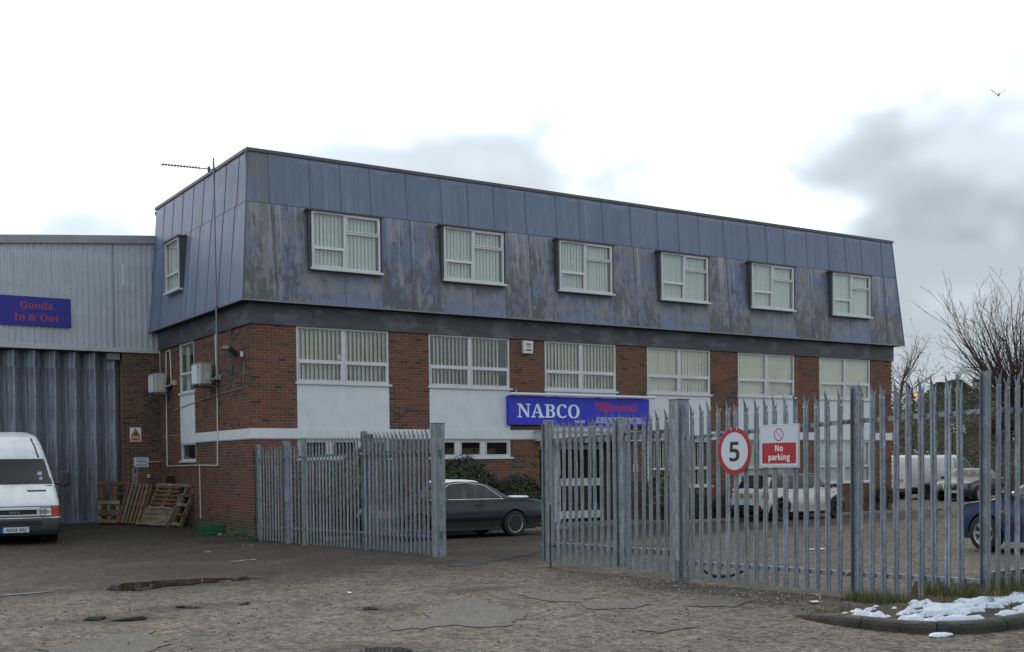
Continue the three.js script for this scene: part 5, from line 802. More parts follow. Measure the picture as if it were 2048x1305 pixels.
// ---------------------------------------------------------------- traffic signs on the fence
{
  const face = (g, z, y) => { g.position.set(FX - 0.085, y, z); g.rotation.y = -Math.PI / 2; };
  const s = thing('speed_sign', 'round white speed limit sign with red ring and black 5 on the fence', 'sign'); face(s, 16.215, 1.935);
  part('plate', new THREE.CylinderGeometry(0.30, 0.30, 0.006, 48).rotateX(Math.PI / 2), mat(0.3, 0.31, 0.32, 0.5, { metalness: 0.4 }), s);
  part('face', new THREE.CircleGeometry(0.298, 48).translate(0, 0, 0.0045), new THREE.MeshStandardMaterial({ roughness: 0.4, map: canvasTex(512, 512, (c, w) => { c.fillStyle = '#a2141c'; c.fillRect(0, 0, w, w); c.fillStyle = '#c9ced6'; c.beginPath(); c.arc(256, 256, 206, 0, 7); c.fill(); c.fillStyle = '#121316'; c.font = 'bold 300px sans-serif'; c.textAlign = 'center'; c.save(); c.translate(256, 366); c.scale(1.12, 1); c.fillText('5', 0, 0); c.restore(); }) }), s);
  for (const x of [-0.05, 0.05]) part('cable_tie', box(0.008, 0.05, 0.01, x, 0.285, 0.008), MAT.white, s);
  const n = thing('no_parking_sign', 'rectangular white and red no parking sign on the fence beside the speed sign', 'sign'); face(n, 16.985, 1.985);
  part('plate', rbox(0.66, 0.53, 0.012, 0.004), mat(0.46, 0.48, 0.50, 0.4, { metalness: 0.2 }), n);
  part('face', new THREE.PlaneGeometry(0.615, 0.485).translate(0, 0, 0.0085), new THREE.MeshStandardMaterial({ roughness: 0.35, map: canvasTex(620, 490, (c, w, h) => { c.fillStyle = '#c3cad6'; c.fillRect(0, 0, w, h); c.strokeStyle = '#a0141d'; c.lineWidth = 13; c.beginPath(); c.arc(310, 105, 72, 0, 7); c.stroke(); c.lineWidth = 9; c.beginPath(); c.moveTo(262, 58); c.lineTo(358, 152); c.stroke(); c.fillStyle = '#a4101a'; c.beginPath(); c.roundRect(28, 204, 564, 256, 22); c.fill(); c.fillStyle = '#e4e8ee'; c.font = 'bold 104px sans-serif'; c.textAlign = 'center'; c.fillText('No', 310, 308); c.save(); c.translate(310, 418); c.scale(0.95, 1); c.fillText('parking', 0, 0); c.restore(); }) }), n);
}
// ================================================================ vehicles
const curve = (pts) => (x) => {                        // smooth interpolation through [x, y] pairs
  if (x <= pts[0][0]) return pts[0][1]; const n = pts.length; if (x >= pts[n - 1][0]) return pts[n - 1][1];
  let i = 0; while (x > pts[i + 1][0]) i++;
  const [x0, y0] = pts[i], [x1, y1] = pts[i + 1], h = x1 - x0, s = (a, b) => (pts[b][1] - pts[a][1]) / (pts[b][0] - pts[a][0]), d = s(i, i + 1);
  const mA = i ? s(i - 1, i) : d, mB = i < n - 2 ? s(i + 1, i + 2) : d, lim = (m) => (m * d <= 0 ? 0 : Math.sign(d) * Math.min(Math.abs((m + d) / 2), 2.2 * Math.min(Math.abs(m), Math.abs(d)))), t = (x - x0) / h, a = lim(mA) * h, b = lim(mB) * h;
  return (2 * t ** 3 - 3 * t ** 2 + 1) * y0 + (t ** 3 - 2 * t ** 2 + t) * a + (3 * t ** 2 - 2 * t ** 3) * y1 + (t ** 3 - t ** 2) * b;
};
const inPolygon = (poly, x, y) => { let c = false; for (let i = 0, j = poly.length - 1; i < poly.length; j = i++) { const [xi, yi] = poly[i], [xj, yj] = poly[j]; if ((yi > y) !== (yj > y) && x < ((xj - xi) * (y - yi)) / (yj - yi) + xi) c = !c; } return c; };
// body lofted from cross-sections along its length; cells are sorted into parts by classify(x, y, z, zone)
function carBody(s, materials, parent) {
  const st = [], N = s.stations ?? 170; for (let i = 0; i <= N; i++) { const t = i / N; st.push(lerp(s.x0, s.x1, 0.5 - 0.5 * Math.cos(Math.PI * t) * 0.25 - 0.5 * (1 - 2 * t) * 0.75)); }
  const nl = 18, ng = 10, nt = 10, rows = [];
  for (const x of st) {
    const top = s.top(x), belt = Math.min(s.belt(x), top - 0.012), W = s.width(x), bot = Math.min(s.bottom(x), belt - 0.03), rise = top - belt, crown = s.crown ?? 0.03, wr = Math.max(0.05, W * (s.beltIn ?? 0.955) - (s.tumble ?? 0.34) * rise - 0.02), col = [];
    for (let j = 0; j <= nl; j++) { const t = j / nl, y = lerp(bot, belt, t); col.push([W * s.flank((y - bot) / Math.max(0.01, belt - bot)), y, 'side']); }
    const rail = top - Math.min(crown, rise * 0.5); for (let j = 1; j <= ng; j++) { const t = j / ng, bow = 1 + 0.02 * Math.sin(Math.PI * t); col.push([lerp(W * s.flank(1), wr, t) * bow, lerp(belt, rail, t), 'cabin']); }
    for (let j = 1; j <= nt; j++) { const t = j / nt, z = wr * (1 - t); col.push([z, rail + (top - rail) * (1 - (z / wr) ** 2) ** 0.8, 'top']); }
    rows.push(col);
  }
  const M = nl + ng + nt, pos = [], idx = [], at = (i, j) => i * (2 * M + 1) + j;
  for (let i = 0; i <= N; i++) for (let j = 0; j <= 2 * M; j++) { const k = j <= M ? j : 2 * M - j, [z, y] = rows[i][k]; pos.push(st[i], y, j <= M ? z : -z); }
  const bins = {};
  for (let i = 0; i < N; i++) for (let j = 0; j < 2 * M; j++) {
    const k = j < M ? j : 2 * M - 1 - j, zone = k < nl ? 'side' : k < nl + ng ? 'cabin' : 'top', a = at(i, j), b = at(i + 1, j), c = at(i + 1, j + 1), d = at(i, j + 1);
    const m = (q) => (pos[3 * a + q] + pos[3 * b + q] + pos[3 * c + q] + pos[3 * d + q]) / 4, id = s.classify(m(0), m(1), m(2), zone, i / N, k); if (!id) continue;
    (bins[id] ??= []).push(a, b, c, a, c, d);
  }
  const full = new THREE.BufferGeometry(); full.setAttribute('position', new THREE.Float32BufferAttribute(pos, 3)); full.setIndex(Object.values(bins).flat()); full.computeVertexNormals();
  const nn = full.attributes.normal.array, out = {};
  for (const [id, l] of Object.entries(bins)) {
    const map = new Map(), p = [], n = [], ix = l.map((v) => { if (!map.has(v)) { map.set(v, p.length / 3); p.push(pos[3 * v], pos[3 * v + 1], pos[3 * v + 2]); n.push(nn[3 * v], nn[3 * v + 1], nn[3 * v + 2]); } return map.get(v); });
    const g = new THREE.BufferGeometry(); g.setAttribute('position', new THREE.Float32BufferAttribute(p, 3)); g.setAttribute('normal', new THREE.Float32BufferAttribute(n, 3)); g.setIndex(ix); out[id] = part(id.split(':')[0], triUV(g), materials[id.split(':')[0]] ?? materials.body, parent);
  }
  return out;
}
function wheel(parent, x, z, r, w, kind, rimMat) {
  const o = new THREE.Group(); o.name = 'wheel'; parent.add(o); o.position.set(x, r, z); const sg = Math.sign(z) || 1, rr = kind === 'steel' ? r * 0.58 : r * 0.70;
  part('tyre', new THREE.LatheGeometry([[rr, -w / 2], [r - 0.04, -w / 2], [r - 0.012, -w / 2 + 0.012], [r, -w / 2 + 0.035], [r, w / 2 - 0.035], [r - 0.012, w / 2 - 0.012], [r - 0.04, w / 2], [rr, w / 2 - 0.005], [rr, -w / 2]].map((p) => new THREE.Vector2(...p)), 36).rotateX(Math.PI / 2), MAT.rubber, o);
  const zo = sg * (w / 2 - 0.02), list = [new THREE.LatheGeometry([[rr, -0.015], [rr, 0.012], [rr - 0.016, 0.012], [rr - 0.03, -0.04], [rr - 0.03, -0.09]].map((p) => new THREE.Vector2(...p)), 36).rotateX(sg * Math.PI / 2).translate(0, 0, zo)];
  const inner = [new THREE.CircleGeometry(rr - 0.02, 28).rotateY(sg > 0 ? 0 : Math.PI).translate(0, 0, zo - sg * 0.07)];
  if (kind === 'five' || kind === 'ten') { const n = kind === 'five' ? 5 : 7; for (let k = 0; k < n; k++) for (const e of kind === 'five' ? [-0.09, 0.09] : [0]) { const a = k / n * 6.2832 + e; list.push(box(rr * 0.86, kind === 'five' ? 0.026 : 0.05, 0.025, rr * 0.5, 0, 0).rotateZ(a).translate(0, 0, zo - sg * 0.012)); } list.push(cyl(0.055, 0.055, 0.03).rotateX(Math.PI / 2).translate(0, 0, zo - sg * 0.008)); }
  if (kind === 'dish') { inner.push(new THREE.CylinderGeometry(rr * 0.80, rr * 0.84, 0.02, 28).rotateX(sg * Math.PI / 2).translate(0, 0, zo - sg * 0.02)); for (let k = 0; k < 5; k++) inner.push(cyl(0.03, 0.03, 0.012).rotateX(Math.PI / 2).translate(Math.cos(k * 1.2566) * rr * 0.45, Math.sin(k * 1.2566) * rr * 0.45, zo - sg * 0.004)); }
  if (kind === 'steel') { inner.push(new THREE.CylinderGeometry(rr * 0.9, rr * 0.9, 0.03, 28).rotateX(Math.PI / 2).translate(0, 0, zo - sg * 0.02)); }
  part('rim', list, rimMat, o); part('hub', inner, kind === 'steel' ? rimMat : mat(0.02, 0.02, 0.02, 0.6), o);
}
const paint = (r, g, b, extra = {}) => new THREE.MeshPhysicalMaterial({ color: C(r, g, b), roughness: 0.4, clearcoat: 0.6, clearcoatRoughness: 0.08, ...extra });
const tinted = new THREE.MeshPhysicalMaterial({ color: C(0.10, 0.12, 0.13), roughness: 0.03, transmission: 1, thickness: 0 });
const silverRim = mat(0.55, 0.56, 0.58, 0.35, { metalness: 0.7 }), darkRim = mat(0.035, 0.035, 0.038, 0.4, { metalness: 0.3 });
const flankStd = (t) => 0.90 + 0.10 * smooth(0, 0.45, t) - 0.045 * smooth(0.55, 1, t);
function cabin(o, s) {                                 // seats, dashboard, floor
  const m = mat(0.05, 0.05, 0.055, 0.9), sm = mat(s.seat ?? 0.10, (s.seat ?? 0.10), (s.seat ?? 0.10) * 1.05, 0.9);
  part('floor', [box2(s.x0 + 0.35, s.x1 - 0.35, 0.20, 0.25, -s.w * 0.72, s.w * 0.72), box2(s.dash - 0.15, s.dash + 0.35, 0.55, s.dashY, -s.w * 0.72, s.w * 0.72), box2(s.shelf - 0.4, s.shelf, 0.5, s.dashY - 0.03, -s.w * 0.7, s.w * 0.7)], m, o);
  for (const [x, z] of s.seats) part('seat', [rbox(0.5, 0.16, 0.48, 0.05, x + 0.1, 0.48, z), rbox(0.14, 0.62, 0.46, 0.05, x - 0.18, 0.82, z), rbox(0.09, 0.17, 0.24, 0.04, x - 0.22, 1.19, z)], sm, o);
  part('steering_wheel', new THREE.TorusGeometry(0.18, 0.016, 6, 20).rotateY(Math.PI / 2).translate(s.dash - 0.25, s.dashY, s.driver ?? -0.36), m, o);
}
const archCut = (x, y, ws, ry, R) => ws.some((w) => (x - w) ** 2 + (y - ry) ** 2 < R * R);
function arches(o, ws, ry, R, W, m = MAT.dark) { for (const x of ws) for (const s of [-1, 1]) part('wheel_arch', new THREE.CylinderGeometry(R + 0.005, R + 0.005, 0.34, 24, 1, true, 0, Math.PI).rotateZ(Math.PI / 2).rotateY(Math.PI / 2).translate(x, ry, s * (W - 0.19)), new THREE.MeshStandardMaterial({ color: m.color, roughness: 0.9, side: THREE.DoubleSide }), o); }
const underside = (o, s) => part('underbody', [box2(s.x0 + 0.25, s.x1 - 0.25, 0.17, 0.30, -s.w * 0.62, s.w * 0.62)], MAT.dark, o);
const carMats = (body, extra = {}) => ({ body, window: MAT.carGlass, windscreen: MAT.carGlass, rear_window: MAT.carGlass, trim: MAT.blackPlastic, bumper: MAT.blackPlastic, headlight: mat(0.6, 0.62, 0.64, 0.12, { metalness: 0.4 }), indicator: mat(0.8, 0.14, 0.01, 0.25), tail_light: mat(0.35, 0.01, 0.012, 0.2), grille: MAT.blackPlastic, ...extra });

// ---------------------------------------------------------------- dark two-door coupe in the gateway, nose to the left
{
  const o = thing('coupe_car', 'dark blue two door coupe parked nose left in the gateway, snow on its roof', 'car', [4.0, groundY(4, 2.6) - 0.0, 2.58], Math.PI);
  const X0 = -2.42, X1 = 2.24, WB = [-1.36, 1.355], R = 0.31, side = [[-1.02, 0.93], [-0.60, 1.26], [-0.10, 1.335], [0.38, 1.31], [0.98, 0.95]];
  const top = curve([[X0, 0.52], [X0 + 0.05, 0.80], [X0 + 0.14, 0.90], [-1.55, 0.965], [-1.30, 0.99], [-0.72, 1.29], [-0.35, 1.375], [0.1, 1.385], [0.42, 1.345], [1.02, 0.985], [1.2, 0.95], [1.9, 0.84], [2.12, 0.77], [2.19, 0.66], [X1, 0.50]]);
  const s = { x0: X0, x1: X1, top, belt: curve([[X0, 0.74], [-1.6, 0.91], [-0.9, 0.925], [0.9, 0.925], [1.3, 0.90], [2.0, 0.78], [X1, 0.60]]), width: curve([[X0, 0.62], [X0 + 0.1, 0.76], [-1.9, 0.84], [-1.0, 0.865], [0.8, 0.865], [1.7, 0.83], [2.05, 0.76], [X1, 0.58]]), bottom: curve([[X0, 0.36], [-2.1, 0.26], [-1.7, 0.20], [1.7, 0.20], [2.1, 0.22], [X1, 0.30]]), flank: flankStd, tumble: 0.40,
    classify: (x, y, z, zone) => {
      if (zone === 'side' && archCut(x, y, WB, R, 0.365)) return null;
      if (zone === 'cabin' && inPolygon(side, x, y)) return Math.abs(x + 0.42 - (y - 0.9) * 0.1) < 0.022 ? 'trim' : (x < -0.42 ? 'window:rear' : 'window:front') + (z > 0 ? 'L' : 'R');
      if (zone === 'top' && x > 0.46 && x < 0.99) return 'windscreen'; if (zone === 'top' && x > -1.26 && x < -0.74 && Math.abs(z) < 0.56) return 'rear_window';
      if (y < 0.42 && zone === 'side') return 'side_skirt:' + (z > 0 ? 'L' : 'R'); if (x > 2.02 && y > 0.56 && y < 0.72 && Math.abs(z) > 0.66) return 'indicator'; if (x > 2.13 && y > 0.55 && y < 0.74) return Math.abs(z) > 0.42 ? 'headlight' : 'grille'; if (x < X0 + 0.08 && y > 0.62 && y < 0.82 && Math.abs(z) > 0.35) return 'tail_light';
      return 'body';
    } };
  const dirt = tex(256, 128, (i, j) => { const n = fbm(i / 30, j / 18, 4, 3), v = 0.75 + 0.5 * n; return [v, v * 0.97, v * 0.93]; });
  carBody(s, carMats(paint(0.010, 0.010, 0.020, { clearcoat: 0.25, roughness: 0.45 }), { side_skirt: mat(0.040, 0.038, 0.038, 0.6, { map: sized(dirt, 1.3, 0.5) }) }), o);
  for (const x of WB) for (const q of [-1, 1]) wheel(o, x, q * 0.77, R + 0.005, 0.2, 'dish', silverRim);
  arches(o, WB, R, 0.365, 0.86); underside(o, { x0: X0, x1: X1, w: 0.86 }); cabin(o, { x0: X0, x1: X1, w: 0.86, dash: 0.85, dashY: 0.93, shelf: -0.75, seats: [[0.1, 0.36], [0.1, -0.36], [-0.62, 0.3], [-0.62, -0.3]], seat: 0.14, driver: -0.36 });
  for (const q of [-1, 1]) {
    const wz = (x, y) => { const W = s.width(x) * s.flank(1), wr = s.width(x) * 0.955 - 0.4 * (s.top(x) - 0.925) - 0.02; return q * (lerp(W, wr, clamp((y - 0.925) / Math.max(0.05, s.top(x) - 0.03 - 0.925))) + 0.006); };
    part('window_trim', side.map((p, i) => { const b = side[(i + 1) % side.length]; return rod([p[0], p[1], wz(...p)], [b[0], b[1], wz(...b)], 0.009); }), MAT.chrome, o);
    part('door_mirror', [rbox(0.10, 0.13, 0.20, 0.03, 0.86, 0.99, q * 0.95), box(0.06, 0.05, 0.1, 0.88, 0.95, q * 0.86)], MAT.blackPlastic, o);
    part('door_handle', rbox(0.2, 0.035, 0.03, 0.01, -0.36, 0.80, q * 0.856), MAT.blackPlastic, o); part('rub_strip', [box(1.5, 0.025, 0.012, 0.25, 0.53, q * 0.872), box(0.3, 0.025, 0.012, -1.9, 0.53, q * 0.842)], MAT.blackPlastic, o);
    part('door_gap', [rod([-0.44, 0.25, q * 0.853], [-0.42, 0.92, q * 0.838], 0.006), rod([0.98, 0.28, q * 0.848], [0.98, 0.9, q * 0.835], 0.006)], MAT.dark, o);
  }
  part('snow_cover', (() => { const g = new THREE.BoxGeometry(1.05, 0.03, 1.06, 24, 1, 24), p = g.attributes.position; for (let i = 0; i < p.count; i++) { const x = p.getX(i), z = p.getZ(i), e = smooth(0.53, 0.40, Math.abs(z)) * smooth(0.53, 0.38, Math.abs(x)), n = fbm(x * 4, z * 4, 3, 6), X = x - 0.10; p.setXYZ(i, X, top(X) - 0.02 * (z / 0.5) ** 2 + (p.getY(i) > 0 ? 0.002 + (0.02 + 0.018 * n) * e : -0.02), z); } g.computeVertexNormals(); return g; })(), mat(0.82, 0.85, 0.9, 0.75), o);
  part('snow_cover', (() => { const g = new THREE.IcosahedronGeometry(1, 4), p = g.attributes.position; for (let i = 0; i < p.count; i++) { const k = 0.75 + 0.5 * fbm(p.getX(i) * 2, p.getZ(i) * 2, 3, 2); p.setXYZ(i, p.getX(i) * 0.26 * k - 1.72, Math.max(-0.02, p.getY(i) * 0.035 * k) + 0.955, p.getZ(i) * 0.3 * k + 0.42 * -1); } g.computeVertexNormals(); return g; })(), mat(0.82, 0.85, 0.9, 0.75), o);
}
// ---------------------------------------------------------------- small white hatchback behind the fence, tail towards the gate
{
  const o = thing('hatchback_car', 'small white hatchback with dark roof and black wheel arches, behind the speed sign', 'car', [16.36, groundY(16, 2) + 0.0, 1.98], 0.03);
  const X0 = -1.86, X1 = 1.84, WB = [-1.23, 1.24], R = 0.305, side = [[-1.42, 0.965], [-1.30, 1.30], [0.45, 1.325], [0.98, 0.965]];
  const top = curve([[X0, 0.48], [X0 + 0.04, 0.80], [-1.70, 0.98], [-1.50, 1.30], [-1.36, 1.365], [-0.4, 1.41], [0.35, 1.385], [0.55, 1.33], [1.02, 1.0], [1.2, 0.97], [1.55, 0.90], [1.72, 0.80], [X1, 0.52]]);
  const s = { x0: X0, x1: X1, top, belt: curve([[X0, 0.78], [-1.6, 0.945], [1.0, 0.945], [1.4, 0.88], [1.7, 0.74], [X1, 0.5]]), width: curve([[X0, 0.60], [X0 + 0.10, 0.74], [-1.5, 0.815], [-1.0, 0.84], [1.0, 0.84], [1.45, 0.80], [1.7, 0.68], [X1, 0.48]]), bottom: curve([[X0, 0.34], [-1.6, 0.24], [1.6, 0.22], [X1, 0.28]]), flank: flankStd, tumble: 0.28, crown: 0.05,
    classify: (x, y, z, zone) => {
      const d = Math.min(...WB.map((w) => Math.hypot(x - w, y - R))); if (zone === 'side' && d < 0.36) return null; if (zone === 'side' && (d < 0.425 || y < 0.27)) return 'trim';
      if (zone === 'cabin' && inPolygon(side, x, y)) return Math.abs(x + 0.28) < 0.03 ? 'trim' : (x < -0.28 ? 'window:rear' : 'window:front') + (z > 0 ? 'L' : 'R');
      if (zone === 'cabin' && y > 0.97 && x < 1.0) return y > 1.27 ? 'roof' : 'trim'; if (zone === 'top' && x > 0.50 && x < 0.99) return 'windscreen'; if (zone === 'top' && x > -1.70 && x < -1.46 && Math.abs(z) < 0.5) return 'rear_window'; if (zone === 'top' && x > -1.46 && x < 0.50) return 'roof';
      if (x < -1.70 && y > 0.66 && y < 0.90 && Math.abs(z) > 0.60) return 'tail_light'; if (x < -1.8 && y > 0.28 && y < 0.38 && Math.abs(z) > 0.3) return 'tail_light:fog'; if (x > 1.5 && y > 0.62 && y < 0.82 && Math.abs(z) > 0.5) return 'headlight';
      return 'body';
    } };
  carBody(s, carMats(paint(0.60, 0.60, 0.55), { roof: paint(0.03, 0.018, 0.02, { clearcoat: 0.2, roughness: 0.5 }), window: tinted, rear_window: tinted }), o);
  for (const x of WB) for (const q of [-1, 1]) wheel(o, x, q * 0.745, R, 0.19, 'five', darkRim);
  arches(o, WB, R, 0.36, 0.83); underside(o, { x0: X0, x1: X1, w: 0.83 }); cabin(o, { x0: X0, x1: X1, w: 0.83, dash: 0.82, dashY: 0.95, shelf: -0.75, seats: [[0.1, 0.34], [0.1, -0.34], [-0.72, 0.3], [-0.72, -0.3]], driver: -0.34 });
  part('number_plate', box(0.012, 0.11, 0.5, X0 - 0.005, 0.76, 0), mat(0.40, 0.28, 0.03, 0.5), o); part('bumper', rbox(0.06, 0.14, 1.1, 0.02, X0 + 0.02, 0.36, 0), MAT.blackPlastic, o); part('exhaust', [-0.08, 0.08].map((z) => cyl(0.04, 0.04, 0.1).rotateZ(Math.PI / 2).translate(X0 + 0.02, 0.27, z)), MAT.chrome, o);
  for (const q of [-1, 1]) { part('door_mirror', rbox(0.11, 0.12, 0.17, 0.03, 0.80, 1.0, q * 0.90), MAT.blackPlastic, o); part('door_handle', rbox(0.16, 0.03, 0.03, 0.01, -0.12, 0.83, q * 0.822), MAT.chrome, o); part('door_gap', [rod([-0.26, 0.28, q * 0.845], [-0.28, 0.94, q * 0.80], 0.006), rod([0.92, 0.30, q * 0.842], [0.95, 0.93, q * 0.80], 0.006)], MAT.dark, o); part('indicator_vent', box(0.14, 0.05, 0.012, 1.1, 0.82, q * 0.815), MAT.chrome, o); part('roof_rail', rod([-1.4, 1.36, q * 0.60], [0.4, 1.385, q * 0.60], 0.012), mat(0.35, 0.35, 0.35, 0.4), o); }
  part('roof_aerial', rod([-1.05, 1.40, 0], [-1.25, 1.56, 0], 0.005), MAT.blackPlastic, o);
}
// ---------------------------------------------------------------- blue saloon at the right edge, nose to the left
function saloon(name, label, pos, turn, color, wheelKind, rim, extra = {}) {
  const o = thing(name, label, 'car', pos, turn), X0 = -2.25, X1 = 2.22, WB = [-1.35, 1.38], R = 0.315, sideW = [[-1.10, 0.93], [-0.75, 1.24], [-0.1, 1.325], [0.36, 1.30], [0.98, 0.95]];
  const top = curve([[X0, 0.50], [X0 + 0.05, 0.82], [X0 + 0.12, 0.95], [-1.65, 0.985], [-1.42, 1.0], [-0.82, 1.28], [-0.35, 1.395], [0.1, 1.40], [0.42, 1.34], [1.02, 0.98], [1.2, 0.94], [1.85, 0.83], [2.08, 0.755], [2.17, 0.63], [X1, 0.46]]);
  const s = { x0: X0, x1: X1, top, belt: curve([[X0, 0.76], [-1.6, 0.92], [0.9, 0.92], [1.3, 0.88], [1.95, 0.77], [X1, 0.56]]), width: curve([[X0, 0.62], [X0 + 0.1, 0.76], [-1.8, 0.83], [-1.0, 0.855], [0.8, 0.855], [1.7, 0.82], [2.02, 0.75], [X1, 0.56]]), bottom: curve([[X0, 0.34], [-1.9, 0.22], [1.7, 0.20], [2.0, 0.20], [X1, 0.26]]), flank: flankStd, tumble: 0.38,
    classify: (x, y, z, zone) => {
      if (zone === 'side' && archCut(x, y, WB, R, 0.365)) return null;
      if (zone === 'cabin' && inPolygon(sideW, x, y)) return Math.abs(x + 0.12) < 0.03 ? 'trim' : (x < -0.12 ? 'window:rear' : 'window:front') + (z > 0 ? 'L' : 'R');
      if (zone === 'top' && x > 0.46 && x < 0.99) return 'windscreen'; if (zone === 'top' && x > -1.36 && x < -0.84 && Math.abs(z) < 0.56) return 'rear_window';
      if (x > 1.96 && y > 0.56 && y < 0.70 && Math.abs(z) > 0.66) return 'indicator'; if (x > 2.10 && y > 0.54 && y < 0.70) return Math.abs(z) > 0.32 ? 'headlight' : 'grille'; if (x > 1.86 && y < 0.53) return 'bumper'; if (x < X0 + 0.08 && y > 0.65 && y < 0.85 && Math.abs(z) > 0.35) return 'tail_light';
      return 'body';
    } };
  carBody(s, carMats(color, extra), o);
  for (const x of WB) for (const q of [-1, 1]) wheel(o, x, q * 0.765, R, 0.21, wheelKind, rim);
  arches(o, WB, R, 0.365, 0.85); underside(o, { x0: X0, x1: X1, w: 0.85 }); cabin(o, { x0: X0, x1: X1, w: 0.85, dash: 0.85, dashY: 0.92, shelf: -0.9, seats: [[0.1, 0.36], [0.1, -0.36], [-0.75, 0.3], [-0.75, -0.3]], driver: -0.36 });
  for (const q of [-1, 1]) { part('door_mirror', rbox(0.10, 0.12, 0.19, 0.03, 0.82, 0.99, q * 0.93), MAT.blackPlastic, o); part('door_handle', [rbox(0.16, 0.03, 0.03, 0.01, -0.02, 0.80, q * 0.846), rbox(0.16, 0.03, 0.03, 0.01, -0.95, 0.81, q * 0.846)], MAT.blackPlastic, o); part('rub_strip', box(2.0, 0.03, 0.012, 0.0, 0.50, q * 0.862), MAT.blackPlastic, o); part('side_repeater', box(0.05, 0.03, 0.01, 0.98, 0.70, q * 0.85), mat(0.7, 0.25, 0.05, 0.3), o); }
  return o;
}
saloon('saloon_car', 'metallic blue saloon at the right edge, its bright alloy front wheel behind the corner post', [8.24, groundY(8, 16), 16.24], 1.42, paint(0.016, 0.036, 0.11), 'ten', silverRim);
// ---------------------------------------------------------------- far right: dark estate facing us, black car beyond
{
  const o = saloon('saloon_car', 'black saloon with pale bonnet reflections facing the camera beside the white panel van', [34.6, 0, -4.5], Math.PI + 0.24, paint(0.010, 0.010, 0.012, { clearcoat: 0.35 }), 'ten', silverRim, { indicator: MAT.blackPlastic, headlight: mat(0.12, 0.12, 0.13, 0.2) });
  part('radiator_grille', [rbox(0.03, 0.26, 0.62, 0.02, 2.215, 0.60, 0)], MAT.blackPlastic, o); part('grille_surround', new THREE.TorusGeometry(0.5, 0.03, 4, 4, Math.PI * 2).rotateZ(Math.PI / 4).scale(0.9, 0.36, 1).rotateY(Math.PI / 2).translate(2.23, 0.60, 0), MAT.chrome, o); part('number_plate', box(0.012, 0.11, 0.5, 2.235, 0.42, 0), mat(0.6, 0.6, 0.58, 0.5), o);
  for (let k = 0; k < 4; k++) part('badge_ring', new THREE.TorusGeometry(0.045, 0.009, 5, 14).rotateY(Math.PI / 2).translate(2.245, 0.66, -0.105 + k * 0.07), MAT.chrome, o);
  saloon('saloon_car', 'black car at the far right, farthest along the row under the bank', [40.2, 0, -2.6], Math.PI + 0.30, paint(0.010, 0.010, 0.012), 'five', silverRim);
}
// ================================================================ vans: shells built up in height
function vanBody(s, materials, parent) {               // rows in height, columns round the plan from front centre to rear centre
  const ys = s.ys, cols = []; const nf = s.nf ?? 26, nc = 8, ns = s.ns ?? 44, nr = s.nr ?? 22;
  const point = (y, c) => { const W = s.W(y), xf = s.xf(y), xr = s.xr(y), r = Math.min(s.r(y), W * 0.9); let k = c;
    if (k <= nf) return [xf + s.bow * (1 - ((k / nf) * (W - r) / W) ** 2) - s.bow, (k / nf) * (W - r), 'front', xf]; k -= nf; const drop = s.bow * (((W - r) / W) ** 2);
    if (k <= nc) { const a = (k / nc) * Math.PI / 2; return [xf - drop - r + r * Math.cos(a), W - r + r * Math.sin(a), 'corner']; } k -= nc; const r2 = s.rr ?? 0.06;
    if (k <= ns) return [lerp(xf - drop - r, xr + r2, k / ns), W, 'side']; k -= ns;
    if (k <= 4) { const a = (k / 4) * Math.PI / 2; return [xr + r2 - r2 * Math.sin(a), W - r2 + r2 * Math.cos(a), 'rcorner']; } k -= 4; return [xr, (W - r2) * (1 - k / nr), 'rear']; };
  const M = nf + nc + ns + 4 + nr, zone = (c) => (c < nf ? 'front' : c < nf + nc ? 'corner' : c < nf + nc + ns ? 'side' : c < nf + nc + ns + 4 ? 'rcorner' : 'rear');
  const pos = [], id = [], bins = {}; for (const y of ys) for (const q of [1, -1]) for (let c = 0; c <= M; c++) { const [x, z] = point(y, c); pos.push(x, y, q * z); }
  const at = (j, q, c) => (j * 2 + (q > 0 ? 0 : 1)) * (M + 1) + c;
  for (let j = 0; j < ys.length - 1; j++) for (const q of [1, -1]) for (let c = 0; c < M; c++) {
    const l = [at(j, q, c), at(j, q, c + 1), at(j + 1, q, c + 1), at(j + 1, q, c)], m = (k) => l.reduce((t, v) => t + pos[3 * v + k], 0) / 4, k = s.classify(m(0), m(1), m(2), zone(c)); if (!k) continue; const [a, b, d, e] = l; (bins[k] ??= []).push(...(q > 0 ? [a, b, d, a, d, e] : [a, d, b, a, e, d]));
  }
  // roof cap
  const last = ys.length - 1, cap = []; for (let c = 0; c < M; c++) { const a = at(last, 1, c), b = at(last, 1, c + 1), d = at(last, -1, c + 1), e = at(last, -1, c); cap.push(a, b, d, a, d, e); } (bins.body ??= []).push(...cap);
  const full = new THREE.BufferGeometry(); full.setAttribute('position', new THREE.Float32BufferAttribute(pos, 3)); full.setIndex(Object.values(bins).flat()); full.computeVertexNormals(); const nn = full.attributes.normal.array;
  for (const [k, l] of Object.entries(bins)) { const map = new Map(), p = [], n = [], ix = l.map((v) => { if (!map.has(v)) { map.set(v, p.length / 3); p.push(pos[3 * v], pos[3 * v + 1], pos[3 * v + 2]); n.push(nn[3 * v], nn[3 * v + 1], nn[3 * v + 2]); } return map.get(v); }); const g = new THREE.BufferGeometry(); g.setAttribute('position', new THREE.Float32BufferAttribute(p, 3)); g.setAttribute('normal', new THREE.Float32BufferAttribute(n, 3)); g.setIndex(ix); part(k.split(':')[0], triUV(g), materials[k.split(':')[0]] ?? materials.body, parent); }
}
const range = (a, b, n) => Array.from({ length: n + 1 }, (_, i) => lerp(a, b, i / n));
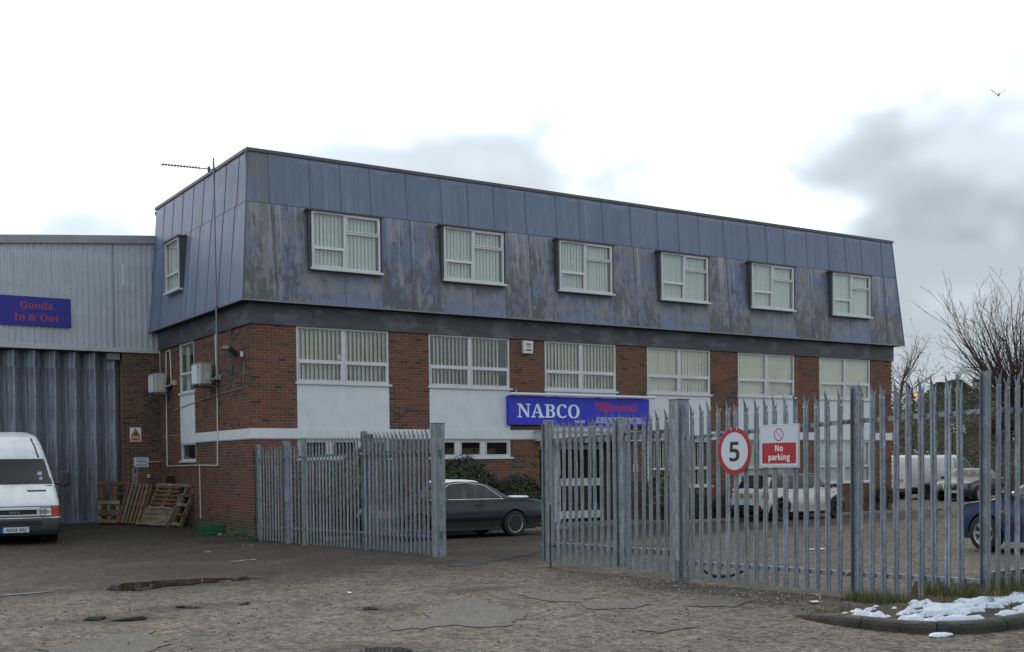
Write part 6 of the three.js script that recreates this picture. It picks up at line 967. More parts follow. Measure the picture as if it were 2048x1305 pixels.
{ // white high-roof van facing the camera at the left edge
  const o = thing('delivery_van', 'white high roof delivery van facing the camera at the left edge, black bumper', 'van', [-5.17, groundY(-5, -2.2), -1.55], -Math.PI / 2 - 0.13);
  const xf = curve([[0.20, -0.10], [0.30, -0.02], [0.45, 0.0], [0.58, -0.02], [0.62, -0.06], [0.86, -0.08], [0.95, -0.12], [1.33, -0.52], [1.38, -0.57], [1.98, -1.12], [2.06, -1.16], [2.35, -1.42], [2.56, -1.75], [2.66, -2.2]]), W = curve([[0.2, 0.97], [0.45, 1.01], [0.9, 0.99], [1.35, 0.93], [1.98, 0.79], [2.1, 0.755], [2.4, 0.67], [2.58, 0.56], [2.66, 0.40]]);
  vanBody({ ys: [...range(0.2, 0.60, 14), ...range(0.62, 1.36, 34), ...range(1.38, 2.04, 26), ...range(2.07, 2.66, 18)], W, xf, xr: () => -5.6, r: curve([[0.2, 0.16], [0.6, 0.13], [1.3, 0.12], [2.0, 0.10], [2.6, 0.2]]), bow: 0.10, nf: 44,
    classify: (x, y, z, zn) => { const a = Math.abs(z), front = zn === 'front' || zn === 'corner';
      if (front) { if (y < 0.59) return 'bumper'; if (y > 0.655 && y < 0.835 && a < 0.80) return a > 0.56 ? 'headlight' : a > 0.50 ? 'body' : y > 0.675 && y < 0.80 && a < 0.47 ? 'grille' : 'body'; if (y > 0.64 && y < 0.85 && a >= 0.80 && (zn === 'corner' || zn === 'front')) return 'indicator';
        if (y > 1.395 && y < 1.975 && a < W(y) - 0.085) return 'windscreen'; if (y > 1.375 && y < 1.985 && a < W(y) - 0.06) return 'trim'; if (y > 1.215 && y < 1.25 && a > 0.30 && a < 0.72) return 'trim'; if (y > 0.855 && y < 0.872) return 'trim'; if (y > 0.612 && y < 0.632) return 'trim'; if (y > 2.02 && y < 2.50 && Math.abs(a - (W(y) - 0.17)) < 0.022) return 'trim'; return 'body'; }
      if (zn === 'side') { if (((x + 1.05) ** 2 + (y - 0.34) ** 2) < 0.44 ** 2 || ((x + 4.3) ** 2 + (y - 0.34) ** 2) < 0.44 ** 2) return null; if (y < 0.5) return 'bumper'; if (y > 1.38 && y < 1.95 && x < -1.35 && x > -2.2) return 'window'; }
      return 'body'; } },
    { body: paint(0.80, 0.82, 0.85, { roughness: 0.45, map: sized(T.paintDirt, 1.7) }), bumper: mat(0.045, 0.046, 0.05, 0.6), headlight: mat(0.75, 0.77, 0.78, 0.12, { metalness: 0.6 }), indicator: mat(0.42, 0.06, 0.02, 0.25), windscreen: new THREE.MeshPhysicalMaterial({ color: C(0.07, 0.10, 0.14), roughness: 0.03, transmission: 1, thickness: 0 }), window: MAT.carGlass, trim: MAT.blackPlastic, grille: MAT.dark }, o);
  for (const [x, z] of [[-1.05, 0.86], [-1.05, -0.86], [-4.3, 0.86], [-4.3, -0.86]]) wheel(o, x, z, 0.37, 0.25, 'steel', mat(0.25, 0.25, 0.26, 0.5));
  part('underbody', box2(-5.4, -0.3, 0.24, 0.40, -0.7, 0.7), MAT.dark, o); part('dashboard', [box2(-1.2, -0.6, 1.0, 1.36, -0.85, 0.85), box2(-2.4, -2.3, 0.5, 2.3, -0.7, 0.7)], MAT.dark, o);
  for (const z of [-0.5, 0.1, 0.5]) part('seat', [rbox(0.16, 0.75, 0.5, 0.05, -2.0, 1.35, z), rbox(0.1, 0.2, 0.28, 0.04, -2.02, 1.83, z)], mat(0.05, 0.055, 0.07, 0.9), o);
  const plate = canvasTex(512, 112, (c, w, h) => { c.fillStyle = '#c9cdd0'; c.fillRect(0, 0, w, h); c.fillStyle = '#27439b'; c.fillRect(0, 0, 46, h); c.fillStyle = '#14161a'; c.font = 'bold 92px sans-serif'; c.textAlign = 'center'; c.save(); c.translate(280, 90); c.scale(0.98, 1); c.fillText('AE04 BEJ', 0, 0); c.restore(); });
  const front = (g) => g.rotateY(Math.PI / 2);
  part('number_plate', front(new THREE.PlaneGeometry(0.60, 0.125)).translate(0.012, 0.34, 0), new THREE.MeshStandardMaterial({ map: plate, roughness: 0.4 }), o); part('plate_backing', rbox(0.03, 0.14, 0.62, 0.008, -0.006, 0.34, 0), MAT.blackPlastic, o);
  part('badge', front(new THREE.PlaneGeometry(0.30, 0.075)).translate(-0.058, 0.74, 0), new THREE.MeshStandardMaterial({ roughness: 0.4, map: canvasTex(256, 64, (c, w, h) => { c.fillStyle = '#0d0e10'; c.fillRect(0, 0, w, h); c.fillStyle = '#9aa0a6'; c.font = 'bold 54px sans-serif'; c.textAlign = 'center'; c.save(); c.translate(128, 51); c.scale(1.25, 1); c.fillText('IVECO', 0, 0); c.restore(); }) }), o);
  part('grille_frame', [box(0.03, 0.022, 1.04, -0.05, 0.812, 0), box(0.03, 0.022, 1.04, -0.05, 0.668, 0)], mat(0.6, 0.62, 0.65, 0.4), o);
  part('bumper_recess', rbox(0.02, 0.10, 1.15, 0.008, -0.004, 0.50, 0), MAT.dark, o); for (const q of [-1, 1]) part('headlight_surround', [box(0.03, 0.014, 0.27, -0.058, 0.838, q * 0.68), box(0.03, 0.014, 0.27, -0.058, 0.655, q * 0.68), box(0.03, 0.19, 0.012, -0.052, 0.746, q * 0.555)], MAT.blackPlastic, o);
  for (const q of [-1, 1]) { part('door_mirror', [rbox(0.12, 0.36, 0.22, 0.04, -0.82, 1.50, q * 1.17), rod([-0.85, 1.38, q * 0.95], [-0.82, 1.42, q * 1.10], 0.03)], MAT.blackPlastic, o); part('side_lamp', rbox(0.05, 0.07, 0.05, 0.02, -0.42, 1.10, q * 0.98), MAT.blackPlastic, o); part('wiper', rod([-0.50, 1.42, q * 0.05 + 0.25], [-0.56, 1.47, q * 0.05 - 0.35 + (q > 0 ? 0.9 : 0)], 0.012), MAT.blackPlastic, o); part('headlight_bowl', front(new THREE.RingGeometry(0.03, 0.065, 20)).translate(-0.066, 0.745, q * 0.65), MAT.chrome, o); }
  part('tax_disc', front(new THREE.CircleGeometry(0.04, 20)).translate(-0.655, 1.52, -0.62), mat(0.35, 0.55, 0.65, 0.6), o); part('permit', front(new THREE.PlaneGeometry(0.10, 0.08)).translate(-0.73, 1.64, -0.60), mat(0.45, 0.62, 0.68, 0.6), o);
}
{ // white panel van seen from behind at the far right
  const o = thing('panel_van', 'white panel van seen from behind right of the building end', 'van', [35.5, 0, -7.4], -0.17);
  const W = curve([[0.3, 0.93], [0.6, 0.97], [1.1, 0.97], [1.75, 0.90], [1.92, 0.82], [1.98, 0.70]]);
  vanBody({ ys: [...range(0.34, 1.78, 48), ...range(1.8, 2.0, 8)], W, xf: curve([[0.3, 2.9], [0.9, 2.85], [1.15, 2.5], [1.25, 2.1], [1.9, 1.35], [2.0, 1.0]]), xr: curve([[0.3, -2.0], [1.5, -1.98], [1.9, -1.93], [2.0, -1.85]]), r: () => 0.15, bow: 0.08, rr: 0.07, ns: 60, nr: 26,
    classify: (x, y, z, zn) => { const a = Math.abs(z); if (zn === 'side') { if ((x + 0.9) ** 2 + (y - 0.34) ** 2 < 0.42 ** 2 || (x - 1.95) ** 2 + (y - 0.34) ** 2 < 0.42 ** 2) return null; if (y < 0.52) return 'bumper'; if (y > 1.22 && y < 1.8 && x > 0.85 && x < 1.9 - (y - 1.22)) return 'window'; if (y > 0.5 && y < 0.56) return 'trim'; if (Math.abs(x - 0.7) < 0.034 && y > 0.6 && y < 1.85) return 'trim'; }
      if (zn === 'rcorner') return y > 0.75 && y < 1.12 ? 'tail_light' : y < 0.5 ? 'bumper' : 'body'; if (zn === 'rear') { if (y < 0.5) return 'bumper'; if (a < 0.02 && y < 1.86) return 'trim'; if (a > 0.82 && y > 0.75 && y < 1.12) return 'tail_light:b'; } if ((zn === 'front' || zn === 'corner') && y > 1.2 && y < 1.85) return 'windscreen'; return 'body'; } },
    { body: paint(0.62, 0.63, 0.65, { map: sized(T.paintDirt, 2.3), roughness: 0.5 }), bumper: MAT.blackPlastic, trim: mat(0.12, 0.12, 0.13, 0.6), tail_light: mat(0.35, 0.012, 0.015, 0.25), window: MAT.carGlass, windscreen: MAT.carGlass }, o);
  for (const [x, z] of [[-0.9, 0.82], [-0.9, -0.82], [1.95, 0.82], [1.95, -0.82]]) wheel(o, x, z, 0.33, 0.2, 'steel', darkRim);
  part('underbody', box2(-1.8, 2.6, 0.22, 0.4, -0.7, 0.7), MAT.dark, o); part('number_plate', box(0.012, 0.12, 0.35, -2.0, 0.85, 0.35), mat(0.35, 0.26, 0.04, 0.5), o); part('rear_handle', box(0.02, 0.08, 0.16, -2.0, 1.02, -0.25), MAT.blackPlastic, o); part('hinge', [0.8, 1.5].flatMap((y) => [-1, 1].map((q) => box(0.03, 0.06, 0.05, -1.93, y, q * 0.95))), MAT.blackPlastic, o);
}
// ================================================================ shrubs, bank, trees, background
function leaves(n, put, w, l, seed, tones) {           // many small leaf blades: put(r) -> [x, y, z, nx, ny, nz]
  const r = rng(seed), pos = new Float32Array(n * 18), col = new Float32Array(n * 18), a = V(0, 0, 0), b = V(0, 0, 0), N = V(0, 0, 0); let o = 0;
  for (let i = 0; i < n; i++) {
    const p = put(r); N.set(p[3] + (r() - 0.5) * 1.3, p[4] + (r() - 0.3) * 1.2, p[5] + (r() - 0.5) * 1.3).normalize(); a.set(r() - 0.5, r() - 0.5, r() - 0.5).cross(N).normalize(); b.crossVectors(N, a);
    const L = l * (0.7 + 0.6 * r()), W = w * (0.7 + 0.6 * r()), q = [[-L, 0], [0, -W], [L, 0], [0, W]].map(([u, v]) => [p[0] + a.x * u + b.x * v, p[1] + a.y * u + b.y * v, p[2] + a.z * u + b.z * v]), t = tones[Math.floor(r() * tones.length)], k = 0.8 + 0.4 * r();
    for (const c of [0, 1, 2, 0, 2, 3]) { pos.set(q[c], o); col.set([t[0] * k, t[1] * k, t[2] * k], o); o += 3; }
  }
  const g = new THREE.BufferGeometry(); g.setAttribute('position', new THREE.BufferAttribute(pos, 3)); g.setAttribute('color', new THREE.BufferAttribute(col, 3)); g.computeVertexNormals(); return g;
}
MAT.leaf = new THREE.MeshPhysicalMaterial({ vertexColors: true, roughness: 0.75, side: THREE.DoubleSide, transmission: 0.12, thickness: 0 });
const green = [[0.030, 0.045, 0.018], [0.040, 0.058, 0.022], [0.024, 0.034, 0.016], [0.055, 0.065, 0.025]], olive = [[0.05, 0.055, 0.022], [0.035, 0.042, 0.02], [0.09, 0.085, 0.025], [0.20, 0.19, 0.03]], yellow = [[0.24, 0.22, 0.03], [0.04, 0.055, 0.02], [0.03, 0.045, 0.02], [0.06, 0.08, 0.02]];
function sticks(list, sides = 4) {                     // list of [ax, ay, az, bx, by, bz, r0, r1] -> one geometry of tapered twigs
  const pos = new Float32Array(list.length * sides * 18), U = V(0, 0, 0), W = V(0, 0, 0), D = V(0, 0, 0); let o = 0;
  for (const [ax, ay, az, bx, by, bz, r0, r1] of list) {
    D.set(bx - ax, by - ay, bz - az).normalize(); U.set(Math.abs(D.y) > 0.9 ? 1 : 0, Math.abs(D.y) > 0.9 ? 0 : 1, 0).cross(D).normalize(); W.crossVectors(D, U);
    for (let k = 0; k < sides; k++) { const c0 = Math.cos(k / sides * 6.2832), s0 = Math.sin(k / sides * 6.2832), c1 = Math.cos((k + 1) / sides * 6.2832), s1 = Math.sin((k + 1) / sides * 6.2832), P = (x, y, z, r, c, s) => [x + r * (U.x * c + W.x * s), y + r * (U.y * c + W.y * s), z + r * (U.z * c + W.z * s)];
      const q = [P(ax, ay, az, r0, c0, s0), P(ax, ay, az, r0, c1, s1), P(bx, by, bz, r1, c1, s1), P(bx, by, bz, r1, c0, s0)]; for (const i of [0, 1, 2, 0, 2, 3]) { pos.set(q[i], o); o += 3; } }
  }
  const g = new THREE.BufferGeometry(); g.setAttribute('position', new THREE.BufferAttribute(pos, 3)); g.computeVertexNormals(); return g;
}
const bark = mat(0.060, 0.050, 0.040, 0.9), twig = mat(0.065, 0.050, 0.040, 0.9);
function grow(list, p, d, len, r0, depth, r, o) {      // wandering limb with side shoots
  let [x, y, z] = p, D = V(...d).normalize(); const n = Math.max(3, Math.round(len / o.seg)), step = len / n; let rad = r0;
  for (let i = 0; i < n; i++) {
    D.x += (r() - 0.5) * o.wander; D.y += (r() - 0.5) * o.wander + o.lift; D.z += (r() - 0.5) * o.wander; D.normalize(); const r1 = Math.max(o.min, r0 * (1 - 0.85 * (i + 1) / n)); list.push([x, y, z, x + D.x * step, y + D.y * step, z + D.z * step, rad, r1]); x += D.x * step; y += D.y * step; z += D.z * step; rad = r1;
    if (depth > 0 && i > 0) { const k = o.kids * (0.5 + r()); for (let q = 0; q < Math.floor(k + r()); q++) { const s = V(r() - 0.5, r() - 0.35, r() - 0.5).normalize(), B = D.clone().multiplyScalar(1 - o.spread).addScaledVector(s, o.spread); grow(list, [x, y, z], [B.x, B.y, B.z], len * (0.28 + 0.3 * r()) * (1 - 0.4 * i / n), Math.max(o.min, rad * 0.6), depth - 1, r, o); } }
  }
}
function bush(label, cx, cz, rx, h, rz, n, seed, tones, lw, ll, flat = 0.55) {
  const y0 = groundY(cx, cz), o = thing('shrub', label, 'shrub', [cx, y0, cz]), r = rng(seed), st = [];
  for (let k = 0; k < 14; k++) { const a = r() * 6.28, q = r(); st.push([0, 0, 0, Math.cos(a) * rx * 0.7 * q, h * (0.4 + 0.4 * r()), Math.sin(a) * rz * 0.7 * q, 0.018, 0.006]); } part('stem', sticks(st), bark, o);
  part('foliage', leaves(n, (q) => { const a = q() * 6.2832, t = Math.acos(1 - 1.15 * q() * 0.99) , bump = 0.80 + 0.38 * fbm(Math.cos(a) * 1.7 + seed + t, Math.sin(a) * 1.7 + t * 2, 3, seed), s = Math.cbrt(0.35 + 0.65 * q()) * bump, sx = Math.sin(t) * Math.cos(a), sy = Math.cos(t), sz = Math.sin(t) * Math.sin(a); return [sx * rx * s, Math.max(0.03, h * flat + sy * h * (1 - flat) * s * (sy < 0 ? 1.2 : 1)), sz * rz * s, sx, sy, sz]; }, lw, ll, seed, tones), MAT.leaf, o);
  return o;
}
bush('large domed evergreen shrub behind the roof of the dark coupe', 5.45, 0.95, 1.05, 2.02, 0.62, 9000, 3, green, 0.022, 0.045, 0.42);
bush('low spreading evergreen shrub between the coupe boot and the entrance', 7.20, 0.85, 0.85, 1.52, 0.55, 6000, 4, green, 0.02, 0.04, 0.42);
bush('tall dark shrub with yellowing leaves behind the folded gate leaf', 2.45, 0.85, 1.15, 2.15, 0.55, 7000, 5, olive, 0.035, 0.075, 0.45);
bush('leafy shrub with yellow green tips right of the entrance', 12.35, 0.75, 0.60, 1.50, 0.45, 2600, 6, yellow, 0.04, 0.10, 0.45);
bush('small dark shrub under the window left of the white hatchback', 13.7, 0.6, 0.7, 0.95, 0.4, 2400, 7, green, 0.02, 0.04, 0.4);
bush('low dark shrub touching the wall behind the white hatchback', 15.2, 0.6, 0.8, 0.85, 0.4, 2400, 8, green, 0.02, 0.04, 0.4);
bush('clipped dark shrub at the right end of the front wall', 22.7, 0.45, 0.35, 0.95, 0.35, 1400, 9, green, 0.02, 0.04, 0.4);
{
  const bed = new THREE.Group(); bed.name = 'bed_kerb'; bed.userData = { kind: 'structure', label: 'low kerb of the planting bed along the front wall' }; scene.add(bed);
  const km = mat(0.30, 0.28, 0.25, 0.9, { map: sized(T.grain, 0.5) });
  for (const [a, b] of [[1.2, 8.2], [12.3, 24.6]]) for (let x = a; x < b - 0.1; x += 0.914) part('kerb_stone', rbox(Math.min(0.906, b - x), 0.12, 0.10, 0.012, x + 0.455, 0.045, 1.45), km, bed);
  structure('planting_soil', [box2(1.2, 8.2, -0.02, 0.06, 0.03, 1.40), box2(12.3, 24.6, -0.02, 0.06, 0.03, 1.40)], mat(0.05, 0.04, 0.03, 0.95, { map: sized(T.grain, 0.4) }), 'bare soil of the planting beds');
  // weeds at the foot of the end wall
  const w = part('wall_weeds', leaves(1500, (q) => { const z = -1.6 + 1.9 * q(), x = -0.04 - 0.22 * q() * q(), h = 0.30 * q() * q() * (0.3 + fbm(z * 3, 1, 3, 4)); return [x, groundY(x, z) + h, z, -0.6, 0.5, 0.3]; }, 0.012, 0.05, 12, [[0.05, 0.085, 0.025], [0.07, 0.10, 0.03], [0.05, 0.05, 0.025]]), MAT.leaf, scene); w.userData = { kind: 'stuff', label: 'weeds along the foot of the end wall and fence' };
}
// ---------------------------------------------------------------- dry weed and rubber strip behind the fence
{
  const o = thing('dry_weed', 'tall dry weed stalk standing just behind the fence near the corner post', 'weed', [0.62, groundY(0.6, 18.95) + 0.08, 18.95]), l = [], r = rng(8); grow(l, [0, 0, 0], [0.05, 1, 0], 0.98, 0.006, 1, r, { seg: 0.06, wander: 0.10, lift: 0.05, kids: 1.3, spread: 0.55, min: 0.0016 });
  part('stalk', sticks(l), mat(0.10, 0.075, 0.05, 0.9), o); part('seed_head', leaves(260, (q) => { const h = 0.25 + 0.7 * q(), a = q() * 6.28, s = 0.06 * (1 - 0.6 * h); return [Math.cos(a) * s, h, Math.sin(a) * s, 0, 1, 0]; }, 0.006, 0.016, 5, [[0.13, 0.10, 0.06], [0.09, 0.07, 0.045]]), MAT.leaf, o);
  solo('rubber_strip', tube([[1.0, groundY(1, 14.9) + 0.10, 14.85], [1.02, groundY(1, 15) + 0.03, 15.0], [1.05, groundY(1, 15.1) + 0.02, 15.15], [1.12, groundY(1, 15.3) + 0.04, 15.32], [1.2, groundY(1, 15.4) + 0.10, 15.45]], 0.022, 6), MAT.rubber, 'curved black rubber strip on the yard just behind the fence', 'rubber strip');
}
// ---------------------------------------------------------------- wooded bank beyond the yard
const BN = V(0.82, 0, -0.57), BT = V(0.57, 0, 0.82), BO = V(48.5, 0, -13.5);   // away from us, along the bank, foot of the bank
const bankH = (s, t) => 4.6 * smooth(0, 11, s) + 0.5 * (fbm(t * 0.2, s * 0.3, 3, 5) - 0.5) * smooth(0, 4, s) + 0.03 * Math.max(0, s - 11);
const bankP = (s, t, up = 0) => [BO.x + BN.x * s + BT.x * t, bankH(s, t) + up, BO.z + BN.z * s + BT.z * t];
{
  const pos = [], col = [], ns = 30, nt = 90, q = (i, j) => bankP(-1 + i * 1.6, -55 + j * 1.3); const cc = (p) => { const n = fbm(p[0] * 0.35, p[2] * 0.35, 4, 8); return mix3([0.045, 0.042, 0.022], [0.075, 0.085, 0.030], smooth(0.4, 0.62, n)); };
  for (let i = 0; i < ns; i++) for (let j = 0; j < nt; j++) for (const [a, b] of [[0, 0], [0, 1], [1, 1], [0, 0], [1, 1], [1, 0]]) { const p = q(i + a, j + b); pos.push(...p); col.push(...cc(p)); }
  const g = new THREE.BufferGeometry(); g.setAttribute('position', new THREE.Float32BufferAttribute(pos, 3)); g.setAttribute('color', new THREE.Float32BufferAttribute(col, 3)); g.computeVertexNormals(); structure('grass_bank', triUV(g), new THREE.MeshStandardMaterial({ vertexColors: true, roughness: 0.95, map: sized(T.grain, 1.3) }), 'overgrown grass bank beyond the yard');
  const b = part('bank_scrub', leaves(26000, (r) => { const s = 0.4 + 13 * r(), t = -16 + 26 * r(), n = fbm(s * 0.45, t * 0.45, 3, 31), h = r() * 1.5 * smooth(0.40, 0.62, n); return [...bankP(s, t, h), -BN.x, 0.5, -BN.z]; }, 0.05, 0.11, 14, [[0.032, 0.036, 0.016], [0.05, 0.055, 0.02], [0.05, 0.036, 0.022], [0.028, 0.03, 0.016], [0.075, 0.085, 0.03]]), MAT.leaf, scene); b.userData = { kind: 'stuff', label: 'brambles and ivy covering the bank' };
  const sn = part('bank_snow', leaves(500, (r) => { const k = Math.floor(r() * 7), s = [3.5, 5, 6.2, 2.6, 7.5, 4.4, 6.8][k] + (r() - 0.5) * 0.9, t = [3, 4.5, 2.2, 5.6, -1.5, -3.5, 6.5][k] + (r() - 0.5) * 1.0; return [...bankP(s, t, 0.06 + 0.5 * r()), -0.2, 1, 0.2]; }, 0.05, 0.11, 15, [[0.7, 0.73, 0.78]]), MAT.leaf, scene); sn.userData = { kind: 'stuff', label: 'flecks of snow caught in the scrub on the bank' };
  // low wall at the foot
  solo('boundary_wall', (() => { const a = bankP(-1.6, -14, 0), c = bankP(-1.6, 22, 0); return slab([a[0], 0, a[2]], [c[0], 0, c[2]], [c[0], 0.75, c[2]], [a[0], 0.75, a[2]], 0.3, (p) => [p.z, p.y]); })(), mat(0.10, 0.09, 0.075, 0.9, { map: sized(T.grain, 0.8) }), 'low dark wall at the foot of the wooded bank', 'wall');
}
{ // pale industrial unit on top of the bank
  const o = thing('industrial_unit', 'low brown building with white fascia on top of the bank', 'building', [73.5, 5.3, -29.0], -0.96);
  part('wall', box2(-2, 22, 0, 2.2, -8, -0.1), mat(0.10, 0.075, 0.06, 0.9), o); part('fascia', box2(-2.2, 22.2, 2.05, 2.75, -8.2, 0), mat(0.52, 0.53, 0.54, 0.7, { map: sized(T.paintDirt, 4) }), o); part('roof', [box2(-2.3, 22.3, 2.75, 2.9, -8.3, 0.1), prism([[-2.2, 2.9], [22.2, 2.9], [22.2, 3.5], [-2.2, 3.2]], 0.3).translate(0, 0, -6)], mat(0.14, 0.13, 0.125, 0.9), o);
  for (const x of [1, 4.2, 7.4, 10.6]) { const w = part('window', box2(x, x + 2.2, 0.9, 1.7, -0.12, -0.06), MAT.blackPlastic, o); part('window_bar', box2(x + 1.06, x + 1.14, 0.9, 1.7, -0.06, -0.04), mat(0.4, 0.4, 0.4, 0.6), w); }
  for (let x = -1; x < 22; x += 3.2) part('pier', box2(x, x + 0.3, 0, 2.04, -0.1, 0.0), mat(0.13, 0.10, 0.08, 0.9), o);
}
{ // upright bare tree at the right edge, many rods rising from a short trunk
  const base = [45.0, 1.5, -9.0], o = thing('bare_tree', 'bare tree with many upright rods fanning from a short trunk at the right edge', 'tree', base), r = rng(41), tr = [], l = [];
  grow(tr, [0, 0, 0], [0.02, 1, 0], 3.5, 0.26, 0, r, { seg: 0.4, wander: 0.04, lift: 0.02, kids: 0, spread: 0, min: 0.20 }); part('trunk', sticks(tr, 10), bark, o);
  for (let k = 0; k < 70; k++) { const a = k * 2.399 + r() * 0.4, e = 0.15 + 1.1 * Math.sqrt((k + 0.5) / 70), h = 2.7 + 0.9 * r(); grow(l, [Math.cos(a) * 0.1, h, Math.sin(a) * 0.1], [Math.cos(a) * Math.sin(e), Math.cos(e) * 1.0 + 0.1, Math.sin(a) * Math.sin(e)], 3.6 + 3.4 * r() - 0.9 * e, 0.075 * (0.6 + 0.6 * r()), 2, r, { seg: 0.45, wander: 0.10, lift: 0.045, kids: 0.75, spread: 0.42, min: 0.0085 }); }
  part('branches', sticks(l, 4), twig, o);
}
[[61.0, -29.3, 6.8, 51, 'bare twiggy tree on the bank just right of the building end', 0.1], [64.8, -30.6, 5.8, 52, 'bare twiggy tree on the bank left of the white fascia building', -0.1], [63.6, -24.4, 5.2, 53, 'spreading bare tree in front of the white fascia building', 0.15], [57.0, -26.5, 4.8, 54, 'small leaning bare tree low on the bank behind the panel van', -0.2], [55.5, -21.0, 5.0, 57, 'slim bare sapling on the bank above the black saloon', 0.1]].forEach(([x, z, h, seed, label, lean]) => {
  const s = (x - BO.x) * BN.x + (z - BO.z) * BN.z, t = (x - BO.x) * BT.x + (z - BO.z) * BT.z, o = thing('bare_tree', label, 'tree', [x, bankH(s, t) - 0.1, z], 0, 'bare trees on the bank'), r = rng(seed), tr = [], l = [];
  grow(tr, [0, 0, 0], [lean, 1, lean], h * 0.42, h * 0.024, 0, r, { seg: 0.4, wander: 0.14, lift: 0.02, kids: 0, spread: 0, min: h * 0.015 }); part('trunk', sticks(tr, 7), bark, o);
  for (let k = 0; k < 13; k++) { const q = tr[Math.min(tr.length - 1, Math.floor(tr.length * (0.35 + 0.65 * r())))], a = r() * 6.28; grow(l, [q[3], q[4], q[5]], [Math.cos(a) * 0.9, 0.5 + 0.5 * r(), Math.sin(a) * 0.9], h * (0.35 + 0.25 * r()), h * 0.008, 3, r, { seg: 0.42, wander: 0.34, lift: 0.02, kids: 0.75, spread: 0.6, min: 0.008 }); }
  part('branches', sticks(l, 3), twig, o);
});
{ // two ivy-dark evergreens rising among the bare trees
  for (const [x, z, h, rx, seed, label] of [[63.4, -27.4, 2.6, 1.6, 61, 'dark ivy clad evergreen between the bare trees on the bank'], [60.0, -23.6, 2.6, 2.2, 63, 'broad dark evergreen low on the bank above the panel van'], [55.8, -16.6, 2.2, 1.6, 64, 'round dark bush on the bank left of the upright tree']]) {
    const s = (x - BO.x) * BN.x + (z - BO.z) * BN.z, t = (x - BO.x) * BT.x + (z - BO.z) * BT.z, o = thing('evergreen_tree', label, 'tree', [x, bankH(s, t) - 0.1, z], 0, 'evergreens on the bank'); part('trunk', cyl(0.12, 0.06, h * 0.8, 0, h * 0.4, 0, 7), bark, o);
    part('crown', leaves(5200, (q) => { const u = q(), a = q() * 6.2832, R = rx * (0.35 + 0.65 * Math.sin(Math.PI * Math.min(1, 0.15 + 0.85 * u))) * (1 - 0.55 * u) * (0.65 + 0.6 * fbm(Math.cos(a) * 1.5 + u * 4, Math.sin(a) * 1.5 + seed, 3, seed)) * Math.sqrt(0.3 + 0.7 * q()) * 1.4; return [Math.cos(a) * R, h * (0.05 + 0.95 * u), Math.sin(a) * R, Math.cos(a), 0.4, Math.sin(a)]; }, 0.05, 0.10, seed, [[0.022, 0.028, 0.014], [0.03, 0.038, 0.018], [0.018, 0.022, 0.012]]), MAT.leaf, o); }
}
{ // lit sodium street lamp showing through the trees
  const o = thing('street_lamp', 'street lamp with a lit orange lantern seen between the fence pales', 'street lamp', [57.15, 3.2, -24.77]);
  part('column', cyl(0.06, 0.045, 3.0, 0, 1.5, 0.35), MAT.galvDark, o); part('arm', rod([0, 2.98, 0.35], [-0.05, 3.18, 0.02], 0.03), MAT.galvDark, o); part('hood', new THREE.SphereGeometry(0.2, 12, 6, 0, 6.2832, 0, 1.57).scale(1, 0.5, 1).translate(0, 3.16, 0), MAT.galvDark, o);
  part('lantern', new THREE.SphereGeometry(0.13, 12, 10).translate(0, 3.08, 0), new THREE.MeshStandardMaterial({ color: C(0.5, 0.2, 0.06), emissive: C(1, 0.20, 0.03), emissiveIntensity: 1.0 }), o);
  const p = new THREE.PointLight(C(1, 0.45, 0.12), 3); p.position.set(57.15 - 0.25, 6.15, -24.6); p.castShadow = true; p.shadow.radius = 4; scene.add(p);
}
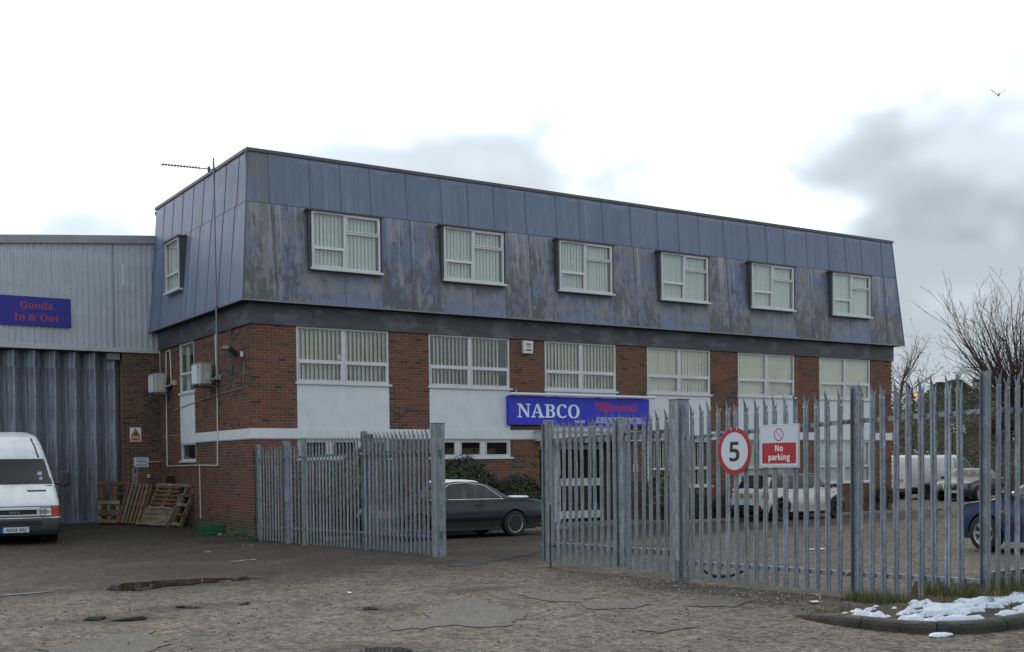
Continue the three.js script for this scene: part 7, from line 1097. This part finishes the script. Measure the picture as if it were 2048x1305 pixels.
{ // gull
  const o = thing('gull', 'gull gliding high in the sky at the upper right', 'bird', [44.31, 20.66, -9.73], 0.7), g = mat(0.55, 0.56, 0.58, 0.8);
  const body = new THREE.SphereGeometry(1, 14, 10).scale(0.21, 0.055, 0.06).translate(0, 0, 0); const head = new THREE.SphereGeometry(0.045, 10, 8).translate(0.22, 0.02, 0); part('body', [body, head, new THREE.ConeGeometry(0.014, 0.06, 6).rotateZ(-Math.PI / 2).translate(0.28, 0.015, 0), prism([[-0.34, -0.045], [-0.15, -0.025], [-0.15, 0.025], [-0.34, 0.045]], 0.008).rotateX(Math.PI / 2)], g, o);
  o.scale.setScalar(0.85);
  const wing = (s) => { const P = [[0.09, 0.01, 0.03], [0.12, 0.17, 0.20], [0.05, 0.30, 0.38], [-0.05, 0.46, 0.50], [-0.06, 0.29, 0.36], [-0.04, 0.15, 0.20], [-0.08, 0.0, 0.03]].map(([x, y, z]) => V(x, y, s * z)), pos = []; for (const [a, b, c] of [[0, 1, 5], [0, 5, 6], [1, 2, 4], [1, 4, 5], [2, 3, 4]]) { pos.push(...P[a].toArray(), ...P[b].toArray(), ...P[c].toArray()); const k = (p) => [p.x, p.y - 0.012, p.z]; pos.push(...k(P[a]), ...k(P[c]), ...k(P[b])); } const q = new THREE.BufferGeometry(); q.setAttribute('position', new THREE.Float32BufferAttribute(pos, 3)); q.computeVertexNormals(); return q; };
  part('wing', wing(1), g, o); part('wing', wing(-1), mat(0.3, 0.31, 0.33, 0.8), o);
}
// ---------------------------------------------------------------- across the road behind the viewer: what the windows and car bodies mirror
{
  const o = thing('roadside_factory', 'long dark brick factory across the road, mirrored in the ground floor glass', 'factory', [16, 0.27, 58]);
  part('wall', box2(-50, 62, 0, 5.6, 0, 14), mat(0.13, 0.085, 0.065, 0.9, { map: sized(T.grain, 1.4) }), o); part('roof', box2(-50.4, 62.4, 5.6, 6.3, -0.4, 14.4), mat(0.16, 0.165, 0.17, 0.8), o);
  for (let x = -46; x < 60; x += 7.5) { const w = part('window', box2(x, x + 4.2, 2.0, 4.4, -0.05, 0.05), mat(0.03, 0.035, 0.04, 0.2), o); part('window_bar', [box2(x + 1.36, x + 1.44, 2.0, 4.4, -0.09, -0.05), box2(x + 2.76, x + 2.84, 2.0, 4.4, -0.09, -0.05)], mat(0.4, 0.4, 0.4, 0.6), w); }
  const tr = [], r = rng(88); for (let k = 0; k < 26; k++) { const x = -40 + k * 5.4 + 3 * r(), z = 46 + 8 * r(); const h = 6 + 4.5 * r(); tr.push([x, 0.2, z, x + 0.4 * (r() - 0.5), h * 0.5, z, 0.2, 0.12]); for (let q = 0; q < 7; q++) grow(tr, [x, h * (0.25 + 0.3 * r()), z], [r() - 0.5, 0.9, r() - 0.5], h * 0.55, 0.06, 2, r, { seg: 0.7, wander: 0.25, lift: 0.03, kids: 0.8, spread: 0.55, min: 0.018 }); }
  const b = part('roadside_trees', sticks(tr, 3), twig, scene); b.userData = { kind: 'stuff', label: 'belt of bare trees along the far side of the road' };
}
renderer.render(scene, camera);
